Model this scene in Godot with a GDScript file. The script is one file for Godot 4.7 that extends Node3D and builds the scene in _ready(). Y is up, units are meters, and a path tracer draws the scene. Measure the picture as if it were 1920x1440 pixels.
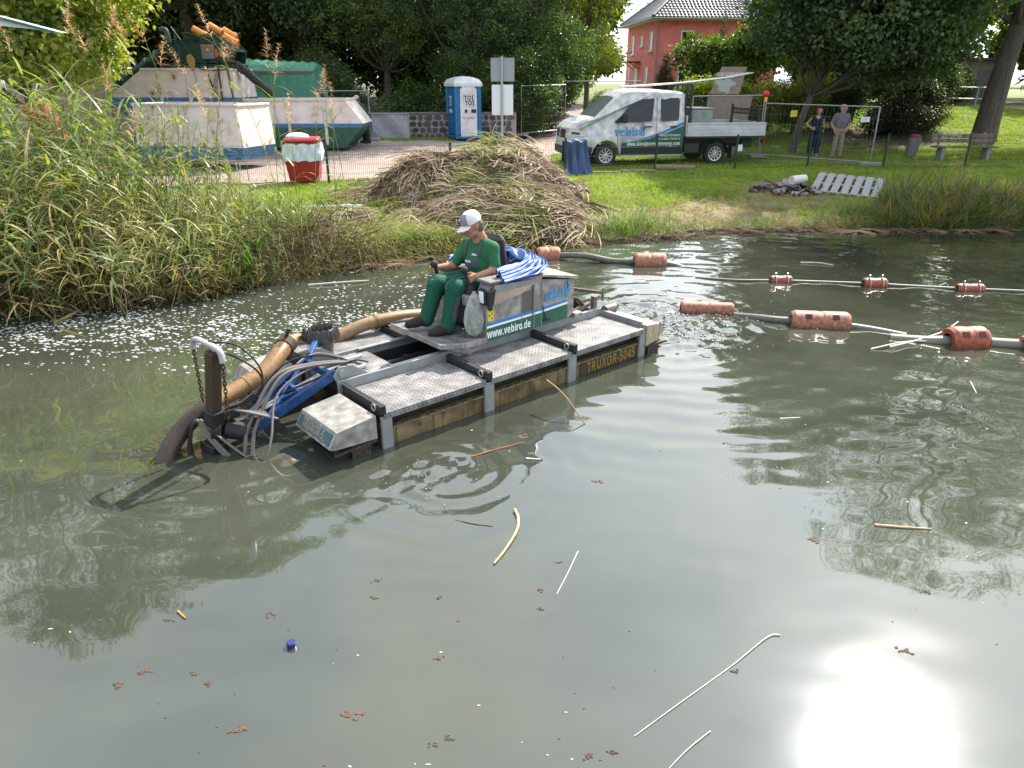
extends Node3D

# ---------- shared state ----------
var rng := RandomNumberGenerator.new()
var used := {}
var mats := {}
var texs := {}
var nz := FastNoiseLite.new()
var nz2 := FastNoiseLite.new()

const UP := Vector3.UP
const SUN := Vector3(0.415, 0.70, -0.587)

# mesh builder: plain triangle soup with explicit normals
class MB:
	var v := PackedVector3Array()
	var n := PackedVector3Array()
	var t := PackedVector2Array()
	var c := PackedColorArray()
	var col := Color.WHITE
	var X := Transform3D.IDENTITY

	func tri3(a: Vector3, b: Vector3, d: Vector3, na: Vector3, nb: Vector3, nd: Vector3, ta := Vector2.ZERO, tb := Vector2.ZERO, td := Vector2.ZERO) -> void:
		a = X * a; b = X * b; d = X * d
		na = (X.basis * na).normalized(); nb = (X.basis * nb).normalized(); nd = (X.basis * nd).normalized()
		if (d - a).cross(b - a).dot(na + nb + nd) < 0.0:
			var s := b; b = d; d = s
			s = nb; nb = nd; nd = s
			var q := tb; tb = td; td = q
		v.append(a); v.append(b); v.append(d)
		n.append(na); n.append(nb); n.append(nd)
		t.append(ta); t.append(tb); t.append(td)
		c.append(col); c.append(col); c.append(col)

	func tri(a: Vector3, b: Vector3, d: Vector3, hint := Vector3.ZERO) -> void:
		var m := (d - a).cross(b - a)
		if m.length_squared() < 1e-16:
			return
		m = m.normalized()
		if hint != Vector3.ZERO and m.dot(hint) < 0.0:
			m = -m
		tri3(a, b, d, m, m, m)

	func quad(a: Vector3, b: Vector3, d: Vector3, e: Vector3, hint := Vector3.ZERO) -> void:
		var m := (d - a).cross(b - a)
		if m.length_squared() < 1e-16:
			m = (e - a).cross(d - a)
		if m.length_squared() < 1e-16:
			return
		m = m.normalized()
		if hint != Vector3.ZERO and m.dot(hint) < 0.0:
			m = -m
		tri3(a, b, d, m, m, m, Vector2(0, 0), Vector2(1, 0), Vector2(1, 1))
		tri3(a, d, e, m, m, m, Vector2(0, 0), Vector2(1, 1), Vector2(0, 1))

	func box(ctr: Vector3, size: Vector3, bev := 0.0, bas := Basis.IDENTITY) -> void:
		var keep := X
		X = X * Transform3D(bas, ctr)
		var h := size * 0.5
		var b := minf(bev, minf(h.x, minf(h.y, h.z)) * 0.9)
		var i := h - Vector3(b, b, b)
		for s in [-1.0, 1.0]:
			quad(Vector3(s * h.x, -i.y, -i.z), Vector3(s * h.x, i.y, -i.z), Vector3(s * h.x, i.y, i.z), Vector3(s * h.x, -i.y, i.z), Vector3(s, 0, 0))
			quad(Vector3(-i.x, s * h.y, -i.z), Vector3(i.x, s * h.y, -i.z), Vector3(i.x, s * h.y, i.z), Vector3(-i.x, s * h.y, i.z), Vector3(0, s, 0))
			quad(Vector3(-i.x, -i.y, s * h.z), Vector3(i.x, -i.y, s * h.z), Vector3(i.x, i.y, s * h.z), Vector3(-i.x, i.y, s * h.z), Vector3(0, 0, s))
		if b > 0.0:
			for p in [-1.0, 1.0]:
				for q in [-1.0, 1.0]:
					quad(Vector3(p * h.x, q * i.y, -i.z), Vector3(p * h.x, q * i.y, i.z), Vector3(p * i.x, q * h.y, i.z), Vector3(p * i.x, q * h.y, -i.z), Vector3(p, q, 0))
					quad(Vector3(p * h.x, -i.y, q * i.z), Vector3(p * h.x, i.y, q * i.z), Vector3(p * i.x, i.y, q * h.z), Vector3(p * i.x, -i.y, q * h.z), Vector3(p, 0, q))
					quad(Vector3(-i.x, p * h.y, q * i.z), Vector3(i.x, p * h.y, q * i.z), Vector3(i.x, p * i.y, q * h.z), Vector3(-i.x, p * i.y, q * h.z), Vector3(0, p, q))
					for r in [-1.0, 1.0]:
						tri(Vector3(p * h.x, q * i.y, r * i.z), Vector3(p * i.x, q * h.y, r * i.z), Vector3(p * i.x, q * i.y, r * h.z), Vector3(p, q, r))
		X = keep

	# box from corner to corner
	func bx(a: Vector3, b: Vector3, bev := 0.0) -> void:
		box((a + b) * 0.5, (b - a).abs(), bev)

	# bar of rectangular section from a to b
	func bar(a: Vector3, b: Vector3, w: float, h: float, bev := 0.0, up := Vector3.UP) -> void:
		var d := b - a
		var z := d.normalized()
		if absf(z.dot(up)) > 0.98:
			up = Vector3(1, 0, 0.2)
		var x := up.cross(z).normalized()
		box((a + b) * 0.5, Vector3(w, h, d.length()), bev, Basis(x, z.cross(x), z))

	func frame_of(z: Vector3) -> Basis:
		var u := Vector3.UP if absf(z.y) < 0.95 else Vector3.RIGHT
		var x := u.cross(z).normalized()
		return Basis(x, z.cross(x), z)

	func cyl(a: Vector3, b: Vector3, ra: float, rb := -1.0, seg := 12, caps := true) -> void:
		if rb < 0.0:
			rb = ra
		var z := (b - a).normalized()
		var f := frame_of(z)
		var sl := (ra - rb) / maxf((b - a).length(), 1e-6)
		for k in seg:
			var p := TAU * k / seg
			var q := TAU * (k + 1) / seg
			var dp := f.x * cos(p) + f.y * sin(p)
			var dq := f.x * cos(q) + f.y * sin(q)
			var np := (dp + z * sl).normalized()
			var nq := (dq + z * sl).normalized()
			tri3(a + dp * ra, b + dp * rb, b + dq * rb, np, np, nq)
			tri3(a + dp * ra, b + dq * rb, a + dq * ra, np, nq, nq)
			if caps:
				tri(a, a + dp * ra, a + dq * ra, -z)
				tri(b, b + dp * rb, b + dq * rb, z)

	# swept round tube; rad: float or array
	func tube(pts: Array, rad, seg := 8, caps := true, squash := 1.0) -> void:
		var m := pts.size()
		var f := Basis.IDENTITY
		var rings := []
		for i in m:
			var d: Vector3 = (pts[mini(i + 1, m - 1)] - pts[maxi(i - 1, 0)])
			var z := d.normalized()
			if i == 0:
				f = frame_of(z)
			else:
				var x := (f.x - z * f.x.dot(z)).normalized()
				f = Basis(x, z.cross(x), z)
			var r: float = rad[i] if rad is Array or rad is PackedFloat32Array else rad
			var ring := []
			for k in seg:
				var p := TAU * k / seg
				var dd := f.x * cos(p) + f.y * sin(p) * squash
				ring.append([pts[i] + dd * r, (f.x * cos(p) * squash + f.y * sin(p)).normalized()])
			rings.append(ring)
		for i in m - 1:
			for k in seg:
				var k2 := (k + 1) % seg
				var a: Array = rings[i][k]; var b: Array = rings[i][k2]; var g: Array = rings[i + 1][k2]; var e: Array = rings[i + 1][k]
				tri3(a[0], b[0], g[0], a[1], b[1], g[1])
				tri3(a[0], g[0], e[0], a[1], g[1], e[1])
		if caps:
			for e in [0, m - 1]:
				var hint: Vector3 = (pts[0] - pts[1]) if e == 0 else (pts[m - 1] - pts[m - 2])
				for k in seg:
					tri(pts[e], rings[e][k][0], rings[e][(k + 1) % seg][0], hint)

	# profile of (radius, height) about the y axis
	func lathe(prof: Array, seg := 16, xf := Transform3D.IDENTITY, flat := false) -> void:
		var keep := X
		X = X * xf
		for i in prof.size() - 1:
			var p: Vector2 = prof[i]; var q: Vector2 = prof[i + 1]
			var nn := Vector2(q.y - p.y, p.x - q.x).normalized()
			for k in seg:
				var a := TAU * k / seg; var b := TAU * (k + 1) / seg
				var ca := Vector3(cos(a), 0, sin(a)); var cb := Vector3(cos(b), 0, sin(b))
				var na := (ca * nn.x + Vector3.UP * nn.y); var nb := (cb * nn.x + Vector3.UP * nn.y)
				if flat:
					na = (na + nb).normalized(); nb = na
				var A := ca * p.x + Vector3.UP * p.y; var B := cb * p.x + Vector3.UP * p.y
				var C := cb * q.x + Vector3.UP * q.y; var D := ca * q.x + Vector3.UP * q.y
				if p.x > 1e-6:
					tri3(A, B, C, na, nb, nb)
				if q.x > 1e-6:
					tri3(A, C, D, na, nb, na)
		X = keep

	# polygon in the x-y plane pushed from z0 to z1
	func prism(poly: Array, z0: float, z1: float, xf := Transform3D.IDENTITY) -> void:
		var keep := X
		X = X * xf
		var pp := PackedVector2Array(poly)
		if Geometry2D.is_polygon_clockwise(pp):
			pp.reverse()
		var ix := Geometry2D.triangulate_polygon(pp)
		for k in range(0, ix.size(), 3):
			var a := pp[ix[k]]; var b := pp[ix[k + 1]]; var d := pp[ix[k + 2]]
			tri(Vector3(a.x, a.y, z1), Vector3(b.x, b.y, z1), Vector3(d.x, d.y, z1), Vector3(0, 0, z1 - z0))
			tri(Vector3(a.x, a.y, z0), Vector3(b.x, b.y, z0), Vector3(d.x, d.y, z0), Vector3(0, 0, z0 - z1))
		for k in pp.size():
			var a := pp[k]; var b := pp[(k + 1) % pp.size()]
			quad(Vector3(a.x, a.y, z0), Vector3(b.x, b.y, z0), Vector3(b.x, b.y, z1), Vector3(a.x, a.y, z1), Vector3(b.y - a.y, a.x - b.x, 0))
		X = keep

	func ball(ctr: Vector3, rad: Vector3, seg := 12, rings := 8) -> void:
		for i in rings:
			for k in seg:
				var q := []
				for w in [[i, k], [i, k + 1], [i + 1, k + 1], [i + 1, k]]:
					var th: float = PI * w[0] / rings
					var ph: float = TAU * w[1] / seg
					q.append(Vector3(sin(th) * cos(ph), cos(th), sin(th) * sin(ph)))
				var nn := []
				for e in q:
					nn.append((e / rad).normalized())
				if i > 0:
					tri3(ctr + q[0] * rad, ctr + q[1] * rad, ctr + q[2] * rad, nn[0], nn[1], nn[2])
				if i < rings - 1:
					tri3(ctr + q[0] * rad, ctr + q[2] * rad, ctr + q[3] * rad, nn[0], nn[2], nn[3])

	# rows of points (all rows the same length) as a smooth sheet; hint picks the outer side
	func sheet(rows: Array, hint: Vector3, smooth := true) -> void:
		var r := rows.size(); var m: int = rows[0].size()
		var nn := []
		for i in r:
			var line := []
			for j in m:
				var a: Vector3 = rows[mini(i + 1, r - 1)][j] - rows[maxi(i - 1, 0)][j]
				var b: Vector3 = rows[i][mini(j + 1, m - 1)] - rows[i][maxi(j - 1, 0)]
				var g := a.cross(b).normalized()
				line.append(g)
			nn.append(line)
		var mid: Vector3 = nn[r / 2][m / 2]
		var sgn := 1.0 if mid.dot(hint) >= 0.0 else -1.0
		for i in r - 1:
			for j in m - 1:
				var a: Vector3 = rows[i][j]; var b: Vector3 = rows[i][j + 1]; var d: Vector3 = rows[i + 1][j + 1]; var e: Vector3 = rows[i + 1][j]
				var ua := Vector2(float(j) / (m - 1), float(i) / (r - 1)); var ud := Vector2(float(j + 1) / (m - 1), float(i + 1) / (r - 1))
				if smooth:
					tri3(a, b, d, nn[i][j] * sgn, nn[i][j + 1] * sgn, nn[i + 1][j + 1] * sgn, ua, Vector2(ud.x, ua.y), ud)
					tri3(a, d, e, nn[i][j] * sgn, nn[i + 1][j + 1] * sgn, nn[i + 1][j] * sgn, ua, ud, Vector2(ua.x, ud.y))
				else:
					tri(a, b, d, nn[i][j] * sgn)
					tri(a, d, e, nn[i][j] * sgn)

	func mesh() -> ArrayMesh:
		var am := ArrayMesh.new()
		if v.is_empty():
			return am
		var arr := []
		arr.resize(Mesh.ARRAY_MAX)
		arr[Mesh.ARRAY_VERTEX] = v
		arr[Mesh.ARRAY_NORMAL] = n
		arr[Mesh.ARRAY_TEX_UV] = t
		arr[Mesh.ARRAY_COLOR] = c
		am.add_surface_from_arrays(Mesh.PRIMITIVE_TRIANGLES, arr)
		return am

func V(x: float, y: float, z: float) -> Vector3:
	return Vector3(x, y, z)

func lin(r: float, g: float, b: float) -> Color:   # a linear base colour as the sRGB that albedo_color wants
	return Color(r, g, b).linear_to_srgb()

func numbered(called: String) -> String:
	var k: int = used.get(called, -1) + 1
	used[called] = k
	return called if k == 0 else "%s_%03d" % [called, k]

func tag(o: Node, label: String, category: String, group := "") -> Node:
	o.set_meta("label", label)
	o.set_meta("category", category)
	if group:
		o.set_meta("group", group)
	return o

func thing(called: String, label: String, category: String, at := Vector3.ZERO, turn := 0.0, group := "") -> Node3D:
	var o := Node3D.new()
	o.name = numbered(called)
	add_child(o)
	o.position = at
	o.rotation.y = turn
	tag(o, label, category, group)
	return o

func obj(called: String, b, m: Material, parent: Node = null, label := "") -> MeshInstance3D:
	var o := MeshInstance3D.new()
	o.mesh = b.mesh() if b is MB else b
	o.material_override = m
	if parent == null:
		o.name = numbered(called)
		add_child(o)
	else:
		o.name = called
		var i := 0
		while parent.has_node(NodePath(String(o.name))):
			i += 1
			o.name = "%s_%03d" % [called, i]
		parent.add_child(o, true)
	if label:
		o.set_meta("label", label)
	return o

func struct(called: String, b, m: Material) -> MeshInstance3D:
	var o := obj(called, b, m)
	o.set_meta("kind", "structure")
	return o

func dup(src: Node3D, called: String, label: String, at: Vector3, turn := 0.0) -> Node3D:
	var r: Node3D = src.duplicate()
	r.name = numbered(called)
	add_child(r)
	r.position = at
	r.rotation.y = turn
	r.set_meta("label", label)
	return r

func multi(called: String, mesh: Mesh, m: Material, xfs: Array, cols: Array, parent: Node = null, stuff := true) -> MultiMeshInstance3D:
	var mm := MultiMesh.new()
	mm.transform_format = MultiMesh.TRANSFORM_3D
	mm.use_colors = true
	mm.mesh = mesh
	mm.instance_count = xfs.size()
	for i in xfs.size():
		mm.set_instance_transform(i, xfs[i])
		mm.set_instance_color(i, cols[i])
	var o := MultiMeshInstance3D.new()
	o.multimesh = mm
	o.material_override = m
	if parent:
		o.name = called
		parent.add_child(o, true)
	else:
		o.name = numbered(called)
		add_child(o)
	if stuff:
		o.set_meta("kind", "stuff")
	return o

# ---------- textures and materials ----------
func noise_tex(key: String, freq: float, lo: float, hi: float, type := FastNoiseLite.TYPE_SIMPLEX_SMOOTH, oct := 4, side := 512, contrast := 0.5) -> Texture2D:
	if texs.has(key):
		return texs[key]
	var f := FastNoiseLite.new()
	f.seed = hash(key) % 1000
	f.noise_type = type
	f.frequency = freq
	f.fractal_octaves = oct
	var t := NoiseTexture2D.new()
	t.width = side
	t.height = side
	t.seamless = true
	t.noise = f
	var g := Gradient.new()
	g.offsets = PackedFloat32Array([0.5 - contrast * 0.5, 0.5 + contrast * 0.5])
	g.colors = PackedColorArray([Color(lo, lo, lo), Color(hi, hi, hi)])
	t.color_ramp = g
	texs[key] = t
	return t

# a plain material: col is linear
func mat(key: String, r: float, g: float, b: float, rough := 0.7, metal := 0.0, tex := "", ts := 1.0, bump := 0.0) -> StandardMaterial3D:
	if mats.has(key):
		return mats[key]
	var m := StandardMaterial3D.new()
	m.resource_name = key
	m.albedo_color = lin(r, g, b)
	m.roughness = rough
	m.metallic = metal
	m.cull_mode = BaseMaterial3D.CULL_DISABLED
	if tex:
		m.albedo_texture = texs[tex]
		m.uv1_triplanar = true
		m.uv1_scale = Vector3(ts, ts, ts)
		if bump > 0.0:
			m.heightmap_enabled = true
			m.heightmap_texture = texs[tex]
			m.heightmap_scale = bump
	mats[key] = m
	return m

# large dull patches laid over a material that already has a fine pattern
func grime(m: StandardMaterial3D, scale: float) -> void:
	m.detail_enabled = true
	m.detail_blend_mode = BaseMaterial3D.BLEND_MODE_MUL
	m.detail_uv_layer = BaseMaterial3D.DETAIL_UV_2
	m.detail_albedo = texs["grime"]
	m.uv2_triplanar = true
	m.uv2_scale = Vector3.ONE * scale

func leafmat(key: String, rough := 0.55, back := Color(0.9, 1.0, 0.45)) -> StandardMaterial3D:
	var m := mat(key, 1, 1, 1, rough)
	m.vertex_color_use_as_albedo = true
	m.backlight_enabled = true
	m.backlight = back
	m.metallic_specular = 0.35
	return m

func make_textures() -> void:
	noise_tex("grain", 0.06, 0.8, 1.0, FastNoiseLite.TYPE_SIMPLEX_SMOOTH, 5, 512, 0.8)
	noise_tex("blotch", 0.012, 0.72, 1.0, FastNoiseLite.TYPE_SIMPLEX_SMOOTH, 5, 512, 0.8)
	noise_tex("dirt", 0.02, 0.45, 1.0, FastNoiseLite.TYPE_SIMPLEX_SMOOTH, 6, 512, 0.9)
	noise_tex("speck", 0.25, 0.70, 1.0, FastNoiseLite.TYPE_VALUE, 3, 512, 0.6)
	noise_tex("soft", 0.008, 0.9, 1.0, FastNoiseLite.TYPE_SIMPLEX_SMOOTH, 4, 512, 0.6)
	noise_tex("grime", 0.012, 0.7, 1.0, FastNoiseLite.TYPE_SIMPLEX_SMOOTH, 6, 512, 0.75)
	# rust: pale paint with brown-orange worn patches
	var f := FastNoiseLite.new()
	f.seed = 77
	f.frequency = 0.014
	f.fractal_octaves = 6
	var t := NoiseTexture2D.new()
	t.width = 512; t.height = 512; t.seamless = true; t.noise = f
	var g := Gradient.new()
	g.offsets = PackedFloat32Array([0.0, 0.12, 0.19, 0.42, 1.0])
	g.colors = PackedColorArray([Color(0.42, 0.26, 0.16), Color(0.55, 0.38, 0.26), Color(0.86, 0.8, 0.74), Color(0.95, 0.93, 0.92), Color(1, 1, 1)])
	t.color_ramp = g
	texs["rust"] = t
	# streaks: noise stretched downwards
	var im := Image.create(256, 256, false, Image.FORMAT_RGB8)
	var s := FastNoiseLite.new()
	s.seed = 5
	s.frequency = 0.03
	s.fractal_octaves = 4
	for y in 256:
		for x in 256:
			var a := s.get_noise_3d(cos(TAU * x / 256.0) * 100.0, sin(TAU * x / 256.0) * 100.0, absf(y - 128) * 0.35)
			var q := clampf(0.84 + a * 0.3, 0.5, 1.0)
			im.set_pixel(x, y, Color(q, q * (0.93 + 0.07 * q), q * (0.86 + 0.14 * q)))
	texs["streak"] = ImageTexture.create_from_image(im)
	# stained sheet metal: brown runs and dull patches
	var si := Image.create(256, 256, false, Image.FORMAT_RGB8)
	s.frequency = 0.012
	for y in 256:
		for x in 256:
			var ca := cos(TAU * x / 256.0) * 41.0; var sa := sin(TAU * x / 256.0) * 41.0
			var a := s.get_noise_3d(ca * 1.6, sa * 1.6, absf(y - 128) * 0.9)
			var r2 := s.get_noise_3d(ca * 5.0 + 90.0, sa * 5.0, absf(y - 128) * 0.5)
			var d := smoothstep(0.05, 0.5, a) * 0.55 + smoothstep(0.1, 0.45, r2) * 0.45
			var c := Color(1, 1, 1).lerp(Color(0.42, 0.33, 0.22), clampf(d, 0, 1))
			si.set_pixel(x, y, c)
	texs["stain"] = ImageTexture.create_from_image(si)
	# tread plate: short raised bars in alternating directions, 8 cells across
	var hp := Image.create(256, 256, false, Image.FORMAT_RGB8)
	hp.fill(Color(0.25, 0.25, 0.25))
	for cy in 8:
		for cx in 8:
			var d := Vector2(1, 1).normalized() if (cx + cy) % 2 == 0 else Vector2(1, -1).normalized()
			for yy in 32:
				for xx in 32:
					var p := Vector2(xx - 15.5, yy - 15.5)
					var al := absf(p.dot(d)) / 14.0
					var ac := absf(p.cross(d)) / 5.5
					var hgt := clampf(1.4 - sqrt(al * al * al * al + ac * ac) * 1.4, 0.0, 1.0)
					if hgt > 0.0:
						var w := 0.25 + 0.75 * hgt
						hp.set_pixel(cx * 32 + xx, cy * 32 + yy, Color(w, w, w))
	texs["tread"] = ImageTexture.create_from_image(hp)
	# the same with worn brightness for the base colour
	var hc := Image.create(256, 256, false, Image.FORMAT_RGB8)
	for yy in 256:
		for xx in 256:
			var w := hp.get_pixel(xx, yy).r
			var q := 1.0 - 0.24 * smoothstep(0.3, 0.8, w) - 0.12 * (0.5 + 0.5 * nz.get_noise_2d(xx * 3.0, yy * 3.0))
			hc.set_pixel(xx, yy, Color(q, q, q))
	texs["treadcol"] = ImageTexture.create_from_image(hc)
	# ribbed hose
	var rb := Image.create(16, 64, false, Image.FORMAT_RGB8)
	for yy in 64:
		var w := 0.5 + 0.5 * cos(TAU * yy / 64.0)
		for xx in 16:
			rb.set_pixel(xx, yy, Color(w, w, w))
	texs["rib"] = ImageTexture.create_from_image(rb)

# lettering that stands proud of a surface; xf: centre of the text, +x along the text, +z out
func letters(s: String, size: float, m: Material, xf: Transform3D, parent: Node, font := "Droid Sans", bold := false, stretch := 1.0, called := "lettering") -> MeshInstance3D:
	var f := SystemFont.new()
	f.font_names = PackedStringArray([font])
	if bold:
		f.font_weight = 700
	var tm := TextMesh.new()
	tm.font = f
	tm.text = s
	tm.font_size = 48
	tm.pixel_size = size / 48.0
	tm.depth = 0.004
	tm.curve_step = 2.0
	var o := obj(called, tm, m, parent)
	o.transform = xf
	o.scale_object_local(Vector3(stretch, 1, 1))
	return o

# curve through points
func curve(pts: Array, sub := 6) -> Array:
	var out := []
	for i in pts.size() - 1:
		var a: Vector3 = pts[maxi(i - 1, 0)]; var b: Vector3 = pts[i]; var c: Vector3 = pts[i + 1]; var d: Vector3 = pts[mini(i + 2, pts.size() - 1)]
		for k in sub:
			out.append(b.cubic_interpolate(c, a, d, float(k) / sub))
	out.append(pts[-1])
	return out

func rnd(a: float, b: float) -> float:
	return rng.randf_range(a, b)

# ribbed hose along a curve
func hose(called: String, pts: Array, r: float, m: Material, parent: Node, rib := 0.03, depth := 0.1, seg := 10) -> MeshInstance3D:
	var c := curve(pts, 24)
	var L := 0.0
	for i in c.size() - 1:
		L += (c[i + 1] - c[i]).length()
	var steps := int(L / (rib * 0.5))
	var cv := Curve3D.new()
	for p in c:
		cv.add_point(p)
	var pp := []
	var rr := []
	for i in steps + 1:
		pp.append(cv.sample_baked(cv.get_baked_length() * i / steps))
		rr.append(r * (1.0 if i % 2 == 0 else 1.0 - depth))
	var b := MB.new()
	b.tube(pp, rr, seg)
	return obj(called, b, m, parent)

# ---------- the shore and the ground ----------
const SHORE := [Vector2(-60, -3), Vector2(-30, -6), Vector2(-16, -8.2), Vector2(-7.1, -9.5), Vector2(-5.8, -9.9), Vector2(-4.35, -10.7), Vector2(-3.85, -11.4), Vector2(-3.1, -12.0), Vector2(-2.1, -12.6), Vector2(-1.0, -13.0), Vector2(0.4, -13.4), Vector2(1.05, -13.9), Vector2(2.06, -14.4), Vector2(3.2, -14.8), Vector2(4.1, -15.3), Vector2(5.1, -15.5), Vector2(6.3, -15.6), Vector2(8.0, -15.6), Vector2(11, -15.5), Vector2(18, -15.0), Vector2(30, -13.5), Vector2(60, -10)]

func shore(x: float) -> float:
	for i in SHORE.size() - 1:
		if x < SHORE[i + 1].x:
			var a: Vector2 = SHORE[i]; var b: Vector2 = SHORE[i + 1]
			return lerpf(a.y, b.y, clampf((x - a.x) / (b.x - a.x), 0, 1))
	return -10.0

func inland(x: float, z: float) -> float:
	return shore(x) + 0.22 * nz.get_noise_2d(x * 9.0, 3.0) + 0.1 * nz.get_noise_2d(x * 30.0, 7.0) - z

func ground_y(x: float, z: float) -> float:
	var s := inland(x, z)
	if s < -0.9:
		return -0.8
	var bank := lerpf(0.34, 0.22, smoothstep(0.0, 3.0, x))
	var y := lerpf(-0.8, -0.03, smoothstep(-0.9, 0.0, s))
	y = lerpf(y, bank, smoothstep(0.0, lerpf(0.5, 1.6, smoothstep(-0.5, 3.0, x)), s)) if s > 0.0 else y
	y += smoothstep(0.8, 6.0, s) * (0.5 - bank)
	var back := smoothstep(-22.0, -29.0, z)
	y += back * 0.33 * smoothstep(2.0, -5.0, x)
	# the lawn climbs to the path behind the bench
	y += smoothstep(6.0, 14.0, x) * (smoothstep(-26.0, -42.0, z) * 1.25)
	y += smoothstep(-38.0, -62.0, z) * 1.0 * smoothstep(16.0, 2.0, x)
	if s > 0.3:
		y += 0.04 * nz.get_noise_2d(x * 6.0, z * 6.0) * smoothstep(0.3, 1.0, s)
	return y

func inside(poly: Array, x: float, z: float) -> bool:
	return Geometry2D.is_point_in_polygon(Vector2(x, z), PackedVector2Array(poly))

const YARD := [Vector2(-30, -16.5), Vector2(-9, -18.6), Vector2(-4.9, -19.7), Vector2(-3.2, -20.3), Vector2(-1.6, -21.5), Vector2(0.9, -25.6), Vector2(2.3, -28.2), Vector2(4.0, -36), Vector2(5.5, -46), Vector2(6.9, -60), Vector2(4.4, -60), Vector2(2.4, -46), Vector2(1.2, -37), Vector2(-0.2, -32.5), Vector2(-2.4, -30.3), Vector2(-5.0, -28.9), Vector2(-7, -30), Vector2(-30, -32)]

func lines(a: float, b: float, steps: Array) -> Array:   # steps: [limit, step] pairs
	var out := [a]
	for s in steps:
		while (out[-1] < s[0] if b > a else out[-1] > s[0]):
			out.append(out[-1] + (s[1] if b > a else -s[1]))
	return out

func ground_col(x: float, z: float, s: float) -> Color:
	var n1 := nz.get_noise_2d(x * 5.0, z * 5.0)
	var n2 := nz2.get_noise_2d(x * 22.0, z * 22.0)
	var grass := Color(0.115, 0.165, 0.03).lerp(Color(0.205, 0.225, 0.055), clampf(0.5 + n1 * 0.9 + n2 * 0.4, 0, 1))
	var dry := Color(0.27, 0.215, 0.12).lerp(Color(0.2, 0.15, 0.085), clampf(0.5 + n2 * 1.3, 0, 1))
	var soil := Color(0.075, 0.055, 0.035).lerp(Color(0.13, 0.1, 0.06), clampf(0.5 + n2, 0, 1))
	var d := 0.0
	d = maxf(d, 1.0 - smoothstep(1.0, 2.8, s + n1 * 1.5)) * smoothstep(-0.6, 1.2, x) * (1.0 - smoothstep(5.0, 8.0, x))
	d = maxf(d, 1.0 - smoothstep(1.5, 2.5, Vector2(x + 0.6, (z + 16.5) * 0.8).length() + n1))
	d = maxf(d, 0.8 * (1.0 - smoothstep(0.7, 1.7, Vector2(x - 7.0, (z + 18.6) * 0.9).length() + n1 * 0.6)))
	var c := grass.lerp(dry, d)
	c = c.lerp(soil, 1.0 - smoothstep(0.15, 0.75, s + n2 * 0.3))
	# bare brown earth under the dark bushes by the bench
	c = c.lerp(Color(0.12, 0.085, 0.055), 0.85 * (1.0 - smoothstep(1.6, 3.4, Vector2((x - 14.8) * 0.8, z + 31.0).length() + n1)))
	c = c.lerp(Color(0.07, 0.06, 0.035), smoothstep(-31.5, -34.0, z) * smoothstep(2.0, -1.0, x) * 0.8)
	return c

func grid_mesh(xs: Array, zs: Array, f: Callable, g: Callable) -> MB:
	var b := MB.new()
	var P := []
	var C := []
	for z in zs:
		var row := PackedVector3Array()
		var cr := PackedColorArray()
		for x in xs:
			row.append(f.call(x, z))
			cr.append(g.call(x, z))
		P.append(row)
		C.append(cr)
	var N := []
	var rows := zs.size(); var m := xs.size()
	for i in rows:
		var nr := PackedVector3Array()
		for j in m:
			var a: Vector3 = P[mini(i + 1, rows - 1)][j] - P[maxi(i - 1, 0)][j]
			var c: Vector3 = P[i][mini(j + 1, m - 1)] - P[i][maxi(j - 1, 0)]
			var q := a.cross(c).normalized()
			nr.append(q if q.y > 0.0 else -q)
		N.append(nr)
	for i in rows - 1:
		for j in m - 1:
			for k in [[i, j, i, j + 1, i + 1, j + 1], [i, j, i + 1, j + 1, i + 1, j]]:
				var a: Vector3 = P[k[0]][k[1]]; var c: Vector3 = P[k[2]][k[3]]; var d: Vector3 = P[k[4]][k[5]]
				var na: Vector3 = N[k[0]][k[1]]; var nc: Vector3 = N[k[2]][k[3]]; var nd: Vector3 = N[k[4]][k[5]]
				var ca: Color = C[k[0]][k[1]]; var cc: Color = C[k[2]][k[3]]; var cd: Color = C[k[4]][k[5]]
				if (d - a).cross(c - a).y < 0.0:
					b.v.append(a); b.v.append(d); b.v.append(c)
					b.n.append(na); b.n.append(nd); b.n.append(nc)
					b.c.append(ca); b.c.append(cd); b.c.append(cc)
				else:
					b.v.append(a); b.v.append(c); b.v.append(d)
					b.n.append(na); b.n.append(nc); b.n.append(nd)
					b.c.append(ca); b.c.append(cc); b.c.append(cd)
				b.t.append(Vector2.ZERO); b.t.append(Vector2.ZERO); b.t.append(Vector2.ZERO)
	return b

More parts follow.
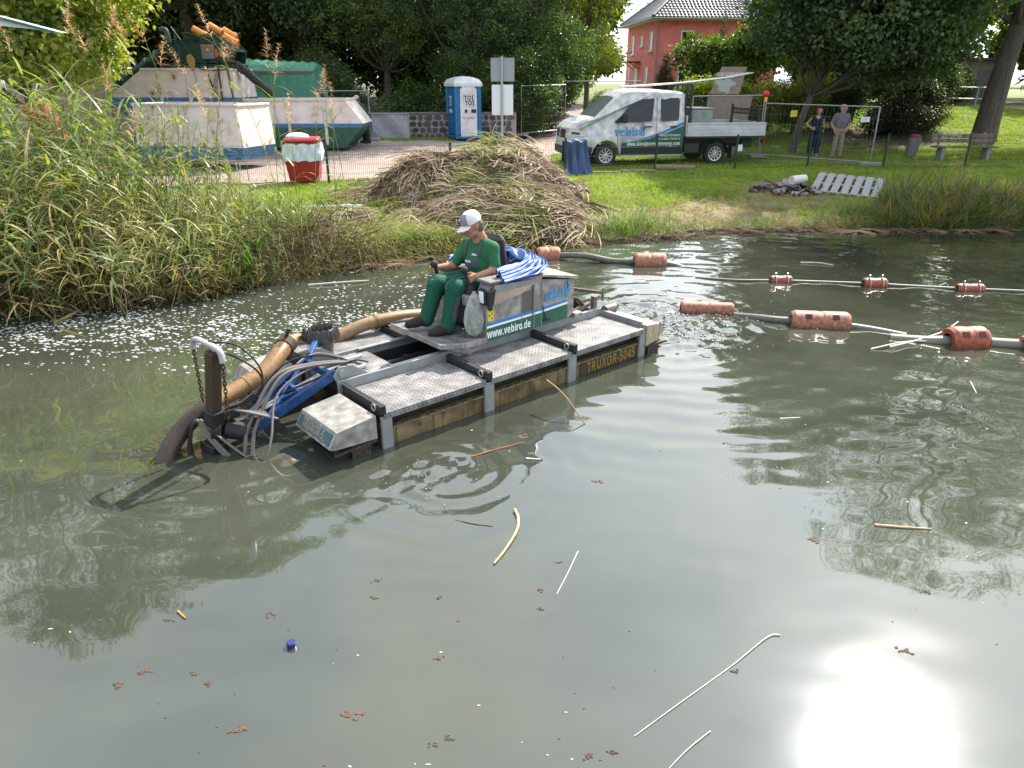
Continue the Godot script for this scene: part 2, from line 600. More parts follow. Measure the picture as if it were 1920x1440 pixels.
func wave(x: float, z: float) -> float:
	var h := 0.0065 * nz.get_noise_2d(x * 5.0 + 40.0, z * 11.0)
	h += 0.0022 * nz2.get_noise_2d(x * 16.0, z * 34.0)
	# rings from the bow wash
	var d := Vector2(x + 0.55, z + 5.15).length()
	h += 0.010 * sin(d * 27.0 + 4.0 * nz.get_noise_2d(x * 14.0, z * 14.0)) * smoothstep(0.15, 0.5, d) * exp(-d * 1.5) * (0.5 + 0.9 * nz.get_noise_2d(x * 9.0 + 50.0, z * 9.0))
	# slower rings round the suction tube
	d = Vector2(x + 2.5, z + 5.6).length()
	h += 0.003 * sin(d * 17.0) * smoothstep(0.1, 0.6, d) * exp(-d * 0.9)
	# wash behind the stern
	d = Vector2(x - 1.9, z + 9.2).length()
	h += 0.011 * sin(d * 19.0 + 3.0 * nz.get_noise_2d(x * 12.0, z * 12.0)) * smoothstep(0.1, 0.8, d) * exp(-d * 0.72) * 1.25
	var rough := exp(-d * d * 0.9)
	h += rough * 0.045 * nz2.get_noise_2d(x * 75.0, z * 75.0)
	h += exp(-d * 0.45) * 0.009 * nz2.get_noise_2d(x * 30.0 + 9.0, z * 46.0)
	# lively open water on the right
	var r := smoothstep(1.2, 4.0, x - 0.5 * (z + 7.0)) * smoothstep(-3.2, -5.5, z)
	h += r * (0.0075 * nz2.get_noise_2d(x * 24.0, z * 42.0) + 0.0060 * nz.get_noise_2d(x * 44.0, z * 60.0))
	# propeller splash beside the bow
	var e := Vector2(x + 0.85, z + 5.05).length()
	h += exp(-e * e * 7.0) * 0.03 * nz2.get_noise_2d(x * 90.0, z * 90.0)
	return h

# mud pales the water round the dredger and left; tree shade painted far right
func silt(x: float, z: float) -> Color:
	var q := smoothstep(1.5, -3.5, x + 0.35 * (z + 6.0) + 0.9 * nz.get_noise_2d(x * 6.0, z * 6.0))
	q = maxf(q * smoothstep(-1.5, -4.0, z + 0.4 * x), 0.7 * exp(-0.5 * Vector2(x - 2.4, z + 8.8).length()))
	q += 0.12 * nz2.get_noise_2d(x * 14.0, z * 20.0)
	var far := 1.0 - 0.45 * smoothstep(2.5, 6.0, x) * smoothstep(-7.0, -11.0, z)  # far right water darkened in colour where the trees shade it
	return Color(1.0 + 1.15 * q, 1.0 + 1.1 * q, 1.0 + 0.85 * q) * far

func make_sky() -> PanoramaSkyMaterial:
	var W := 640; var H := 320
	var im := Image.create(W, H, false, Image.FORMAT_RGBF)
	var s := SUN.normalized()
	var f := FastNoiseLite.new()
	f.seed = 11
	f.frequency = 1.1
	f.fractal_octaves = 5
	for y in H:
		var th := PI * (y + 0.5) / H
		for x in W:
			var az := TAU * (x + 0.5) / W
			var d := Vector3(sin(th) * sin(az), cos(th), -sin(th) * cos(az))
			var c := Color(0.1, 0.11, 0.1)
			if d.y > 0.0:
				var q := d / (d.y + 0.35)
				var cl := clampf(0.5 + 1.1 * f.get_noise_3d(q.x * 1.6, q.z * 1.6, 0.0), 0.0, 1.0)
				cl = smoothstep(0.18, 0.75, cl)
				var blue := Color(0.42, 0.62, 0.95).lerp(Color(0.75, 0.85, 0.98), pow(1.0 - d.y, 3.0))
				var cloud := Color(0.95, 0.985, 1.0)
				c = blue.lerp(cloud, 0.35 + 0.6 * cl) * SKY_B * 1.8
				var a := acos(clampf(d.dot(s), -1, 1))
				var g := 5.0 * exp(-a * 2.5) * (0.35 + 1.9 * pow(1.0 - d.y, 1.6)) + 1.0 * exp(-a * 7.0) + 60.0 * exp(-a * 36.0)
				c += Color(0.97, 0.995, 1.02) * g * SKY_B
			im.set_pixel(x, y, c)
	var m := PanoramaSkyMaterial.new()
	m.panorama = ImageTexture.create_from_image(im)
	return m

const SKY_B := 0.36

func build_view() -> void:
	var cam := Camera3D.new()
	cam.name = "camera"
	add_child(cam)
	cam.position = V(0, 2.95, 0)
	cam.rotation_degrees = V(-23, 0, 0)
	cam.fov = 56.75
	cam.near = 0.05
	cam.far = 1500
	cam.current = true
	var env := Environment.new()
	env.background_mode = Environment.BG_SKY
	env.sky = Sky.new()
	env.sky.sky_material = make_sky()
	env.tonemap_mode = Environment.TONE_MAPPER_LINEAR
	env.tonemap_exposure = 2.25
	env.sdfgi_enabled = true
	env.ssao_enabled = true
	env.ssil_enabled = true
	var we := WorldEnvironment.new()
	we.name = "world"
	we.environment = env
	add_child(we)
	var sun := DirectionalLight3D.new()
	sun.name = "sun"
	add_child(sun)
	sun.look_at_from_position(Vector3.ZERO, -SUN, UP)
	sun.light_energy = 1.6
	sun.light_angular_distance = 0.53
	sun.light_color = Color(1.0, 0.96, 0.9)
	sun.shadow_enabled = true

func build_setting() -> void:
	# ground
	var gm := mat("ground", 1, 1, 1, 0.95, 0.0, "speck", 0.35, 2.5)
	gm.vertex_color_use_as_albedo = true
	var xs := lines(-400, 400, [[-60, 40], [-24, 4], [-12, 0.6], [16, 0.28], [30, 0.8], [60, 4], [400, 40]])
	var zs := lines(40, -460, [[10, 6], [-7, 3], [-9, 0.5], [-24, 0.24], [-46, 0.7], [-100, 4], [-460, 40]])
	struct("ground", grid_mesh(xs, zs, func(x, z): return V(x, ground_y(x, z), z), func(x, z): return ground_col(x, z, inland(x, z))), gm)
	# gravel yard and lane
	var ym := mat("gravel", 1, 1, 1, 0.95, 0.0, "speck", 0.8, 1.2)
	ym.vertex_color_use_as_albedo = true
	var b := MB.new()
	var tri := Geometry2D.triangulate_polygon(PackedVector2Array(YARD))
	var gx := lines(-30, 8, [[-12, 1.0], [8, 0.3]])
	var gz := lines(-16, -61, [[-33, 0.3], [-61, 0.8]])
	var full := grid_mesh(gx, gz, func(x, z): return V(x, ground_y(x, z) + 0.02, z), func(x, z): return Color(0.36, 0.275, 0.255).lerp(Color(0.43, 0.35, 0.32), clampf(0.5 + nz.get_noise_2d(x * 8, z * 8) + 0.6 * nz2.get_noise_2d(x * 30, z * 30), 0, 1)))
	var poly := PackedVector2Array(YARD)
	for i in range(0, full.v.size(), 3):
		var m := (full.v[i] + full.v[i + 1] + full.v[i + 2]) / 3.0
		if Geometry2D.is_point_in_polygon(Vector2(m.x + 0.25 * nz2.get_noise_2d(m.z * 20, 1), m.z + 0.25 * nz2.get_noise_2d(m.x * 20, 2)), poly):
			for k in 3:
				b.v.append(full.v[i + k]); b.n.append(full.n[i + k]); b.t.append(Vector2.ZERO); b.c.append(full.c[i + k])
	struct("gravel_yard", b, ym)
	# narrow path in front of the bench and the one beyond the lawn
	for w in [["path", [Vector2(6.9, -25.2), Vector2(9.5, -24.6), Vector2(12.5, -23.9), Vector2(16.5, -23.5), Vector2(24, -23.3), Vector2(34, -23.5)], 0.42, Color(0.26, 0.21, 0.17)], ["path", [Vector2(10, -44), Vector2(17, -42.5), Vector2(24, -40.5), Vector2(32, -38.5), Vector2(50, -35)], 1.1, Color(0.36, 0.29, 0.26)]]:
		var pb := MB.new()
		pb.col = w[3]
		var line := []
		for p in w[1]:
			line.append(V(p.x, 0, p.y))
		var c := curve(line, 14)
		var rows := []
		for i in c.size():
			var d: Vector3 = (c[mini(i + 1, c.size() - 1)] - c[maxi(i - 1, 0)]).normalized()
			var side := V(-d.z, 0, d.x)
			var row := []
			for k in 5:
				var q: Vector3 = c[i] + side * w[2] * (k * 0.5 - 1.0) * (1.0 + 0.25 * nz2.get_noise_2d(i * 13.0, k * 40.0))
				row.append(V(q.x, ground_y(q.x, q.z) + 0.03, q.z))
			rows.append(row)
		pb.sheet(rows, UP)
		struct(w[0], pb, ym)
	# water
	var wm := mat("water", 0.050, 0.057, 0.042, 0.025, 0.0)
	wm.metallic_specular = 0.72
	wm.clearcoat_enabled = true
	wm.clearcoat = 0.15
	wm.clearcoat_roughness = 0.12
	noise_tex("silt", 0.006, 0.86, 1.0, FastNoiseLite.TYPE_SIMPLEX_SMOOTH, 5, 512, 0.7)
	wm.albedo_texture = texs["silt"]
	wm.uv1_triplanar = true
	wm.uv1_scale = V(0.16, 0.16, 0.16)
	wm.vertex_color_use_as_albedo = true
	var wx := lines(-70, 70, [[-16, 2.0], [-8, 0.16], [11, 0.055], [22, 0.2], [70, 3.0]])
	var wz := lines(30, -17.2, [[0, 1.5], [-2, 0.1], [-6, 0.038], [-10, 0.055], [-17.2, 0.09]])
	var P := []
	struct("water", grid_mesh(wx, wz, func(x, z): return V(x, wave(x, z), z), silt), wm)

# ---------- the amphibious dredger ----------
const BOAT_AT := Vector3(-0.4703, -0.1, -7.4026)
const BOAT_TURN := -0.8568

func along(o: Vector3, x: Vector3, z: Vector3) -> Transform3D:   # text placement: x runs along the words, z faces the reader
	x = x.normalized()
	z = z.normalized()
	return Transform3D(Basis(x, z.cross(x), z), o)

func build_boat() -> void:
	var alu := mat("tread_plate", 0.33, 0.32, 0.325, 0.5, 0.15)
	alu.albedo_texture = texs["treadcol"]
	alu.uv1_triplanar = true
	alu.uv1_scale = V(2.6, 2.6, 2.6)
	alu.heightmap_enabled = true
	alu.heightmap_texture = texs["tread"]
	alu.heightmap_scale = 0.35
	grime(alu, 0.7)
	var galv := mat("galvanised", 0.30, 0.32, 0.325, 0.5, 0.4, "soft", 0.8)
	var dark := mat("dark_steel", 0.035, 0.034, 0.034, 0.6, 0.2, "dirt", 2.5)
	var angle := mat("angle_steel", 0.1, 0.1, 0.105, 0.5, 0.4, "dirt", 3.0)
	var black := mat("black_rubber", 0.015, 0.015, 0.015, 0.75)
	var yellow := mat("stained_yellow_steel", 0.235, 0.175, 0.085, 0.5, 0.05, "stain", 0.5)
	var steel := mat("stainless", 0.44, 0.425, 0.40, 0.4, 0.4, "soft", 0.7)
	var pale := mat("pale_aluminium", 0.42, 0.405, 0.375, 0.45, 0.15, "soft", 1.6)
	var white := mat("white_paint", 0.78, 0.78, 0.77, 0.45, 0.0, "soft", 2.0)
	var blue := mat("arm_blue", 0.03, 0.13, 0.42, 0.35, 0.0, "blotch", 2.0)
	var rusty := mat("rusty_steel", 0.11, 0.07, 0.045, 0.75, 0.2, "dirt", 4.0)
	grime(yellow, 0.6)
	grime(blue, 1.2)
	grime(steel, 1.0)
	grime(pale, 1.1)
	var t := thing("amphibious_dredger", "flat aluminium work boat with yellow stained pontoons and a raised driver cabin", "boat", BOAT_AT, BOAT_TURN)
	for s in [1.0, -1.0]:
		var side := func(x): return x * s
		# pontoon: hull with sloped ends
		var b := MB.new()
		var prof := [Vector2(1.7, 0.262), Vector2(1.7, -0.22), Vector2(-1.75, -0.22), Vector2(-1.85, 0.05), Vector2(-1.85, 0.262)]
		b.prism(prof, 0.36, 0.985, Transform3D(Basis(V(0, 0, 1), V(0, 1, 0), V(s, 0, 0)), Vector3.ZERO))
		var hull := obj("pontoon", b, yellow, t)
		# rub rail and stiffeners
		b = MB.new()
		b.bx(V(s * 0.93, 0.263, -1.74), V(s * 1.012, 0.276, 1.66), 0.004)
		obj("rub_rail", b, mat("rail_dull", 0.3, 0.24, 0.14, 0.5, 0.2, "dirt", 1.5), hull)
		for k in 9:
			b = MB.new()
			var zz := -1.62 + 0.4 * k
			b.bx(V(s * 0.9855, -0.15, zz), V(s * 0.989, 0.262, zz + 0.012))
			if k % 3 == 1:
				b.cyl(V(s * 0.9865, 0.2, zz + 0.15), V(s * 0.996, 0.2, zz + 0.15), 0.018, -1, 10)
			obj("plate_seam", b, mat("seam_brown", 0.10, 0.065, 0.03, 0.7), hull)
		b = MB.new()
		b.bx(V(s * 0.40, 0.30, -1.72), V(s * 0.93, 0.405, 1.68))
		obj("gap_shade_fill", b, black, t)  # black filler that paints the dark gap under the deck lip
		for z in [[1.69, 0.055], [0.545, 0.06], [-0.59, 0.06], [-1.735, 0.05]]:
			b = MB.new()
			b.bx(V(s * 0.987, -0.02, z[0] - z[1]), V(s * 1.024, 0.402, z[0] + z[1]), 0.008)
			obj("bracket", b, galv, t)
		# deck plates
		for z in [[1.72, 0.59], [0.53, -0.57], [-0.63, -1.74]]:
			b = MB.new()
			b.bx(V(s * 0.35, 0.425, z[1]), V(s * 1.03, 0.442, z[0]), 0.004)
			b.bx(V(s * 1.018, 0.382, z[1]), V(s * 1.034, 0.4245, z[0]), 0.004)
			obj("deck_plate", b, alu, t)
		# cross angles between the plates, each with an end block and a lashing ring
		for z in [1.74, 0.56, -0.60, -1.76]:
			b = MB.new()
			b.bx(V(s * 0.35, 0.4, z - 0.025), V(s * 0.97, 0.505, z + 0.005), 0.003)
			b.bx(V(s * 0.35, 0.497, z - 0.045), V(s * 0.965, 0.507, z - 0.026), 0.002)
			var a := obj("cross_angle", b, angle if z > -1.0 else galv, t)
			if z > -1.0:
				b = MB.new()
				b.bx(V(s * 0.972, 0.43, z - 0.045), V(s * 1.035, 0.515, z + 0.02), 0.006)
				obj("end_block", b, dark, a)
				b = MB.new()
				var ring := []
				for k in 13:
					ring.append(V(s * (0.93 + 0.03 * cos(TAU * k / 12.0)), 0.475 + 0.03 * sin(TAU * k / 12.0), z + 0.018))
				b.tube(ring, 0.009, 6)
				obj("ring", b, pale, a)
		b = MB.new()
		b.bx(V(s * 0.325, 0.28, -1.76), V(s * 0.348, 0.535, 1.78), 0.004)
		b.bx(V(s * 0.292, 0.515, -1.76), V(s * 0.324, 0.537, 1.2), 0.004)
		obj("inner_rail", b, galv, t)
		# end flaps
		b = MB.new()
		b.prism([Vector2(1.80, 0.445), Vector2(2.17, 0.40), Vector2(2.25, 0.27), Vector2(2.2, 0.25), Vector2(1.80, 0.23)], 0.40, 1.03, Transform3D(Basis(V(0, 0, 1), V(0, 1, 0), V(s, 0, 0)), Vector3.ZERO))
		var flap := obj("front_flap", b, pale, t)
		b = MB.new()
		b.prism([Vector2(-1.79, 0.47), Vector2(-2.02, 0.45), Vector2(-2.12, 0.36), Vector2(-2.0, 0.25), Vector2(-1.79, 0.22)], 0.40, 1.03, Transform3D(Basis(V(0, 0, 1), V(0, 1, 0), V(s, 0, 0)), Vector3.ZERO))
		obj("rear_flap", b, mat("tan_flap", 0.55, 0.47, 0.33, 0.5, 0.1, "streak", 2.0), t)
		# track under the flaps with idler and guard hooks
		for zz in [1.96, -1.98]:
			b = MB.new()
			b.cyl(V(s * 0.46, 0.1, zz), V(s * 0.95, 0.1, zz), 0.17, -1, 16)
			for k in 14:
				var a := TAU * k / 14.0
				b.box(V(s * 0.705, 0.1 + 0.185 * sin(a), zz + 0.185 * cos(a)), V(0.5, 0.03, 0.035), 0.0, Basis(V(1, 0, 0), -a))
			obj("track", b, black, t)
		for zz in [1.0, -1.0]:
			b = MB.new()
			b.bx(V(s * 1.0, -0.02, zz * 1.86), V(s * 1.012, 0.24, zz * 2.04), 0.002)
			b.bar(V(s * 1.01, 0.215, zz * 1.8), V(s * 1.01, 0.19, zz * 2.2), 0.03, 0.025)
			b.bar(V(s * 1.01, -0.01, zz * 1.8), V(s * 1.01, -0.005, zz * 2.18), 0.03, 0.02)
			b.bar(V(s * 1.01, -0.01, zz * 2.16), V(s * 1.01, 0.06, zz * 2.2), 0.03, 0.02)
			obj("track_guard", b, mat("guard_brown", 0.09, 0.07, 0.045, 0.6, 0.2, "dirt", 2.0), t)
		if s > 0:
			# faded number boards
			var plate := MB.new()
			plate.bx(V(0.986, 0.105, -1.70), V(0.996, 0.265, -0.74), 0.002)
			var np := obj("name_board", plate, mat("board_grime", 0.075, 0.06, 0.035, 0.6, 0.0, "dirt", 4.0), t)
			letters("TRUXOR-5045", 0.165, mat("worn_yellow", 0.42, 0.28, 0.05, 0.6, 0.0, "dirt", 9.0), along(V(1.0, 0.185, -1.235), V(0, 0, -1), V(1, 0, 0)), np, "Droid Sans", true, 0.76)
			var fl := along(V(0.715, 0.334, 2.215), V(1, 0, 0), V(0, 0.52, 0.85))
			plate = MB.new()
			plate.X = fl
			plate.bx(V(-0.29, -0.05, 0.0), V(0.28, 0.05, 0.004), 0.001)
			var fp := obj("name_board", plate, mat("board_teal", 0.10, 0.22, 0.25, 0.55, 0.0, "dirt", 6.0), flap)
			letters("TRUXOR-5..", 0.11, mat("worn_cream", 0.5, 0.45, 0.33, 0.6, 0.0, "dirt", 9.0), fl * Transform3D(Basis(), V(0, 0, 0.006)), fp, "Droid Sans", true, 0.72)
	# cross frames between the pontoons
	var fr := MB.new()
	for z in [1.55, 0.9, -0.1, -1.0, -1.65]:
		fr.bx(V(-0.36, 0.16, z - 0.04), V(0.36, 0.26, z + 0.04), 0.005)
	fr.bx(V(-0.325, 0.0, -1.7), V(-0.30, 0.44, 1.5))
	fr.bx(V(0.30, 0.0, -1.7), V(0.322, 0.44, 1.5))
	fr.bx(V(-0.3, -0.05, -1.7), V(0.3, 0.02, 1.5))
	obj("cross_frame", fr, dark, t)
	# hydraulic rams in the open well
	for x in [-0.17, 0.14]:
		var b := MB.new()
		b.cyl(V(x, 0.36, 1.15), V(x + 0.02, 0.33, 0.25), 0.032, -1, 10)
		b.cyl(V(x + 0.012, 0.345, 0.75), V(x + 0.02, 0.33, 0.2), 0.05, -1, 12)
		b.cyl(V(x + 0.012, 0.345, 0.77), V(x + 0.012, 0.345, 0.72), 0.062, -1, 12)
		obj("hydraulic_ram", b, mat("ram_grey", 0.09, 0.095, 0.105, 0.35, 0.5, "dirt", 4.0), t)
	# front cover between the decks
	var b := MB.new()
	b.prism([Vector2(-0.33, 0.50), Vector2(0.20, 0.50), Vector2(0.285, 0.455), Vector2(0.285, 0.40), Vector2(-0.33, 0.40)], 1.12, 1.46)
	obj("front_cover", b, alu, t)
	# handrail on the far pontoon
	b = MB.new()
	b.tube(curve([V(-0.99, 0.545, 1.25), V(-0.93, 0.545, 0.9), V(-0.80, 0.545, 0.45), V(-0.72, 0.55, 0.2)], 4), 0.017, 8)
	obj("hand_rail", b, pale, t)
	# ---- tilting lift arm
	for s in [1.0, -1.0]:
		b = MB.new()
		b.prism([Vector2(1.34, 0.3), Vector2(1.34, 0.46), Vector2(1.60, 0.64), Vector2(1.74, 0.66), Vector2(1.80, 0.58), Vector2(1.7, 0.3)], 0.30, 0.318, Transform3D(Basis(V(0, 0, 1), V(0, 1, 0), V(s, 0, 0)), Vector3.ZERO))
		b.cyl(V(s * 0.29, 0.59, 1.72), V(s * 0.335, 0.59, 1.72), 0.035, -1, 12)
		obj("arm_lug", b, galv, t)
	b = MB.new()
	for p in [[V(0.26, 0.59, 1.74), V(0.06, 0.19, 2.47)], [V(-0.26, 0.59, 1.74), V(-0.12, 0.22, 2.47)]]:
		b.bar(p[0], p[1], 0.045, 0.09, 0.006)
	b.bar(V(-0.25, 0.56, 1.79), V(0.25, 0.56, 1.79), 0.05, 0.07, 0.005)
	b.bar(V(0.23, 0.52, 1.86), V(-0.13, 0.25, 2.36), 0.035, 0.06, 0.004)
	b.bar(V(-0.23, 0.53, 1.85), V(0.08, 0.27, 2.34), 0.035, 0.06, 0.004)
	b.bar(V(-0.2, 0.42, 2.05), V(0.17, 0.42, 2.05), 0.04, 0.06, 0.004)
	b.bar(V(-0.12, 0.21, 2.45), V(0.06, 0.19, 2.45), 0.07, 0.09, 0.005)
	b.bar(V(-0.24, 0.62, 1.76), V(-0.40, 0.68, 1.60), 0.05, 0.06, 0.004)
	obj("lift_arm", b, blue, t)
	for p in [[V(0.05, 0.50, 1.5), V(-0.02, 0.30, 2.4)], [V(-0.1, 0.50, 1.5), V(-0.08, 0.30, 2.35)]]:
		b = MB.new()
		b.cyl(p[0], p[0].lerp(p[1], 0.6), 0.034, -1, 10)
		b.cyl(p[0].lerp(p[1], 0.6), p[1], 0.018, -1, 8)
		obj("arm_cylinder", b, mat("chrome", 0.42, 0.41, 0.42, 0.3, 0.5), t)
	b = MB.new()
	b.cyl(V(0.22, 0.56, 1.42), V(0.2, 0.54, 1.75), 0.03, -1, 10)
	b.cyl(V(0.05, 0.6, 1.36), V(0.03, 0.58, 1.8), 0.026, -1, 10)
	obj("arm_cylinder", b, mat("chrome", 0, 0, 0), t)
	# ---- suction tool: post, hanger, pump motor
	var P0 := V(-0.02, -0.25, 2.885); var P1 := V(0.25, 1.05, 2.79)
	b = MB.new()
	b.bar(P0, P1, 0.1, 0.1, 0.01, V(0.3, 0, 1))
	var post := obj("tool_post", b, rusty, t)
	for q in [[0.26, 0.34, 0.17], [0.46, 0.58, 0.13]]:
		b = MB.new()
		b.bar(P0.lerp(P1, q[0]), P0.lerp(P1, q[1]), q[2], q[2], 0.012, V(0.3, 0, 1))
		obj("post_collar", b, dark, post)
	b = MB.new()
	b.tube(curve([V(-0.015, 1.02, 2.86), V(0.0, 1.085, 2.855), V(0.06, 1.115, 2.84), V(0.2, 1.1, 2.80), V(0.31, 1.075, 2.765), V(0.335, 1.02, 2.755), V(0.335, 0.97, 2.755)], 5), 0.029, 10, true, 0.75)
	obj("hanger", b, mat("hanger_grey", 0.42, 0.42, 0.43, 0.5, 0.1, "soft", 4.0), post)
	for ch in [[V(-0.015, 1.03, 2.86), V(0.02, 0.55, 2.87)], [V(0.335, 0.98, 2.755), V(0.24, 0.42, 2.76)]]:
		b = MB.new()
		var n := 15
		for k in n:
			var p: Vector3 = ch[0].lerp(ch[1], (k + 0.5) / n)
			var d: Vector3 = (ch[1] - ch[0]) / n * 0.72
			var w := (V(0.013, 0, 0) if k % 2 == 0 else V(0, 0, 0.013))
			var ring := []
			for q in 9:
				var a := TAU * q / 8.0
				ring.append(p + d * cos(a) + w * sin(a))
			b.tube(ring, 0.0055, 5, false)
		obj("chain", b, rusty, post)
	b = MB.new()
	b.cyl(V(0.1, 0.28, 2.74), V(0.2, 0.24, 2.6), 0.085, 0.08, 14)
	b.cyl(V(0.08, 0.31, 2.84), V(0.12, 0.3, 2.78), 0.11, 0.09, 14)
	b.cyl(V(0.2, 0.24, 2.6), V(0.235, 0.23, 2.57), 0.05, 0.045, 12)
	b.box(V(0.08, 0.42, 2.72), V(0.12, 0.1, 0.22), 0.015)
	b.bar(V(0.02, 0.24, 2.46), V(0.08, 0.3, 2.8), 0.09, 0.12, 0.01)
	obj("pump_motor", b, dark, t)
	# hydraulic hoses looping from the arm to the tool
	var grey := mat("hose_grey", 0.16, 0.14, 0.135, 0.5, 0.0, "grain", 6.0)
	for h in [
		[[V(0.2, 0.62, 1.5), V(0.12, 0.66, 1.95), V(0.15, 0.62, 2.25), V(0.27, 0.3, 2.55), V(0.34, 0.06, 2.66), V(0.28, 0.04, 2.76), V(0.17, 0.2, 2.86), V(0.07, 0.36, 2.92), V(0.03, 0.4, 2.95)], 0.017, grey],
		[[V(0.16, 0.62, 1.5), V(0.07, 0.66, 1.95), V(0.10, 0.62, 2.28), V(0.23, 0.3, 2.6), V(0.3, 0.09, 2.7), V(0.24, 0.06, 2.8), V(0.13, 0.24, 2.9), V(0.04, 0.38, 2.94)], 0.018, grey],
		[[V(0.1, 0.6, 1.5), V(0.12, 0.64, 1.9), V(0.22, 0.52, 2.3), V(0.46, 0.25, 2.5), V(0.52, 0.1, 2.6), V(0.42, 0.06, 2.66), V(0.22, 0.24, 2.82), V(0.05, 0.41, 2.93)], 0.011, grey],
		[[V(0.03, 0.4, 2.95), V(-0.03, 0.34, 2.98), V(-0.08, 0.1, 3.03), V(-0.08, -0.15, 3.04)], 0.017, black],
		[[V(0.05, 0.4, 2.95), V(0.02, 0.34, 3.0), V(0.0, 0.1, 3.05), V(0.0, -0.15, 3.06)], 0.017, black],
		[[V(0.02, 0.39, 2.93), V(-0.05, 0.36, 2.96), V(-0.11, 0.14, 3.0), V(-0.12, -0.15, 3.02)], 0.013, black],
		[[V(0.2, 1.12, 2.8), V(0.32, 1.08, 2.62), V(0.42, 0.9, 2.5), V(0.42, 0.72, 2.5), V(0.35, 0.6, 2.6), V(0.22, 0.52, 2.75)], 0.008, black],
		[[V(0.31, 1.05, 2.77), V(0.34, 1.0, 2.66), V(0.42, 0.86, 2.52), V(0.43, 0.7, 2.5), V(0.34, 0.57, 2.62), V(0.2, 0.5, 2.77)], 0.008, black],
		[[V(0.22, 0.58, 1.45), V(0.05, 0.7, 1.75), V(-0.1, 0.66, 2.05), V(-0.02, 0.5, 2.4), V(0.06, 0.42, 2.7)], 0.010, black],
		[[V(-0.05, 0.56, 1.45), V(-0.15, 0.66, 1.75), V(0.0, 0.6, 2.1), V(0.12, 0.4, 2.45), V(0.14, 0.3, 2.6)], 0.009, grey],
		[[V(0.28, 0.62, 1.42), V(0.3, 0.68, 1.6), V(0.2, 0.56, 1.9), V(0.1, 0.44, 2.3), V(0.16, 0.34, 2.62)], 0.009, black]]:
		b = MB.new()
		b.tube(curve(h[0], 8), h[1], 7)
		obj("hydraulic_hose", b, h[2], t)
	for k in 4:
		b = MB.new()
		b.cyl(V(0.13 + 0.03 * k, 0.44, 2.66 - 0.02 * k), V(0.27 + 0.03 * k, 0.40 - 0.015 * k, 2.44 - 0.02 * k), 0.013, -1, 7)
		obj("hose_fitting", b, mat("fitting_steel", 0.16, 0.15, 0.15, 0.4, 0.5), t)
	# suction pipe: ribbed dark end, smooth brown run, second length past the bucket
	var brown := mat("brown_hose", 0.3, 0.17, 0.075, 0.32, 0.0, "blotch", 3.0)
	var darkbrown := mat("dark_brown_hose", 0.07, 0.042, 0.028, 0.4, 0.0, "blotch", 3.0)
	hose("suction_pipe", [V(0.02, -0.25, 3.3), V(-0.05, 0.08, 3.24), V(-0.12, 0.28, 3.05), V(-0.11, 0.41, 2.86), V(-0.13, 0.445, 2.76)], 0.082, darkbrown, t, 0.024, 0.07, 12)
	hose("suction_pipe", [V(-0.13, 0.445, 2.76), V(-0.19, 0.47, 2.56), V(-0.23, 0.495, 2.42)], 0.082, brown, t, 0.024, 0.06, 12)
	b = MB.new()
	b.tube(curve([V(-0.23, 0.495, 2.42), V(-0.29, 0.54, 2.2), V(-0.4, 0.62, 2.02), V(-0.52, 0.68, 1.86)], 6), 0.085, 14)
	obj("suction_pipe", b, brown, t)
	b = MB.new()
	b.tube([V(-0.49, 0.665, 1.90), V(-0.54, 0.69, 1.83)], 0.097, 14)
	b.cyl(V(-0.52, 0.74, 1.86), V(-0.45, 0.86, 1.84), 0.018, -1, 8)
	obj("pipe_clamp", b, rusty, t)
	b = MB.new()
	b.tube([V(-0.135, 0.444, 2.78), V(-0.13, 0.445, 2.73)], 0.098, 14)
	obj("pipe_clamp", b, rusty, t)
	hose("suction_pipe", [V(-0.53, 0.685, 1.84), V(-0.66, 0.66, 1.7), V(-0.8, 0.58, 1.5), V(-0.88, 0.54, 1.25)], 0.06, mat("tan_hose", 0.38, 0.24, 0.13, 0.4, 0.0, "blotch", 3.0), t, 0.03, 0.03, 12)
	hose("discharge_hose", [V(-0.96, 0.40, 1.35), V(-0.93, 0.47, 1.1), V(-0.9, 0.545, 0.85), V(-0.87, 0.575, 0.6), V(-0.84, 0.57, 0.3), V(-0.82, 0.53, -0.1), V(-0.84, 0.5, -0.9), V(-0.9, 0.46, -1.6), V(-0.9, 0.2, -2.2)], 0.075, mat("tan_hose", 0, 0, 0), t, 0.024, 0.09, 12)
	b = MB.new()
	b.tube([V(-0.885, 0.57, 0.66), V(-0.88, 0.572, 0.63)], 0.083, 12)
	obj("hose_strap", b, mat("strap_olive", 0.16, 0.13, 0.03, 0.7), t)
	# ---- cabin
	b = MB.new()
	b.bx(V(-0.46, 0.575, 0.10), V(0.44, 0.605, 0.40), 0.003)
	b.X = Transform3D(Basis(V(1, 0, 0), -0.17), V(0, 0.590, 0.40))
	b.bx(V(-0.46, -0.015, 0.003), V(0.44, 0.015, 0.29), 0.003)
	obj("foot_plate", b, alu, t)
	b = MB.new()
	b.X = Transform3D(Basis(V(1, 0, 0), -0.17), V(0, 0.590, 0.40))
	b.bx(V(-0.475, -0.03, 0.291), V(0.455, 0.022, 0.305), 0.003)
	b.bx(V(0.4415, -0.03, 0.003), V(0.455, 0.022, 0.2905), 0.003)
	b.X = Transform3D.IDENTITY
	b.bx(V(0.4415, 0.55, 0.12), V(0.455, 0.612, 0.40), 0.003)
	b.prism([Vector2(0.66, 0.6), Vector2(0.40, 0.55), Vector2(0.12, 0.55), Vector2(0.3, 0.45)], -0.42, 0.4, Transform3D(Basis(V(0, 0, 1), V(0, 1, 0), V(1, 0, 0)), Vector3.ZERO))
	obj("foot_plate_rim", b, pale, t)
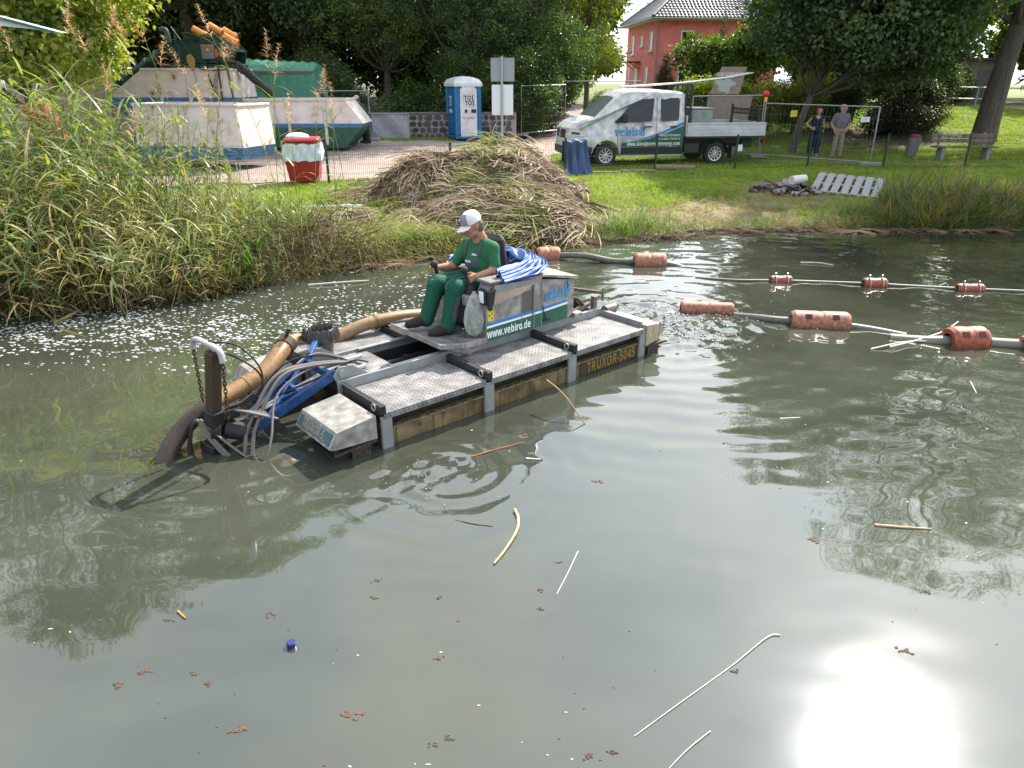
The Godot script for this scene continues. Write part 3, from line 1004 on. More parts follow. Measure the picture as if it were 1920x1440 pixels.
	# side bodies left and right of the seat
	var grn := mat("stripe_green", 0.012, 0.11, 0.065, 0.4, 0.0, "soft", 2.0)
	var blu := mat("stripe_blue", 0.02, 0.19, 0.55, 0.4)
	var wht := mat("stripe_white", 0.8, 0.8, 0.8, 0.4)
	var vb := mat("logo_blue", 0.02, 0.26, 0.58, 0.4)
	for s in [1.0, -1.0]:
		var xf := Transform3D(Basis(V(0, 0, 1), V(0, 1, 0), V(s, 0, 0)), Vector3.ZERO)
		b = MB.new()
		b.prism([Vector2(0.12, 0.56), Vector2(0.12, 1.0), Vector2(0.03, 1.165), Vector2(-0.67, 1.135), Vector2(-0.67, 0.56)], 0.27, 0.44, xf)
		var body := obj("side_body", b, steel, t)
		b = MB.new()   # upper band standing out, with its bevelled lower lip
		b.prism([Vector2(0.015, 1.15), Vector2(-0.52, 1.125), Vector2(-0.52, 1.075), Vector2(0.035, 1.06)], 0.441, 0.475, xf)
		obj("upper_panel", b, galv, body)
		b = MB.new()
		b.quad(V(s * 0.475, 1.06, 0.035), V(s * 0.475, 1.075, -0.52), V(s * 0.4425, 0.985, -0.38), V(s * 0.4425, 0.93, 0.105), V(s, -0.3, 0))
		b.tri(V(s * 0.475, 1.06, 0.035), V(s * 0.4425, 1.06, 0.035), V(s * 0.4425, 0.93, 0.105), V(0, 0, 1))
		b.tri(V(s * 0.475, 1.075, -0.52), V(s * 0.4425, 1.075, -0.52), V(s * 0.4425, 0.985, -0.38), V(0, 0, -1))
		obj("panel_lip", b, mat("sunlit_lip_tan", 0.55, 0.46, 0.37, 0.4, 0.3, "soft", 3.0), body)  # the tan tint carries the sunlit look of the flared lip
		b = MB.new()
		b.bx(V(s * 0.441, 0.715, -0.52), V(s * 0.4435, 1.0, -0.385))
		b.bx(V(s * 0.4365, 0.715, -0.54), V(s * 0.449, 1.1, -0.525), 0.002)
		obj("recess_shade_plate", b, mat("grille", 0.14, 0.13, 0.125, 0.45, 0.5, "soft", 12.0), body)  # flat plate, darkened in colour for the shaded door recess
		for z in [0.112, -0.375, -0.555, -0.668]:
			b = MB.new()
			b.bx(V(s * 0.441, 0.562, z - 0.004), V(s * 0.447, 1.05, z + 0.004))
			obj("seam", b, galv, body)
		for st in [[0.562, 0.695, 0.675, grn], [0.699, 0.722, 0.69, wht], [0.725, 0.752, 0.71, blu]]:
			var g := MB.new()
			for seg in [[0.106, -0.370], [-0.381, -0.55], [-0.56, -0.663]]:
				var up := func(z): return lerpf(0.0, 0.02, clampf((0.1 - z) / 0.76, 0, 1)) if st[0] > 0.57 else 0.0
				var z0: float = seg[0]; var z1: float = seg[1]
				g.prism([Vector2(z0, st[0] + up.call(z0)), Vector2(z1, st[0] + up.call(z1)), Vector2(z1, st[1] + lerpf(0.0, 0.02, (0.1 - z1) / 0.76)), Vector2(z0, st[1] + lerpf(0.0, 0.02, (0.1 - z0) / 0.76))], 0.4405, 0.445, xf)
			obj("stripe", g, st[3], body)
		if s > 0:
			letters("www.vebiro.de", 0.118, wht, along(V(0.4455, 0.632, -0.2), V(0, 0, -1), V(1, 0, 0)), body, "Droid Sans", true, 0.72)
			b = MB.new()
			b.bx(V(0.441, 0.775, 0.015), V(0.4435, 0.915, 0.095))
			var lab := obj("warning_label", b, mat("label_yellow", 0.62, 0.5, 0.03, 0.5), body)
			for q in [[0.035, 0.895, 0.014], [0.065, 0.895, 0.014], [0.035, 0.85, 0.008], [0.07, 0.835, 0.01], [0.035, 0.80, 0.009]]:
				b = MB.new()
				b.cyl(V(0.443, q[1], q[0]), V(0.4455, q[1], q[0]), q[2], -1, 10)
				obj("label_print", b, mat("print_black", 0.02, 0.02, 0.02, 0.6), lab)
		# work lamp on the front corner
		b = MB.new()
		b.prism([Vector2(0.035, 1.12), Vector2(0.125, 1.10), Vector2(0.125, 0.93), Vector2(0.105, 0.90), Vector2(0.06, 0.98)], 0.4765, 0.51, xf)
		b.bx(V(s * 0.38, 0.96, 0.115), V(s * 0.4765, 1.13, 0.16), 0.012)
		var lamp := obj("work_lamp", b, black, t)
		b = MB.new()
		b.bx(V(s * 0.395, 0.985, 0.158), V(s * 0.465, 1.105, 0.167), 0.004)
		obj("lamp_glass", b, mat("lamp_glass", 0.75, 0.77, 0.78, 0.15), lamp)
		# arm rest with control box
		b = MB.new()
		b.bx(V(s * 0.26, 1.166, -0.2), V(s * 0.48, 1.20, 0.1), 0.01)
		obj("arm_rest", b, mat("weathered_grey", 0.3, 0.29, 0.28, 0.7, 0.0, "dirt", 4.0), t)
		b = MB.new()
		b.bx(V(s * 0.20, 0.93, 0.02), V(s * 0.41, 1.04, 0.24), 0.008)
		var cb := obj("control_box", b, pale, t)
		b = MB.new()
		b.lathe([Vector2(0.0, 0.0), Vector2(0.06, 0.0), Vector2(0.055, 0.03), Vector2(0.04, 0.05), Vector2(0.043, 0.06), Vector2(0.025, 0.085), Vector2(0.02, 0.1)], 12, Transform3D(Basis(), V(s * 0.245, 1.04, 0.15 if s > 0 else 0.19)))
		var jz := 0.15 if s > 0 else 0.235
		b.tube([V(s * 0.235, 1.12, jz), V(s * 0.215, 1.18, jz + 0.01), V(s * 0.21, 1.235, jz + 0.025), V(s * 0.205, 1.285, jz + 0.045)], [0.02, 0.02, 0.022, 0.03], 10)
		b.ball(V(s * 0.205, 1.29, jz + 0.05), V(0.036, 0.04, 0.045), 10, 8)
		obj("joystick", b, black, cb)
	b = MB.new()
	b.bx(V(-0.269, 0.56, -0.6), V(0.269, 0.86, -0.02), 0.01)
	b.bx(V(-0.26, 0.60, -0.015), V(0.26, 0.84, 0.03), 0.008)
	var sb := obj("seat_base", b, mat("seat_base_black", 0.02, 0.02, 0.022, 0.5), t)
	b = MB.new()
	b.box(V(-0.03, 0.895, -0.16), V(0.46, 0.09, 0.46), 0.035)
	obj("seat", b, mat("seat_vinyl", 0.028, 0.028, 0.032, 0.45), t)
	b = MB.new()
	b.X = Transform3D(Basis(V(1, 0, 0), 0.16), V(-0.03, 0.93, -0.4))
	b.box(V(0, 0.31, -0.03), V(0.44, 0.66, 0.1), 0.045)
	b.box(V(0, 0.02, -0.03), V(0.3, 0.2, 0.06), 0.02)
	obj("backrest", b, mat("seat_vinyl", 0, 0, 0), t)
	# engine housing
	b = MB.new()
	b.prism([Vector2(-0.672, 0.56), Vector2(-0.672, 1.085), Vector2(-1.19, 1.0), Vector2(-1.19, 0.60), Vector2(-1.1, 0.56)], -0.42, 0.42, Transform3D(Basis(V(0, 0, 1), V(0, 1, 0), V(1, 0, 0)), Vector3.ZERO))
	var eng := obj("engine_housing", b, steel, t)
	b = MB.new()
	b.prism([Vector2(-0.67, 1.12), Vector2(-0.67, 1.14), Vector2(-1.24, 1.035), Vector2(-1.24, 1.0)], -0.44, 0.44, Transform3D(Basis(V(0, 0, 1), V(0, 1, 0), V(1, 0, 0)), Vector3.ZERO))
	obj("hood", b, pale, eng)
	b = MB.new()
	b.bx(V(-0.45, 0.54, -1.32), V(0.45, 0.6, -1.192), 0.01)
	obj("rear_ledge", b, pale, eng)
	for st in [[0.562, 0.685, grn], [0.689, 0.713, wht], [0.716, 0.742, blu]]:
		b = MB.new()
		b.prism([Vector2(-0.675, st[0] + (0.02 if st[0] > 0.6 else 0.0)), Vector2(-1.09, st[0] + (0.045 if st[0] > 0.6 else 0.0)), Vector2(-1.09, st[1] + 0.045), Vector2(-0.675, st[1] + 0.02)], 0.4205, 0.424, Transform3D(Basis(V(0, 0, 1), V(0, 1, 0), V(1, 0, 0)), Vector3.ZERO))
		obj("stripe", b, st[2], eng)
	letters("vebiro", 0.165, vb, along(V(0.4225, 0.89, -0.92), V(0, 0.02, -1), V(1, 0, 0)), eng, "Droid Serif", true, 0.72)
	letters("Gewässersanierung", 0.048, mat("logo_pale", 0.45, 0.5, 0.55, 0.5), along(V(0.4225, 0.795, -0.9), V(0, 0.02, -1), V(1, 0, 0)), eng, "Droid Sans", false, 0.9)
	drop_logo(eng, V(0.4225, 0.965, -1.07), V(0, 0, -1), V(1, 0, 0), 0.1)
	b = MB.new()
	b.tube([V(0.43, 1.0, -0.66), V(0.43, 0.86, -0.665), V(0.445, 0.62, -0.74)], 0.007, 6)
	b.cyl(V(0.43, 0.62, -0.7), V(0.46, 0.62, -0.78), 0.012, -1, 8)
	obj("hood_stay", b, black, eng)
	# hoses and frame behind the engine
	b = MB.new()
	for k in 7:
		var x := -0.3 + 0.1 * k
		b.tube(curve([V(x, 0.75, -1.2), V(x + 0.03, 0.74 + 0.03 * sin(k * 2.0), -1.33), V(x - 0.02, 0.6, -1.5), V(x, 0.48, -1.62)], 5), 0.022 + 0.004 * sin(k * 3.7), 7)
	obj("engine_hoses", b, black, t)
	b = MB.new()
	b.bar(V(0.3, 0.47, -0.75), V(0.28, 0.60, -1.62), 0.04, 0.05, 0.004)
	b.bar(V(-0.3, 0.47, -0.75), V(-0.28, 0.60, -1.62), 0.04, 0.05, 0.004)
	b.bx(V(-0.32, 0.45, -1.70), V(0.32, 0.53, -1.64), 0.006)
	for x in [-0.28, 0.28]:
		b.bx(V(x - 0.03, 0.4, -1.72), V(x + 0.03, 0.68, -1.66), 0.005)
	b.bar(V(-0.28, 0.72, -1.5), V(0.30, 0.70, -1.82), 0.03, 0.04, 0.004)
	b.cyl(V(0.3, 0.6, -1.82), V(0.3, 0.76, -1.82), 0.014, -1, 8)
	b.cyl(V(0.36, 0.5, -1.8), V(0.36, 0.5, -1.98), 0.055, -1, 12)
	obj("rear_frame", b, mat("rear_frame_steel", 0.3, 0.26, 0.21, 0.5, 0.35, "dirt", 3.0), t)
	for s in [1.0, -1.0]:
		b = MB.new()
		b.cyl(V(s * 0.15, 0.02, -1.72), V(s * 0.15, -0.02, -2.0), 0.05, 0.08, 12)
		obj("propulsion_unit", b, dark, t)
	# folded sun canopy behind the seat: bunched cloth over hoops
	var cl := mat("canopy_blue", 0.02, 0.09, 0.42, 0.55, 0.0, "soft", 5.0)
	var clw := mat("canopy_highlight", 0.12, 0.22, 0.5, 0.6, 0.0, "soft", 5.0)  # light blue folds, highlights on the blue cloth put into colour
	for k in 6:
		var m: Material = cl if k % 3 != 2 else clw
		var rr := []
		for i in 41:
			var a := lerpf(-0.05, PI + 0.05, i / 40.0)
			var R := 0.5 - 0.018 * k
			var base := V(R * cos(a), 0, -0.08 - (0.88 - 0.045 * k) * pow(maxf(sin(a), 0.0), 0.55))
			var inw := V(-cos(a), 0, 0.9 * sin(a)).normalized()
			var row := []
			for j in 9:
				var z := 0.022 * (j % 2) + 0.012 * sin(i * 0.9 + k * 1.7 + j)
				row.append(base + inw * (0.012 * j * (1.0 + 0.35 * sin(i * 0.45 + k)) - 0.02) + V(0, 1.175 + 0.02 * k + 0.05 * sin(a) + z - 0.010 * j * (0.5 + 0.5 * sin(i * 0.6 + k * 2.0)), 0))
			rr.append(row)
		b = MB.new()
		b.sheet(rr, UP)
		obj("folded_canopy", b, m, t)
	var rows := []
	for i in 9:
		var row := []
		for j in 15:
			var a := lerpf(0.25, PI - 0.25, j / 14.0)
			var q := lerpf(0.72, 0.42, i / 8.0)
			row.append(V(0.42 * cos(a) * (0.75 + 0.25 * q), 1.17 - 0.15 * (i / 8.0) + 0.02 * sin(j * 2.3 + i * 1.7), -0.12 - q * pow(sin(a), 0.55)))
		rows.append(row)
	b = MB.new()
	b.sheet(rows, UP)
	obj("canopy_cloth", b, mat("canopy_cloth", 0.16, 0.33, 0.62, 0.6, 0.0, "soft", 4.0), t)

# a drop-shaped emblem, blue half and green half with a pale curve
func drop_logo(parent: Node, at: Vector3, x: Vector3, z: Vector3, h: float) -> void:
	var xf := along(at, x, z)
	for part in [[-1.0, mat("logo_blue", 0, 0, 0)], [1.0, mat("stripe_green", 0, 0, 0)]]:
		var pts := [Vector2(0, 0.55 * h)]
		for k in 9:
			var a := lerpf(0.35, PI * 0.5, k / 8.0) if false else lerpf(PI * 0.25, -PI * 0.5, k / 8.0)
			pts.append(Vector2(part[0] * 0.3 * h * cos(a), -0.15 * h + 0.3 * h * sin(a)))
		pts.append(Vector2(0, -0.45 * h))
		pts.append(Vector2(part[0] * 0.1 * h, -0.12 * h))
		var b := MB.new()
		b.prism(pts, 0.0, 0.004, xf)
		obj("emblem", b, part[1], parent)

# ---------- people: smooth-joined capsules meshed as surface nets ----------
func cap_d(p: Vector3, b: Array) -> float:
	var ba: Vector3 = b[1] - b[0]
	var l := ba.length_squared()
	var h := clampf((p - b[0]).dot(ba) / l, 0.0, 1.0) if l > 1e-9 else 0.0
	return (p - b[0] - ba * h).length() - lerpf(b[2], b[3], h)

func field(bones: Array, p: Vector3, k := 0.03) -> float:
	var f := 10.0
	for b in bones:
		var d := cap_d(p, b)
		var h := maxf(k - absf(f - d), 0.0) / k
		f = minf(f, d) - h * h * k * 0.25
	return f

# first surface met from o along d
func hit(bones: Array, o: Vector3, d: Vector3) -> Vector3:
	var t := 0.0
	for i in 60:
		var f := field(bones, o + d * t)
		if f < 0.0008:
			break
		t += f * 0.9
	return o + d * t

func nets(out: MB, bones: Array, cell: float, k := 0.03, wrinkle := 0.0, plain := Color.BLACK) -> void:
	var lo := Vector3(1e9, 1e9, 1e9)
	var hi := -lo
	for b in bones:
		var r: float = maxf(b[2], b[3]) + cell * 2.5
		for e in 2:
			lo = lo.min(b[e] - Vector3(r, r, r))
			hi = hi.max(b[e] + Vector3(r, r, r))
	var nx := int((hi.x - lo.x) / cell) + 2; var ny := int((hi.y - lo.y) / cell) + 2; var nzz := int((hi.z - lo.z) / cell) + 2
	var F := PackedFloat32Array(); F.resize(nx * ny * nzz); F.fill(10.0)
	var R := PackedFloat32Array(); R.resize(nx * ny * nzz); R.fill(10.0)
	var I := PackedInt32Array(); I.resize(nx * ny * nzz)
	for bi in bones.size():
		var b: Array = bones[bi]
		var r: float = maxf(b[2], b[3]) + k + cell * 2.0
		var a0: Vector3 = (b[0].min(b[1]) - Vector3(r, r, r) - lo) / cell
		var a1: Vector3 = (b[0].max(b[1]) + Vector3(r, r, r) - lo) / cell
		var B0: Vector3 = b[0]; var ba: Vector3 = b[1] - b[0]; var l := maxf(ba.length_squared(), 1e-9)
		var ra: float = b[2]; var dr: float = b[3] - b[2]
		for x in range(maxi(0, int(a0.x)), mini(nx, int(a1.x) + 1)):
			for y in range(maxi(0, int(a0.y)), mini(ny, int(a1.y) + 1)):
				var at := (x * ny + y) * nzz
				for z in range(maxi(0, int(a0.z)), mini(nzz, int(a1.z) + 1)):
					var p := lo + Vector3(x, y, z) * cell - B0
					var h := clampf(p.dot(ba) / l, 0.0, 1.0)
					var d := (p - ba * h).length() - ra - dr * h
					var i := at + z
					if d < R[i]:
						R[i] = d
						I[i] = bi
					var f := F[i]
					var q := maxf(k - absf(f - d), 0.0) / k
					F[i] = minf(f, d) - q * q * k * 0.25
	var vid := {}
	var P := PackedVector3Array(); var N := PackedVector3Array(); var C := PackedColorArray()
	var off := [0, nzz * ny, nzz, nzz * ny + nzz, 1, nzz * ny + 1, nzz + 1, nzz * ny + nzz + 1]
	var edges := [[0, 1], [2, 3], [4, 5], [6, 7], [0, 2], [1, 3], [4, 6], [5, 7], [0, 4], [1, 5], [2, 6], [3, 7]]
	for x in nx - 1:
		for y in ny - 1:
			for z in nzz - 1:
				var at := (x * ny + y) * nzz + z
				var f0 := F[at]
				if absf(f0) > cell * 2.0:
					continue
				var m := 0
				for e in 8:
					if F[at + off[e]] < 0.0:
						m |= 1 << e
				if m == 0 or m == 255:
					continue
				var s := Vector3.ZERO; var cnt := 0
				for e in edges:
					if ((m >> e[0]) & 1) != ((m >> e[1]) & 1):
						var fa := F[at + off[e[0]]]; var fb := F[at + off[e[1]]]
						var t := fa / (fa - fb)
						var pa := Vector3(e[0] & 1, (e[0] >> 1) & 1, e[0] >> 2); var pb := Vector3(e[1] & 1, (e[1] >> 1) & 1, e[1] >> 2)
						s += pa.lerp(pb, t)
						cnt += 1
				s /= cnt
				var g := Vector3(F[at + off[1]] + F[at + off[3]] + F[at + off[5]] + F[at + off[7]] - f0 - F[at + off[2]] - F[at + off[4]] - F[at + off[6]],
					F[at + off[2]] + F[at + off[3]] + F[at + off[6]] + F[at + off[7]] - f0 - F[at + off[1]] - F[at + off[4]] - F[at + off[5]],
					F[at + off[4]] + F[at + off[5]] + F[at + off[6]] + F[at + off[7]] - f0 - F[at + off[1]] - F[at + off[2]] - F[at + off[3]]).normalized()
				var p := lo + (Vector3(x, y, z) + s) * cell
				var near: int = at + off[(1 if s.x > 0.5 else 0) + (2 if s.y > 0.5 else 0) + (4 if s.z > 0.5 else 0)]
				var col: Color = bones[I[near]][4]
				if wrinkle > 0.0 and not col.is_equal_approx(plain):
					var q := p * 420.0
					p += g * wrinkle * (nz.get_noise_3d(q.x, q.y * 1.7, q.z) + 0.6 * nz2.get_noise_3d(q.x * 2.0, q.y * 3.0, q.z * 2.0))
				vid[at] = P.size()
				P.append(p); N.append(g); C.append(col)
	if wrinkle > 0.0:   # let the folds show in the shading
		var M := PackedVector3Array(); M.resize(P.size())
		for at in vid:
			var i: int = vid[at]
			M[i] = N[i]
	for at in vid:
		var x: int = at / (ny * nzz); var y: int = (at / nzz) % ny; var z: int = at % nzz
		var s0 := F[at] < 0.0
		for ax in 3:
			var step: int = [ny * nzz, nzz, 1][ax]
			var u: int = [nzz, 1, ny * nzz][ax]; var w: int = [1, ny * nzz, nzz][ax]
			if (F[at + step] < 0.0) == s0:
				continue
			if not (vid.has(at - u) and vid.has(at - w) and vid.has(at - u - w)):
				continue
			var a: int = vid[at]; var b: int = vid[at - u]; var c: int = vid[at - u - w]; var d: int = vid[at - w]
			for t in [[a, b, c], [a, c, d]]:
				var i0: int = t[0]; var i1: int = t[1]; var i2: int = t[2]
				var gn := (P[i2] - P[i0]).cross(P[i1] - P[i0])
				if gn.dot(N[i0] + N[i1] + N[i2]) < 0.0:
					var q := i1; i1 = i2; i2 = q
					gn = -gn
				gn = gn.normalized()
				for i in [i0, i1, i2]:
					out.v.append(P[i])
					out.n.append(N[i].lerp(gn, 0.35 if wrinkle > 0.0 else 0.0).normalized())
					out.c.append(C[i]); out.t.append(Vector2.ZERO)

func moved(bones: Array, xf: Transform3D) -> Array:
	var o := []
	for b in bones:
		o.append([xf * b[0], xf * b[1], b[2], b[3], b[4]])
	return o

func head_bones(skin: Color, hair: Color, long_hair: bool, bald := false) -> Array:
	var dk := Color(0.05, 0.035, 0.03)
	var lip := skin * Color(0.75, 0.5, 0.5)
	var o := [
		[V(0, 0.035, -0.02), V(0, 0.02, 0.02), 0.084, 0.078, skin],
		[V(0, 0.0, 0.035), V(0, -0.06, 0.045), 0.06, 0.047, skin],
		[V(-0.03, -0.06, 0.02), V(0, -0.09, 0.058), 0.036, 0.024, skin],
		[V(0.03, -0.06, 0.02), V(0, -0.09, 0.058), 0.036, 0.024, skin],
		[V(0, 0.015, 0.088), V(0, -0.028, 0.11), 0.010, 0.014, skin],
		[V(-0.045, 0.032, 0.068), V(0.045, 0.032, 0.068), 0.02, 0.02, skin],
		[V(-0.04, -0.02, 0.068), V(-0.025, -0.03, 0.075), 0.02, 0.016, skin],
		[V(0.04, -0.02, 0.068), V(0.025, -0.03, 0.075), 0.02, 0.016, skin],
		[V(0.032, 0.008, 0.081), V(0.034, 0.008, 0.081), 0.009, 0.009, dk],
		[V(-0.032, 0.008, 0.081), V(-0.034, 0.008, 0.081), 0.009, 0.009, dk],
		[V(-0.02, -0.056, 0.09), V(0.02, -0.056, 0.09), 0.007, 0.007, lip],
		[V(0.083, 0.015, -0.012), V(0.08, -0.02, -0.005), 0.016, 0.012, skin],
		[V(-0.083, 0.015, -0.012), V(-0.08, -0.02, -0.005), 0.016, 0.012, skin],
		[V(0, -0.05, -0.025), V(0, -0.17, -0.05), 0.056, 0.06, skin]]
	if not bald:
		o += [[V(0, 0.06, -0.03), V(0, 0.055, 0.01), 0.078, 0.072, hair], [V(0.03, 0.01, -0.05), V(0.03, -0.03, -0.055), 0.062, 0.05, hair], [V(-0.03, 0.01, -0.05), V(-0.03, -0.03, -0.055), 0.062, 0.05, hair]]
	else:
		o += [[V(0.035, 0.0, -0.05), V(0.035, -0.03, -0.055), 0.057, 0.045, hair], [V(-0.035, 0.0, -0.05), V(-0.035, -0.03, -0.055), 0.057, 0.045, hair]]
	if long_hair:
		for s in [-1.0, 1.0]:
			o += [[V(s * 0.065, 0.03, -0.02), V(s * 0.075, -0.12, -0.01), 0.04, 0.028, hair], [V(s * 0.03, 0.0, -0.07), V(s * 0.035, -0.15, -0.06), 0.05, 0.032, hair]]
	return o

# wrist at the origin, fingers along +z, back of the hand +y, thumb on the side s
func hand_bones(skin: Color, s: float, curl: float, thumb_in := 0.6) -> Array:
	var o := []
	for i in 4:
		o.append([V(s * 0.012 * (1.5 - i) * 0.9, 0, 0.0), V(s * 0.021 * (1.5 - i), 0, 0.078), 0.018, 0.0125, skin])
	var L := [0.072, 0.08, 0.074, 0.058]
	for i in 4:
		var p := V(s * 0.021 * (1.5 - i), 0.0, 0.08)
		var a := 0.25 + curl * 0.55
		for j in 3:
			var l: float = L[i] * [0.45, 0.31, 0.24][j]
			var q := p + V(s * 0.002 * (1.5 - i), -sin(a) * l, cos(a) * l)
			o.append([p, q, 0.0098 - j * 0.0009, 0.0092 - j * 0.0009, skin])
			p = q
			a += curl
	var t0 := V(s * 0.024, -0.006, 0.02)
	var t1 := V(s * 0.048, -0.022, 0.048)
	var t2 := V(s * lerpf(0.062, 0.036, thumb_in), -0.04, 0.072)
	var t3 := V(s * lerpf(0.068, 0.018, thumb_in), -0.055, 0.088)
	o += [[t0, t1, 0.016, 0.012, skin], [t1, t2, 0.0115, 0.0102, skin], [t2, t3, 0.010, 0.008, skin]]
	return o

# J: joints, S: colours and build
func body_bones(J: Dictionary, S: Dictionary) -> Array:
	var w: float = S.get("w", 1.0)
	var top: Color = S.top; var tr: Color = S.trousers; var sk: Color = S.skin; var sh: Color = S.shoe
	var up: Vector3 = (J.neck - J.pelvis).normalized()
	var sd: Vector3 = (J.lsh - J.rsh).normalized()
	var fw := sd.cross(up).normalized()
	var o := []
	var mid: Vector3 = J.pelvis.lerp(J.neck, 0.42)
	var chest: Vector3 = J.pelvis.lerp(J.neck, 0.72)
	o.append([J.pelvis - sd * 0.07 * w, J.pelvis + sd * 0.07 * w, 0.118 * w, 0.118 * w, tr])
	for s in [-1.0, 1.0]:
		o.append([J.pelvis + up * 0.09 + sd * s * 0.06 * w, mid + sd * s * 0.07 * w, 0.112 * w, 0.112 * w, top if not S.get("overalls", false) else tr])
		o.append([mid + sd * s * 0.07 * w, chest + sd * s * 0.085 * w, 0.112 * w, 0.112 * w, top])
	o.append([mid + fw * 0.025 * S.get("belly", 0.5), mid + fw * 0.05 * S.get("belly", 0.5) + up * 0.06, 0.12 * w, 0.115 * w, top])
	o.append([chest - sd * 0.11 * w + up * 0.03, chest + sd * 0.11 * w + up * 0.03, 0.10 * w, 0.10 * w, top])
	o.append([J.rsh, J.neck - up * 0.015 - sd * 0.04, 0.066 * w, 0.058, top])
	o.append([J.lsh, J.neck - up * 0.015 + sd * 0.04, 0.066 * w, 0.058, top])
	o.append([J.neck - up * 0.03, J.neck.lerp(J.head, 0.5), 0.058, 0.052, sk])
	for s in ["l", "r"]:
		var a: Vector3 = J[s + "sh"]; var e: Vector3 = J[s + "el"]; var h: Vector3 = J[s + "wr"]
		var fr: float = S.get("sleeve", 0.6)
		if fr > 0.0:
			o.append([a, a.lerp(e, fr), 0.066 * w, 0.06 * w, top])
		else:
			o.append([a, a.lerp(e, 0.12), 0.055 * w, 0.05 * w, sk])
		o.append([a.lerp(e, 0.3), e, 0.046 * w, 0.040 * w, sk])
		o.append([e, h, 0.041 * w, 0.028, sk])
		var hip: Vector3 = J[s + "hip"]; var kn: Vector3 = J[s + "kn"]; var an: Vector3 = J[s + "an"]; var toe: Vector3 = J[s + "toe"]
		var lw: float = S.get("leg", 1.0)
		o.append([hip, kn, 0.098 * w, 0.07 * lw, tr])
		o.append([kn, an, 0.07 * lw, 0.058 * lw, tr])
		if S.get("bare_ankle", false):
			o.append([an, toe.lerp(an, 0.7) - up * 0.02, 0.03, 0.03, sk])
		var heel: Vector3 = an + (an - toe).normalized() * 0.03
		heel.y = toe.y + 0.008
		o.append([heel, toe.lerp(heel, 0.35), 0.045, 0.047, sh])
		o.append([toe.lerp(heel, 0.4), toe, 0.047, 0.040, sh])
		if not S.get("bare_ankle", false):
			o.append([an - V(0, 0.03, 0), heel + V(0, 0.03, 0), 0.045, 0.045, sh])
	return o

func cloth_mat() -> StandardMaterial3D:
	var m := mat("skin_and_cloth", 1, 1, 1, 0.75)
	m.vertex_color_use_as_albedo = true
	m.metallic_specular = 0.3
	return m

func look(fw: Vector3, up := Vector3.UP) -> Basis:   # +z along fw
	var z := fw.normalized()
	var x := up.cross(z).normalized()
	return Basis(x, z.cross(x), z)

# strip of cloth laid over the body: rays from front (dir) at each point of a path, width w
func strap(parent: Node, called: String, bones: Array, path: Array, dir: Vector3, w: float, m: Material) -> void:
	var c := curve(path, 5)
	var rows := []
	for i in c.size():
		var d: Vector3 = (c[mini(i + 1, c.size() - 1)] - c[maxi(i - 1, 0)]).normalized()
		var s := d.cross(dir).normalized()
		var row := []
		for k in 3:
			var p: Vector3 = c[i] + s * w * (k - 1) * 0.5
			row.append(hit(bones, p - dir * 0.6, dir) - dir * 0.008)
		rows.append(row)
	var b := MB.new()
	b.sheet(rows, -dir)
	obj(called, b, m, parent)

func cap_part(parent: Node, xf: Transform3D, main: Material, front: Material) -> void:
	var b := MB.new()
	b.X = xf * Transform3D(Basis().scaled(V(1.0, 1.0, 1.14)), V(0, 0, -0.005))
	b.lathe([Vector2(0.098, 0.032), Vector2(0.0985, 0.055), Vector2(0.093, 0.09), Vector2(0.075, 0.122), Vector2(0.045, 0.14), Vector2(0.0, 0.146)], 20)
	var c := obj("cap", b, main, parent)
	b = MB.new()
	b.X = xf
	var rows := []
	for i in 5:
		var row := []
		for j in 13:
			var a := lerpf(-1.15, 1.15, j / 12.0)
			var r := 0.1 + 0.075 * (i / 4.0) * pow(cos(a * 0.92), 0.7)
			row.append(V(sin(a) * lerpf(0.098, 0.092, i / 4.0), 0.034 - 0.022 * (i / 4.0) - 0.25 * sin(a) * sin(a) * 0.06, cos(a) * 0.11 + (r - 0.1)))
		rows.append(row)
	b.sheet(rows, UP)
	obj("brim", b, main, c)
	b = MB.new()
	b.X = xf
	rows = []
	for i in 6:
		var row := []
		var q: Vector2 = [Vector2(0.0995, 0.04), Vector2(0.1, 0.055), Vector2(0.095, 0.09), Vector2(0.086, 0.108), Vector2(0.072, 0.126), Vector2(0.05, 0.139)][i]
		for j in 9:
			var a := lerpf(-0.85, 0.85, j / 8.0)
			row.append(V(sin(a) * q.x * 1.012, q.y + 0.001, cos(a) * q.x * 1.155 - 0.005))
		rows.append(row)
	b.sheet(rows, V(0, 0.3, 1))
	obj("cap_front", b, front, c)

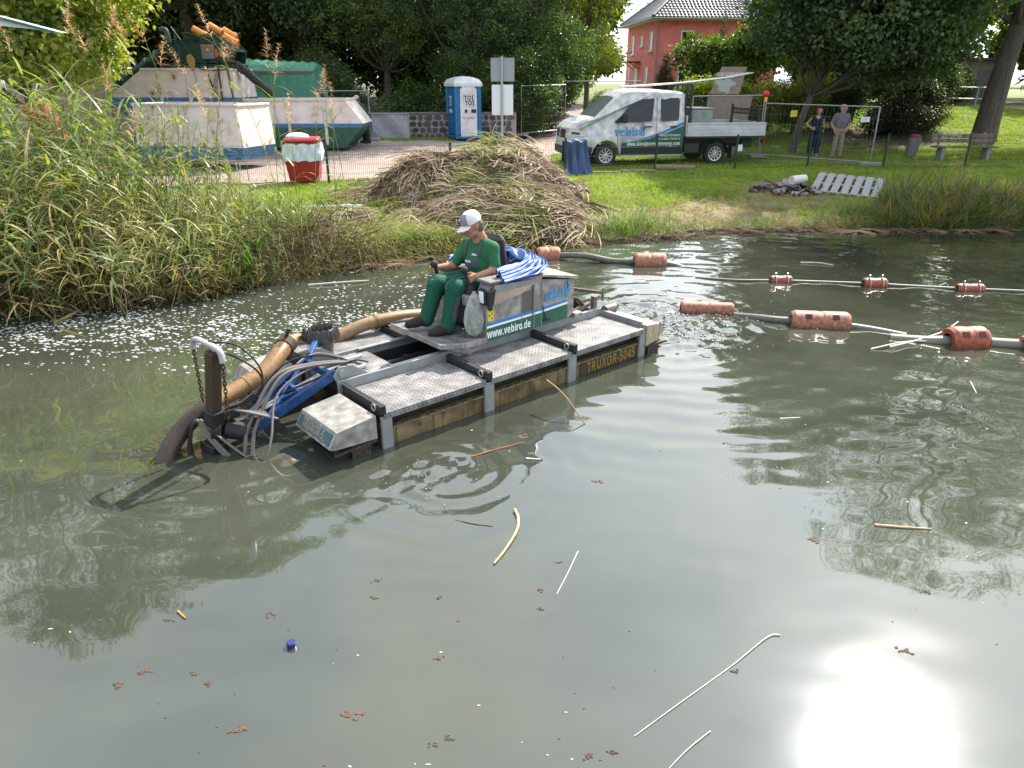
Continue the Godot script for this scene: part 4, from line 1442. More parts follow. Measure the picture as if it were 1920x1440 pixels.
func build_operator() -> void:
	var t := thing("person", "seated boat driver in green overalls and a white cap holding two joysticks", "person", BOAT_AT, BOAT_TURN)
	var skin := Color(0.40, 0.205, 0.14)
	var green := Color(0.03, 0.125, 0.06)
	var trs := Color(0.013, 0.08, 0.052)
	var J := {"pelvis": V(-0.03, 1.03, -0.21), "neck": V(-0.03, 1.50, -0.205), "head": V(-0.03, 1.665, -0.105), "lsh": V(0.155, 1.445, -0.215), "rsh": V(-0.215, 1.435, -0.19), "lel": V(0.235, 1.235, -0.185), "rel": V(-0.285, 1.215, -0.02), "lwr": V(0.235, 1.21, 0.075), "rwr": V(-0.29, 1.225, 0.185),
		"lhip": V(0.075, 1.02, -0.18), "rhip": V(-0.135, 1.02, -0.18), "lkn": V(0.11, 1.09, 0.255), "rkn": V(-0.165, 1.085, 0.285), "lan": V(0.095, 0.70, 0.345), "ran": V(-0.165, 0.73, 0.44), "ltoe": V(0.10, 0.665, 0.56), "rtoe": V(-0.17, 0.715, 0.665)}
	var S := {"skin": skin, "top": green, "trousers": trs, "shoe": Color(0.035, 0.028, 0.024), "sleeve": 0.76, "w": 1.04, "leg": 1.34, "belly": 1.3}
	var bones := body_bones(J, S)
	var b := MB.new()
	nets(b, bones, 0.012, 0.035, 0.0042, skin)
	var hx := Transform3D(look(V(-0.22, -0.36, 1)), J.head)
	nets(b, moved(head_bones(skin, Color(0.14, 0.12, 0.11), false, true), hx), 0.005, 0.018)
	# fists round the sticks
	nets(b, moved(hand_bones(skin, 1.0, 1.15), Transform3D(Basis(V(0.1, 0.9, 0.2).normalized(), V(0.92, -0.1, -0.1).normalized(), V(-0.28, -0.12, 1)).orthonormalized(), V(0.232, 1.212, 0.07))), 0.0035, 0.008)
	nets(b, moved(hand_bones(skin, 1.0, 1.15), Transform3D(Basis(V(-0.1, 0.9, 0.2), V(-0.92, -0.1, -0.1), V(0.25, 0.05, 1)).orthonormalized(), V(-0.29, 1.225, 0.18))), 0.0035, 0.008)
	obj("body", b, cloth_mat(), t)
	var grey := mat("strap_grey", 0.065, 0.07, 0.085, 0.8)
	cap_part(t, hx * Transform3D(Basis(V(1, 0, 0), 0.08), V(0, 0.018, 0.0)), mat("cap_white", 0.7, 0.69, 0.69, 0.8), mat("cap_camo", 0.3, 0.31, 0.36, 0.85, 0.0, "blotch", 9.0))
	for s in [1.0, -1.0]:
		var x0 := -0.03
		strap(t, "overall_strap", bones, [V(x0 + s * 0.115, 1.51, 0), V(x0 + s * 0.11, 1.44, 0), V(x0 + s * 0.092, 1.35, 0), V(x0 + s * 0.075, 1.29, 0)], V(0, -0.12, -1).normalized(), 0.038, grey)
	var rows := []
	for i in 9:
		var row := []
		for j in 9:
			var y := lerpf(1.06, 1.315, i / 8.0)
			var w := lerpf(0.16, 0.10, i / 8.0)
			var d := V(0, -0.1, -1).normalized()
			row.append(hit(bones, V(-0.03 + w * (j / 4.0 - 1.0), y, 0.0) - d * 0.6, d) - d * 0.006)
		rows.append(row)
	b = MB.new()
	b.sheet(rows, V(0, 0.2, 1))
	var bib := obj("bib", b, mat("overall_green", 0.010, 0.095, 0.058, 0.8), t)
	strap(t, "bib_yoke", bones, [V(-0.14, 1.29, 0), V(-0.03, 1.285, 0), V(0.08, 1.29, 0)], V(0, -0.1, -1).normalized(), 0.06, grey)
	strap(t, "name_patch", bones, [V(-0.075, 1.31, 0), V(-0.03, 1.308, 0), V(0.02, 1.31, 0)], V(0, -0.1, -1).normalized(), 0.024, mat("patch_pale", 0.5, 0.52, 0.56, 0.8))
	strap(t, "shirt_print", bones, [V(0.0, 1.385, 0), V(0.03, 1.384, 0), V(0.06, 1.382, 0)], V(0, -0.1, -1).normalized(), 0.016, mat("print_white", 0.5, 0.6, 0.5, 0.8))
	# grey side panel and pale piping on the near trouser leg
	strap(t, "leg_panel", bones, [V(0, 1.02, 0.27), V(0, 0.9, 0.31), V(0, 0.76, 0.335)], V(-1, 0, 0), 0.05, mat("panel_grey", 0.07, 0.06, 0.075, 0.8))
	strap(t, "leg_piping", bones, [V(0.15, 0, 0.1), V(0.17, 0, 0.2), V(0.155, 0, 0.265), V(0.10, 0, 0.28)], V(0, -1, 0), 0.008, mat("piping", 0.4, 0.48, 0.42, 0.7))

func finish_person(t: Node3D, J: Dictionary, S: Dictionary, head_dir: Vector3, hair: Color, long_hair: bool, hands: Array) -> Array:
	var bones := body_bones(J, S)
	var b := MB.new()
	nets(b, bones, 0.02, 0.04, 0.005, S.skin)
	nets(b, moved(head_bones(S.skin, hair, long_hair, S.get("bald", false)), Transform3D(look(head_dir), J.head)), 0.009, 0.02)
	for h in hands:
		nets(b, moved(hand_bones(S.skin, h[1], h[2]), h[0]), 0.006, 0.009)
	obj("body", b, cloth_mat(), t)
	return bones

func build_bystanders() -> void:
	var paper := mat("paper", 0.75, 0.76, 0.8, 0.8)
	# woman with a hand on her hip
	var t := thing("person", "woman in a navy top and wide navy trousers holding a sheet of paper", "person", V(10.55, ground_y(10.55, -26.15), -26.15), -0.2)
	var J := {"pelvis": V(0, 0.90, 0), "neck": V(0, 1.38, 0), "head": V(0.01, 1.53, 0.03), "lsh": V(0.16, 1.33, 0), "rsh": V(-0.16, 1.33, 0), "lel": V(0.25, 1.07, -0.02), "rel": V(-0.33, 1.10, -0.06), "lwr": V(0.2, 0.92, 0.16), "rwr": V(-0.17, 0.97, 0.07), "lhip": V(0.085, 0.86, 0), "rhip": V(-0.085, 0.86, 0), "lkn": V(0.10, 0.48, 0.03), "rkn": V(-0.10, 0.48, 0.02), "lan": V(0.11, 0.17, 0.0), "ran": V(-0.11, 0.17, 0.0), "ltoe": V(0.13, 0.045, 0.16), "rtoe": V(-0.13, 0.045, 0.16)}
	var skin := Color(0.42, 0.25, 0.18)
	var S := {"skin": skin, "top": Color(0.018, 0.022, 0.045), "trousers": Color(0.016, 0.022, 0.05), "shoe": Color(0.25, 0.2, 0.17), "sleeve": 0.0, "w": 0.86, "leg": 1.45, "bare_ankle": true, "belly": 0.2}
	var hands := [[Transform3D(look(V(0.55, -0.25, 0.8), V(-0.9, 0.1, 0.3)), J.rwr), 1.0, 0.3], [Transform3D(look(V(0.1, -0.35, 1), V(1, 0, 0)), J.lwr), 1.0, 0.7]]
	var bones := finish_person(t, J, S, V(0.55, -0.05, 1), Color(0.10, 0.035, 0.02), true, hands)
	strap(t, "neckline", bones, [V(0.06, 1.37, 0), V(0.02, 1.29, 0), V(-0.02, 1.29, 0), V(-0.06, 1.37, 0)], V(0, -0.1, -1).normalized(), 0.06, mat("bare_skin", 0.42, 0.25, 0.18, 0.7))
	var b := MB.new()
	b.X = Transform3D(Basis.from_euler(V(-0.35, 0.1, 0.45)), V(0.15, 0.87, 0.27))
	b.bx(V(-0.105, -0.148, -0.002), V(0.105, 0.148, 0.002))
	tag(obj("sheet_of_paper", b, paper), "white sheet of paper held by the woman in navy", "paper").transform = t.transform
	# man in a grey shirt
	t = thing("person", "grey-haired man in a grey shirt and khaki trousers standing with his arms down", "person", V(11.2, ground_y(11.2, -25.75), -25.75), 0.05)
	J = {"pelvis": V(0, 0.96, 0), "neck": V(0, 1.47, 0), "head": V(0.02, 1.63, 0.03), "lsh": V(0.20, 1.41, 0), "rsh": V(-0.20, 1.41, 0), "lel": V(0.30, 1.13, -0.03), "rel": V(-0.31, 1.13, -0.03), "lwr": V(0.19, 0.96, 0.12), "rwr": V(-0.22, 0.91, 0.12), "lhip": V(0.095, 0.92, 0), "rhip": V(-0.095, 0.92, 0), "lkn": V(0.11, 0.5, 0.02), "rkn": V(-0.11, 0.5, 0.02), "lan": V(0.12, 0.1, 0), "ran": V(-0.12, 0.1, 0), "ltoe": V(0.15, 0.045, 0.2), "rtoe": V(-0.15, 0.045, 0.2)}
	S = {"skin": Color(0.4, 0.22, 0.15), "top": Color(0.13, 0.135, 0.16), "trousers": Color(0.25, 0.21, 0.155), "shoe": Color(0.12, 0.1, 0.09), "sleeve": 0.85, "w": 1.08, "leg": 1.1, "belly": 0.8}
	hands = [[Transform3D(look(V(-0.6, -0.7, 0.3), V(0.6, 0.1, 1)), J.lwr), -1.0, 0.5], [Transform3D(look(V(0.1, -1, 0.15), V(-1, 0, 0)), J.rwr), 1.0, 0.7]]
	bones = finish_person(t, J, S, V(0.75, 0.05, 1), Color(0.4, 0.38, 0.36), false, hands)
	strap(t, "belt", bones, [V(-0.15, 1.02, 0), V(0, 1.015, 0), V(0.15, 1.02, 0)], V(0, 0, -1), 0.04, mat("belt", 0.03, 0.02, 0.016, 0.6))
	b = MB.new()
	b.X = Transform3D(Basis.from_euler(V(-0.1, 0.6, -0.3)), V(-0.27, 0.74, 0.14))
	b.bx(V(-0.035, -0.15, -0.006), V(0.035, 0.13, 0.006))
	tag(obj("folded_papers", b, paper), "folded white papers held beside the man's khaki trousers", "paper").transform = t.transform
	# worker bending over the rim of the skip
	t = thing("person", "worker in green shirt and pale cap leaning on the green-bottomed skip", "person", V(-5.48, ground_y(-5.48, -28.15), -28.15), -1.15)
	J = {"pelvis": V(0, 0.95, -0.08), "neck": V(0, 1.40, 0.14), "head": V(0, 1.53, 0.24), "lsh": V(0.19, 1.33, 0.12), "rsh": V(-0.19, 1.33, 0.12), "lel": V(0.25, 1.08, 0.08), "rel": V(-0.24, 1.08, 0.16), "lwr": V(0.17, 1.0, 0.29), "rwr": V(-0.16, 1.02, 0.38), "lhip": V(0.095, 0.91, -0.08), "rhip": V(-0.095, 0.91, -0.08), "lkn": V(0.11, 0.5, -0.02), "rkn": V(-0.11, 0.5, 0.06), "lan": V(0.12, 0.1, -0.08), "ran": V(-0.12, 0.1, 0.0), "ltoe": V(0.14, 0.045, 0.1), "rtoe": V(-0.14, 0.045, 0.18)}
	S = {"skin": Color(0.4, 0.2, 0.13), "top": Color(0.03, 0.085, 0.03), "trousers": Color(0.016, 0.05, 0.03), "shoe": Color(0.03, 0.028, 0.028), "sleeve": 0.8, "w": 1.05, "leg": 1.2, "belly": 0.8}
	hands = [[Transform3D(look(V(-0.2, -0.1, 1), UP), J.lwr), -1.0, 0.5], [Transform3D(look(V(0.2, -0.1, 1), UP), J.rwr), 1.0, 0.5]]
	finish_person(t, J, S, V(0, -0.3, 1), Color(0.1, 0.09, 0.08), false, hands)
	cap_part(t, Transform3D(look(V(0, -0.3, 1)), J.head + V(0, 0.016, 0)), mat("cap_beige", 0.42, 0.41, 0.36, 0.8), mat("cap_beige", 0, 0, 0))

# ---------- flatbed crew truck ----------
func van_w(x: float, y: float) -> float:   # half width of the body
	var w := 0.99
	w -= 0.15 * smoothstep(1.25, 2.45, y)
	w -= 0.20 * pow(clampf((x - 0.2) / 1.05, 0.0, 1.0), 2.0)
	w -= 0.04 * smoothstep(0.7, 0.3, y)
	return w

func van_y(y: float) -> float:
	return y if y < 1.3 else 1.3 + (y - 1.3) * 0.86

func van_face(b: MB, poly: Array, out: float, s: float) -> void:   # a panel that follows the side of the body
	var pp := PackedVector2Array(poly)
	var ix := Geometry2D.triangulate_polygon(pp)
	for k in range(0, ix.size(), 3):
		var q := []
		for j in 3:
			var p := pp[ix[k + j]]
			q.append(V(p.x, van_y(p.y), s * (van_w(p.x, p.y) + out)))
		b.tri(q[0], q[1], q[2], V(0, 0.1, s))

func dense(poly: Array, step: float) -> Array:
	var o := []
	for i in poly.size():
		var a: Vector2 = poly[i]; var c: Vector2 = poly[(i + 1) % poly.size()]
		var n := maxi(1, int((c - a).length() / step))
		for k in n:
			o.append(a.lerp(c, float(k) / n))
	return o

func wheel(parent: Node, at: Vector3, s: float) -> void:
	var xf := Transform3D(Basis(V(1, 0, 0), PI * 0.5 * s), at)
	var b := MB.new()
	b.lathe([Vector2(0.2, -0.1), Vector2(0.31, -0.11), Vector2(0.345, -0.08), Vector2(0.352, 0.0), Vector2(0.345, 0.08), Vector2(0.31, 0.11), Vector2(0.215, 0.1)], 28, xf)
	var w := obj("wheel", b, mat("tyre", 0.018, 0.018, 0.019, 0.85), parent)
	b = MB.new()
	b.lathe([Vector2(0.215, 0.10), Vector2(0.205, 0.06), Vector2(0.1, 0.045), Vector2(0.0, 0.05)], 24, xf)
	obj("rim", b, mat("rim_dark", 0.07, 0.07, 0.075, 0.4, 0.5), w)
	b = MB.new()
	var keep := b.X
	b.X = xf
	for k in 10:
		var a := TAU * k / 10.0
		var c := V(cos(a), 0, sin(a)); var d := V(cos(a + 0.22), 0, sin(a + 0.22))
		b.bar(c * 0.05 + V(0, 0.075, 0), d * 0.205 + V(0, 0.085, 0), 0.034, 0.016, 0.003, V(0, 1, 0))
	b.lathe([Vector2(0.222, 0.108), Vector2(0.2, 0.098), Vector2(0.198, 0.08)], 24)
	b.lathe([Vector2(0.06, 0.07), Vector2(0.05, 0.1), Vector2(0.0, 0.105)], 14)
	obj("hub_cap", b, mat("hub_silver", 0.6, 0.6, 0.62, 0.3, 0.5), w)

func build_van() -> void:
	var white := mat("van_white", 0.74, 0.75, 0.77, 0.25)
	white.clearcoat_enabled = true
	white.clearcoat = 0.6
	grime(mats["van_white"], 0.5)
	var black := mat("van_black", 0.022, 0.023, 0.024, 0.6)
	var glass := mat("van_glass", 0.012, 0.015, 0.016, 0.06)
	var grn := mat("stripe_green", 0, 0, 0)
	var t := thing("flatbed_truck", "white double-cab flatbed truck with green and blue livery parked on the grass", "truck", V(2.76, 0.49, -24.17), -2.970)
	# body shell
	var prof := [Vector2(1.16, 0.36)]
	prof += [Vector2(0.46, 0.36)]
	for k in 9:
		var a := lerpf(0.15, PI - 0.15, k / 8.0)
		prof.append(Vector2(0.43 * cos(a), 0.36 + 0.43 * sin(a)))
	prof += [Vector2(-0.46, 0.32), Vector2(-2.5, 0.32), Vector2(-2.53, 1.3), Vector2(-2.52, 2.24), Vector2(-2.42, 2.32), Vector2(-1.6, 2.39), Vector2(-0.75, 2.40), Vector2(-0.45, 2.33), Vector2(-0.26, 2.18), Vector2(0.40, 1.50), Vector2(0.62, 1.45), Vector2(0.95, 1.32), Vector2(1.15, 1.16), Vector2(1.2, 0.95), Vector2(1.22, 0.6)]
	var side := prof
	var b := MB.new()
	var n := side.size()
	var inner := []
	for i in n:
		var p: Vector2 = side[(i + n - 1) % n]; var c: Vector2 = side[i]; var q: Vector2 = side[(i + 1) % n]
		var nn := ((c - p).normalized() + (q - c).normalized()).normalized()
		var r := 0.07 if c.y > 0.9 else 0.02
		inner.append(c + Vector2(nn.y, -nn.x) * -r)
	if not Geometry2D.is_point_in_polygon(inner[3], PackedVector2Array(side)):
		for i in n:
			inner[i] = side[i] * 2.0 - inner[i]
	for s in [1.0, -1.0]:
		van_face(b, inner, 0.0, s)
		for i in n:
			var j := (i + 1) % n
			var P := [side[i], side[j], inner[j], inner[i]]
			var q := []
			for k in 4:
				q.append(V(P[k].x, van_y(P[k].y), s * (van_w(P[k].x, P[k].y) - (0.06 if k < 2 else 0.0))))
			var mid := (Vector2(P[0] + P[1]) * 0.5) - Vector2(-0.7, 1.2)
			b.quad(q[0], q[1], q[2], q[3], V(mid.x * 0.4, mid.y * 0.6, s))
	for i in n:
		var j := (i + 1) % n
		var c := (Vector2(side[i] + side[j]) * 0.5) - Vector2(-0.7, 1.2)
		for k in 4:
			var r := []
			for e in [[i, k], [j, k], [j, k + 1], [i, k + 1]]:
				var p: Vector2 = side[e[0]]
				var u: float = e[1] / 2.0 - 1.0
				var bulge: float = 0.035 * (1.0 - u * u) if p.y > 1.0 else 0.0
				r.append(V(p.x + (bulge if p.x > 0.7 else 0.0), van_y(p.y) + (bulge if p.x <= 0.7 else 0.0), u * (van_w(p.x, p.y) - 0.06)))
			b.quad(r[0], r[1], r[2], r[3], V(c.x, c.y, 0))
	obj("cab_body", b, white, t)
	# windscreen
	b = MB.new()
	var rows := []
	for i in 6:
		var row := []
		for k in 7:
			var f := i / 5.0
			var y := lerpf(1.53, 2.16, f)
			var x := lerpf(0.385, -0.235, f)
			var u := k / 3.0 - 1.0
			row.append(V(x + 0.012 + 0.035 * (1 - u * u) * 0.7, van_y(y) + 0.035 * (1 - u * u), u * (van_w(x, y) - 0.10)))
		rows.append(row)
	b.sheet(rows, V(1, 0.6, 0))
	obj("windscreen", b, mat("windscreen_glass", 0.10, 0.12, 0.12, 0.05), t)
	for s in [1.0, -1.0]:
		b = MB.new()
		van_face(b, dense([Vector2(-0.27, 1.33), Vector2(-0.67, 1.85), Vector2(-0.93, 2.02), Vector2(-1.10, 2.09), Vector2(-1.5, 2.12), Vector2(-1.43, 1.36), Vector2(-0.8, 1.33)], 0.12), 0.004, s)
		obj("side_window", b, glass, t)
		b = MB.new()
		van_face(b, dense([Vector2(-1.72, 1.38), Vector2(-1.71, 2.08), Vector2(-1.76, 2.13), Vector2(-2.28, 2.13), Vector2(-2.33, 2.08), Vector2(-2.30, 1.42), Vector2(-2.25, 1.37), Vector2(-1.77, 1.35)], 0.12), 0.004, s)
		obj("side_window", b, glass, t)
		b = MB.new()
		var arc := []
		for k in 12:
			var x := lerpf(-0.5, -2.5, k / 11.0)
			arc.append(Vector2(x, 0.72 + 0.5 * pow((-0.5 - x) / 2.0, 1.7)))
		van_face(b, dense([Vector2(-2.5, 0.60), Vector2(-0.47, 0.60)] + arc, 0.2), 0.003, s)
		obj("livery_green", b, grn, t)
		b = MB.new()
		var top := arc.duplicate()
		var up := []
		for k in arc.size():
			up.append(arc[arc.size() - 1 - k] + Vector2(0, 0.02 + 0.11 * (arc.size() - 1 - k) / 11.0))
		var lower := []
		for p in arc:
			lower.append(p + Vector2(0, 0.015 + 0.02 * (-p.x / 2.5)))
		van_face(b, lower + up, 0.0035, s)
		obj("livery_blue", b, mat("stripe_blue", 0, 0, 0), t)
		b = MB.new()
		van_face(b, dense([Vector2(-0.47, 0.36), Vector2(-2.5, 0.36), Vector2(-2.5, 0.585), Vector2(-0.47, 0.585)], 0.3), 0.012, s)
		obj("sill_cladding", b, black, t)
		b = MB.new()
		van_face(b, [Vector2(1.14, 0.37), Vector2(0.47, 0.37), Vector2(0.44, 0.60), Vector2(1.2, 0.66)], 0.006, s)
		obj("bumper_corner", b, black, t)
		for x in [-0.33, -1.59, -2.49]:
			b = MB.new()
			var line := []
			for k in 8:
				var y := lerpf(0.62, 2.16, k / 7.0)
				line.append(V(x - (0.0 if x < -1.0 else 0.02), minf(van_y(y), 1.3 if x > -1.0 else 9.0), s * (van_w(x, y) + 0.0015)))
			b.tube(line, 0.007, 4)
			obj("door_seam", b, mat("seam_dark", 0.08, 0.08, 0.085, 0.6), t)
		for x in [-1.32, -2.13]:
			b = MB.new()
			b.bar(V(x - 0.11, 1.19, s * (van_w(x, 1.2) + 0.025)), V(x + 0.11, 1.19, s * (van_w(x, 1.2) + 0.025)), 0.03, 0.04, 0.01)
			obj("door_handle", b, black, t)
		b = MB.new()
		b.box(V(-0.52, 1.46, s * 1.13), V(0.13, 0.3, 0.19), 0.04)
		b.bar(V(-0.45, 1.38, s * 0.95), V(-0.5, 1.36, s * 1.1), 0.08, 0.06, 0.01)
		van_face(b, [Vector2(-0.22, 1.36), Vector2(-0.28, 1.30), Vector2(-0.62, 1.33), Vector2(-0.52, 1.6)], 0.006, s)
		obj("wing_mirror", b, black, t)
		b = MB.new()
		van_face(b, dense([Vector2(1.12, 1.13), Vector2(0.72, 1.08), Vector2(0.55, 0.98), Vector2(0.78, 0.92), Vector2(1.16, 0.94)], 0.15), 0.006, s)
		var hl := obj("headlight", b, mat("headlight_glass", 0.55, 0.57, 0.58, 0.1), t)
		b = MB.new()
		van_face(b, dense([Vector2(1.08, 1.06), Vector2(0.84, 1.03), Vector2(0.86, 0.97), Vector2(1.1, 0.99)], 0.15), 0.010, s)
		obj("lens", b, mat("lens_dark", 0.06, 0.065, 0.07, 0.1), hl)
		b = MB.new()
		b.box(V(-1.26, 0.63, s * (van_w(-1.2, 0.63) + 0.004)), V(0.09, 0.04, 0.02), 0.006)
		obj("marker_lamp", b, mat("amber", 0.75, 0.22, 0.02, 0.3), t)
		for x in [0.0, -3.64]:
			wheel(t, V(x, 0.352, s * (0.86 if x > -1.0 else 0.82)), s)
		b = MB.new()
		b.bx(V(-0.5, 0.325, s * 0.90), V(-2.5, 0.345, s * 1.0))
		obj("sill_step", b, mat("step_alu", 0.5, 0.5, 0.5, 0.4, 0.4), t)
	# lettering on both doors
	for s in [-1.0, 1.0]:
		var xd := V(-1, 0, 0) if s < 0 else V(1, 0, 0)
		var zf := func(x: float, y: float): return s * (van_w(x, y) + 0.006)
		letters("vebiro", 0.33, mat("logo_blue", 0, 0, 0), along(V(-0.73, 1.04, zf.call(-0.73, 1.0)), xd, V(0, 0.0, s)), t, "Droid Serif", true, 0.92)
		letters("Gewässersanierung", 0.07, mat("logo_pale", 0, 0, 0), along(V(-0.78, 0.875, zf.call(-0.78, 0.85)), xd, V(0, 0, s)), t)
		letters("www.Gewässersanierung.com", 0.155, mat("stripe_white", 0, 0, 0), along(V(-1.53, 0.685, zf.call(-1.5, 0.7) + s * 0.003), xd, V(0, 0, s)), t, "Droid Sans", true, 0.78)
		letters("06420 Könnern", 0.1, mat("stripe_white", 0, 0, 0), along(V(-2.05, 0.935, zf.call(-2.0, 0.9) + s * 0.004), xd, V(0, 0, s)), t)
		letters("Tel. 03469 / 76 46 76", 0.085, mat("stripe_white", 0, 0, 0), along(V(-2.0, 0.825, zf.call(-2.0, 0.82) + s * 0.004), xd, V(0, 0, s)), t)
		drop_logo(t, V(-1.14, 1.19, zf.call(-1.14, 1.2) - s * 0.004), xd, V(0, 0, s), 0.26)
	letters("vebiro", 0.2, mat("logo_blue", 0, 0, 0), along(V(0.80, 1.445, 0.0), V(0, 0, -1), V(0.35, 0.94, 0)), t, "Droid Serif", true)
	# nose: grille, badge ring, bumper
	b = MB.new()
	b.box(V(1.20, 0.98, 0), V(0.06, 0.26, 1.0), 0.02)
	for k in 3:
		b.bar(V(1.235, 0.9 + 0.08 * k, -0.45), V(1.235, 0.9 + 0.08 * k, 0.45), 0.02, 0.02)
	obj("grille", b, black, t)
	b = MB.new()
	b.lathe([Vector2(0.11, 0.0), Vector2(0.12, 0.015), Vector2(0.10, 0.02), Vector2(0.095, 0.0)], 20, Transform3D(Basis(V(0, 0, 1), -PI * 0.5), V(1.235, 1.0, 0)))
	for q in [[-0.07, 0.06, -0.03, -0.07], [0.07, 0.06, 0.03, -0.07], [-0.03, -0.07, 0.0, 0.0], [0.03, -0.07, 0.0, 0.0]]:
		b.bar(V(1.245, 1.0 + q[1], q[0]), V(1.245, 1.0 + q[3], q[2]), 0.014, 0.014)
	obj("badge", b, mat("chrome", 0, 0, 0), t)
	b = MB.new()
	b.box(V(1.17, 0.5, 0), V(0.14, 0.28, 1.6), 0.05)
	obj("bumper", b, black, t)
	# chassis, bed, drop sides
	b = MB.new()
	b.bx(V(-2.5, 0.62, -0.45), V(-5.1, 0.82, -0.35)); b.bx(V(-2.5, 0.62, 0.35), V(-5.1, 0.82, 0.45))
	b.bx(V(-2.6, 0.38, -0.9), V(-3.1, 0.68, -0.5), 0.02); b.bx(V(-2.6, 0.45, 0.5), V(-3.1, 0.68, 0.9), 0.02)
	b.bx(V(-4.65, 0.5, -0.6), V(-5.05, 0.72, 0.6), 0.02)
	for s in [1.0, -1.0]:
		var pts := []
		for k in 9:
			var a := PI * k / 8.0
			pts.append(V(-3.64 + 0.44 * cos(a), 0.36 + 0.42 * sin(a), 0))
		for k in 8:
			b.quad(pts[k] + V(0, 0, s * 0.65), pts[k + 1] + V(0, 0, s * 0.65), pts[k + 1] + V(0, 0, s * 0.98), pts[k] + V(0, 0, s * 0.98))
		b.bx(V(-4.2, 0.2, s * 0.7), V(-4.18, 0.6, s * 0.96))
	obj("chassis", b, black, t)
	b = MB.new()
	b.cyl(V(0, 0.35, -0.8), V(0, 0.35, 0.8), 0.07)
	obj("axle", b, black, t)
	b = MB.new()
	b.cyl(V(-3.64, 0.35, -0.8), V(-3.64, 0.35, 0.8), 0.09)
	obj("axle", b, black, t)
	b = MB.new()
	b.bx(V(-2.6, 0.83, -1.0), V(-5.25, 0.88, 1.0), 0.01)
	obj("load_bed", b, mat("bed_dark", 0.05, 0.05, 0.05, 0.8), t)
	var alu := mat("side_alu", 0.52, 0.54, 0.56, 0.38, 0.2, "soft", 0.4)
	for s in [1.0, -1.0]:
		b = MB.new()
		b.bx(V(-2.6, 0.885, s * 1.0), V(-5.22, 1.28, s * 1.03), 0.008)
		for y in [1.01, 1.13]:
			b.bx(V(-2.64, y - 0.05, s * 1.0305), V(-5.18, y + 0.05, s * 1.038), 0.006)
		b.bx(V(-2.6, 1.24, s * 0.99), V(-5.22, 1.29, s * 1.045), 0.008)
		obj("drop_side", b, alu, t)
	b = MB.new()
	b.bx(V(-5.23, 0.885, -1.0), V(-5.26, 1.28, 1.0), 0.008)
	obj("tail_board", b, alu, t)
	b = MB.new()
	b.bx(V(-2.56, 0.885, -1.0), V(-2.6, 1.5, 1.0), 0.008)
	obj("head_board", b, alu, t)
	b = MB.new()
	for s in [1.0, -1.0]:
		b.bx(V(-2.63, 0.9, s * 0.93), V(-2.69, 2.42, s * 0.99), 0.008)
		b.bx(V(-4.95, 1.0, s * 0.9), V(-5.02, 1.78, s * 0.97), 0.008)
	b.bx(V(-2.63, 2.36, -0.93), V(-2.69, 2.41, 0.93), 0.006)
	for y in [1.52, 1.66]:
		b.bx(V(-4.96, y - 0.02, -0.95), V(-5.01, y + 0.02, 0.95), 0.004)
	for k in 14:
		b.bx(V(-4.97, 1.52, -0.9 + 0.138 * k), V(-5.0, 1.66, -0.88 + 0.138 * k))
	for y in [1.3, 1.7, 2.1]:
		b.bx(V(-2.64, y, -0.95), V(-2.68, y + 0.03, 0.95))
	for z in [-0.6, -0.2, 0.2, 0.6]:
		b.bx(V(-2.64, 1.0, z), V(-2.68, 2.44, z + 0.03))
	obj("ladder_rack", b, black, t)
	for s in [1.0, -1.0]:
		b = MB.new()
		b.bx(V(-5.265, 0.65, s * 0.72), V(-5.3, 0.78, s * 0.96), 0.006)
		obj("tail_light", b, mat("tail_red", 0.5, 0.02, 0.015, 0.3), t)
	b = MB.new()
	b.bx(V(-4.35, 0.42, -0.955), V(-4.55, 0.62, -0.96), 0.001)
	obj("mud_flap_plate", b, mat("stripe_white", 0, 0, 0), t)
	# what the truck carries
	b = MB.new()
	b.bx(V(-2.8, 0.89, -0.80), V(-3.5, 1.68, 0.3), 0.02)
	b.bx(V(-2.78, 1.681, -0.82), V(-3.52, 1.72, 0.32), 0.01)
	var o := obj("tool_box", b, mat("box_grey", 0.27, 0.29, 0.29, 0.5, 0.2, "soft", 0.6))
	o.transform = t.transform
	tag(o, "grey metal tool box standing in the truck bed behind the cab", "box")
	b = MB.new()
	b.bx(V(-3.2, 1.5, -0.823), V(-3.32, 1.62, -0.821))
	obj("label", b, mat("label_green", 0.05, 0.4, 0.12, 0.5), o)
	b = MB.new()
	for z in [-0.3, 0.15]:
		b.tube([V(-0.7, 2.33, z), V(-2.65, 2.44, z), V(-4.2, 2.6, z * 0.8), V(-5.0, 2.74, z * 0.6)], 0.025, 7)
	for k in 9:
		var x := -0.9 - 0.42 * k
		var y := 2.35 + 0.05 * (-x - 0.9) + maxf(0.0, -x - 2.6) * 0.05
		b.cyl(V(x, y, -0.3), V(x, y, 0.15), 0.016, -1, 6)
	o = obj("ladder", b, mat("pole_alu", 0.55, 0.55, 0.56, 0.35, 0.5))
	o.transform = t.transform
	tag(o, "aluminium ladder lying along the roof rack of the flatbed truck", "ladder")

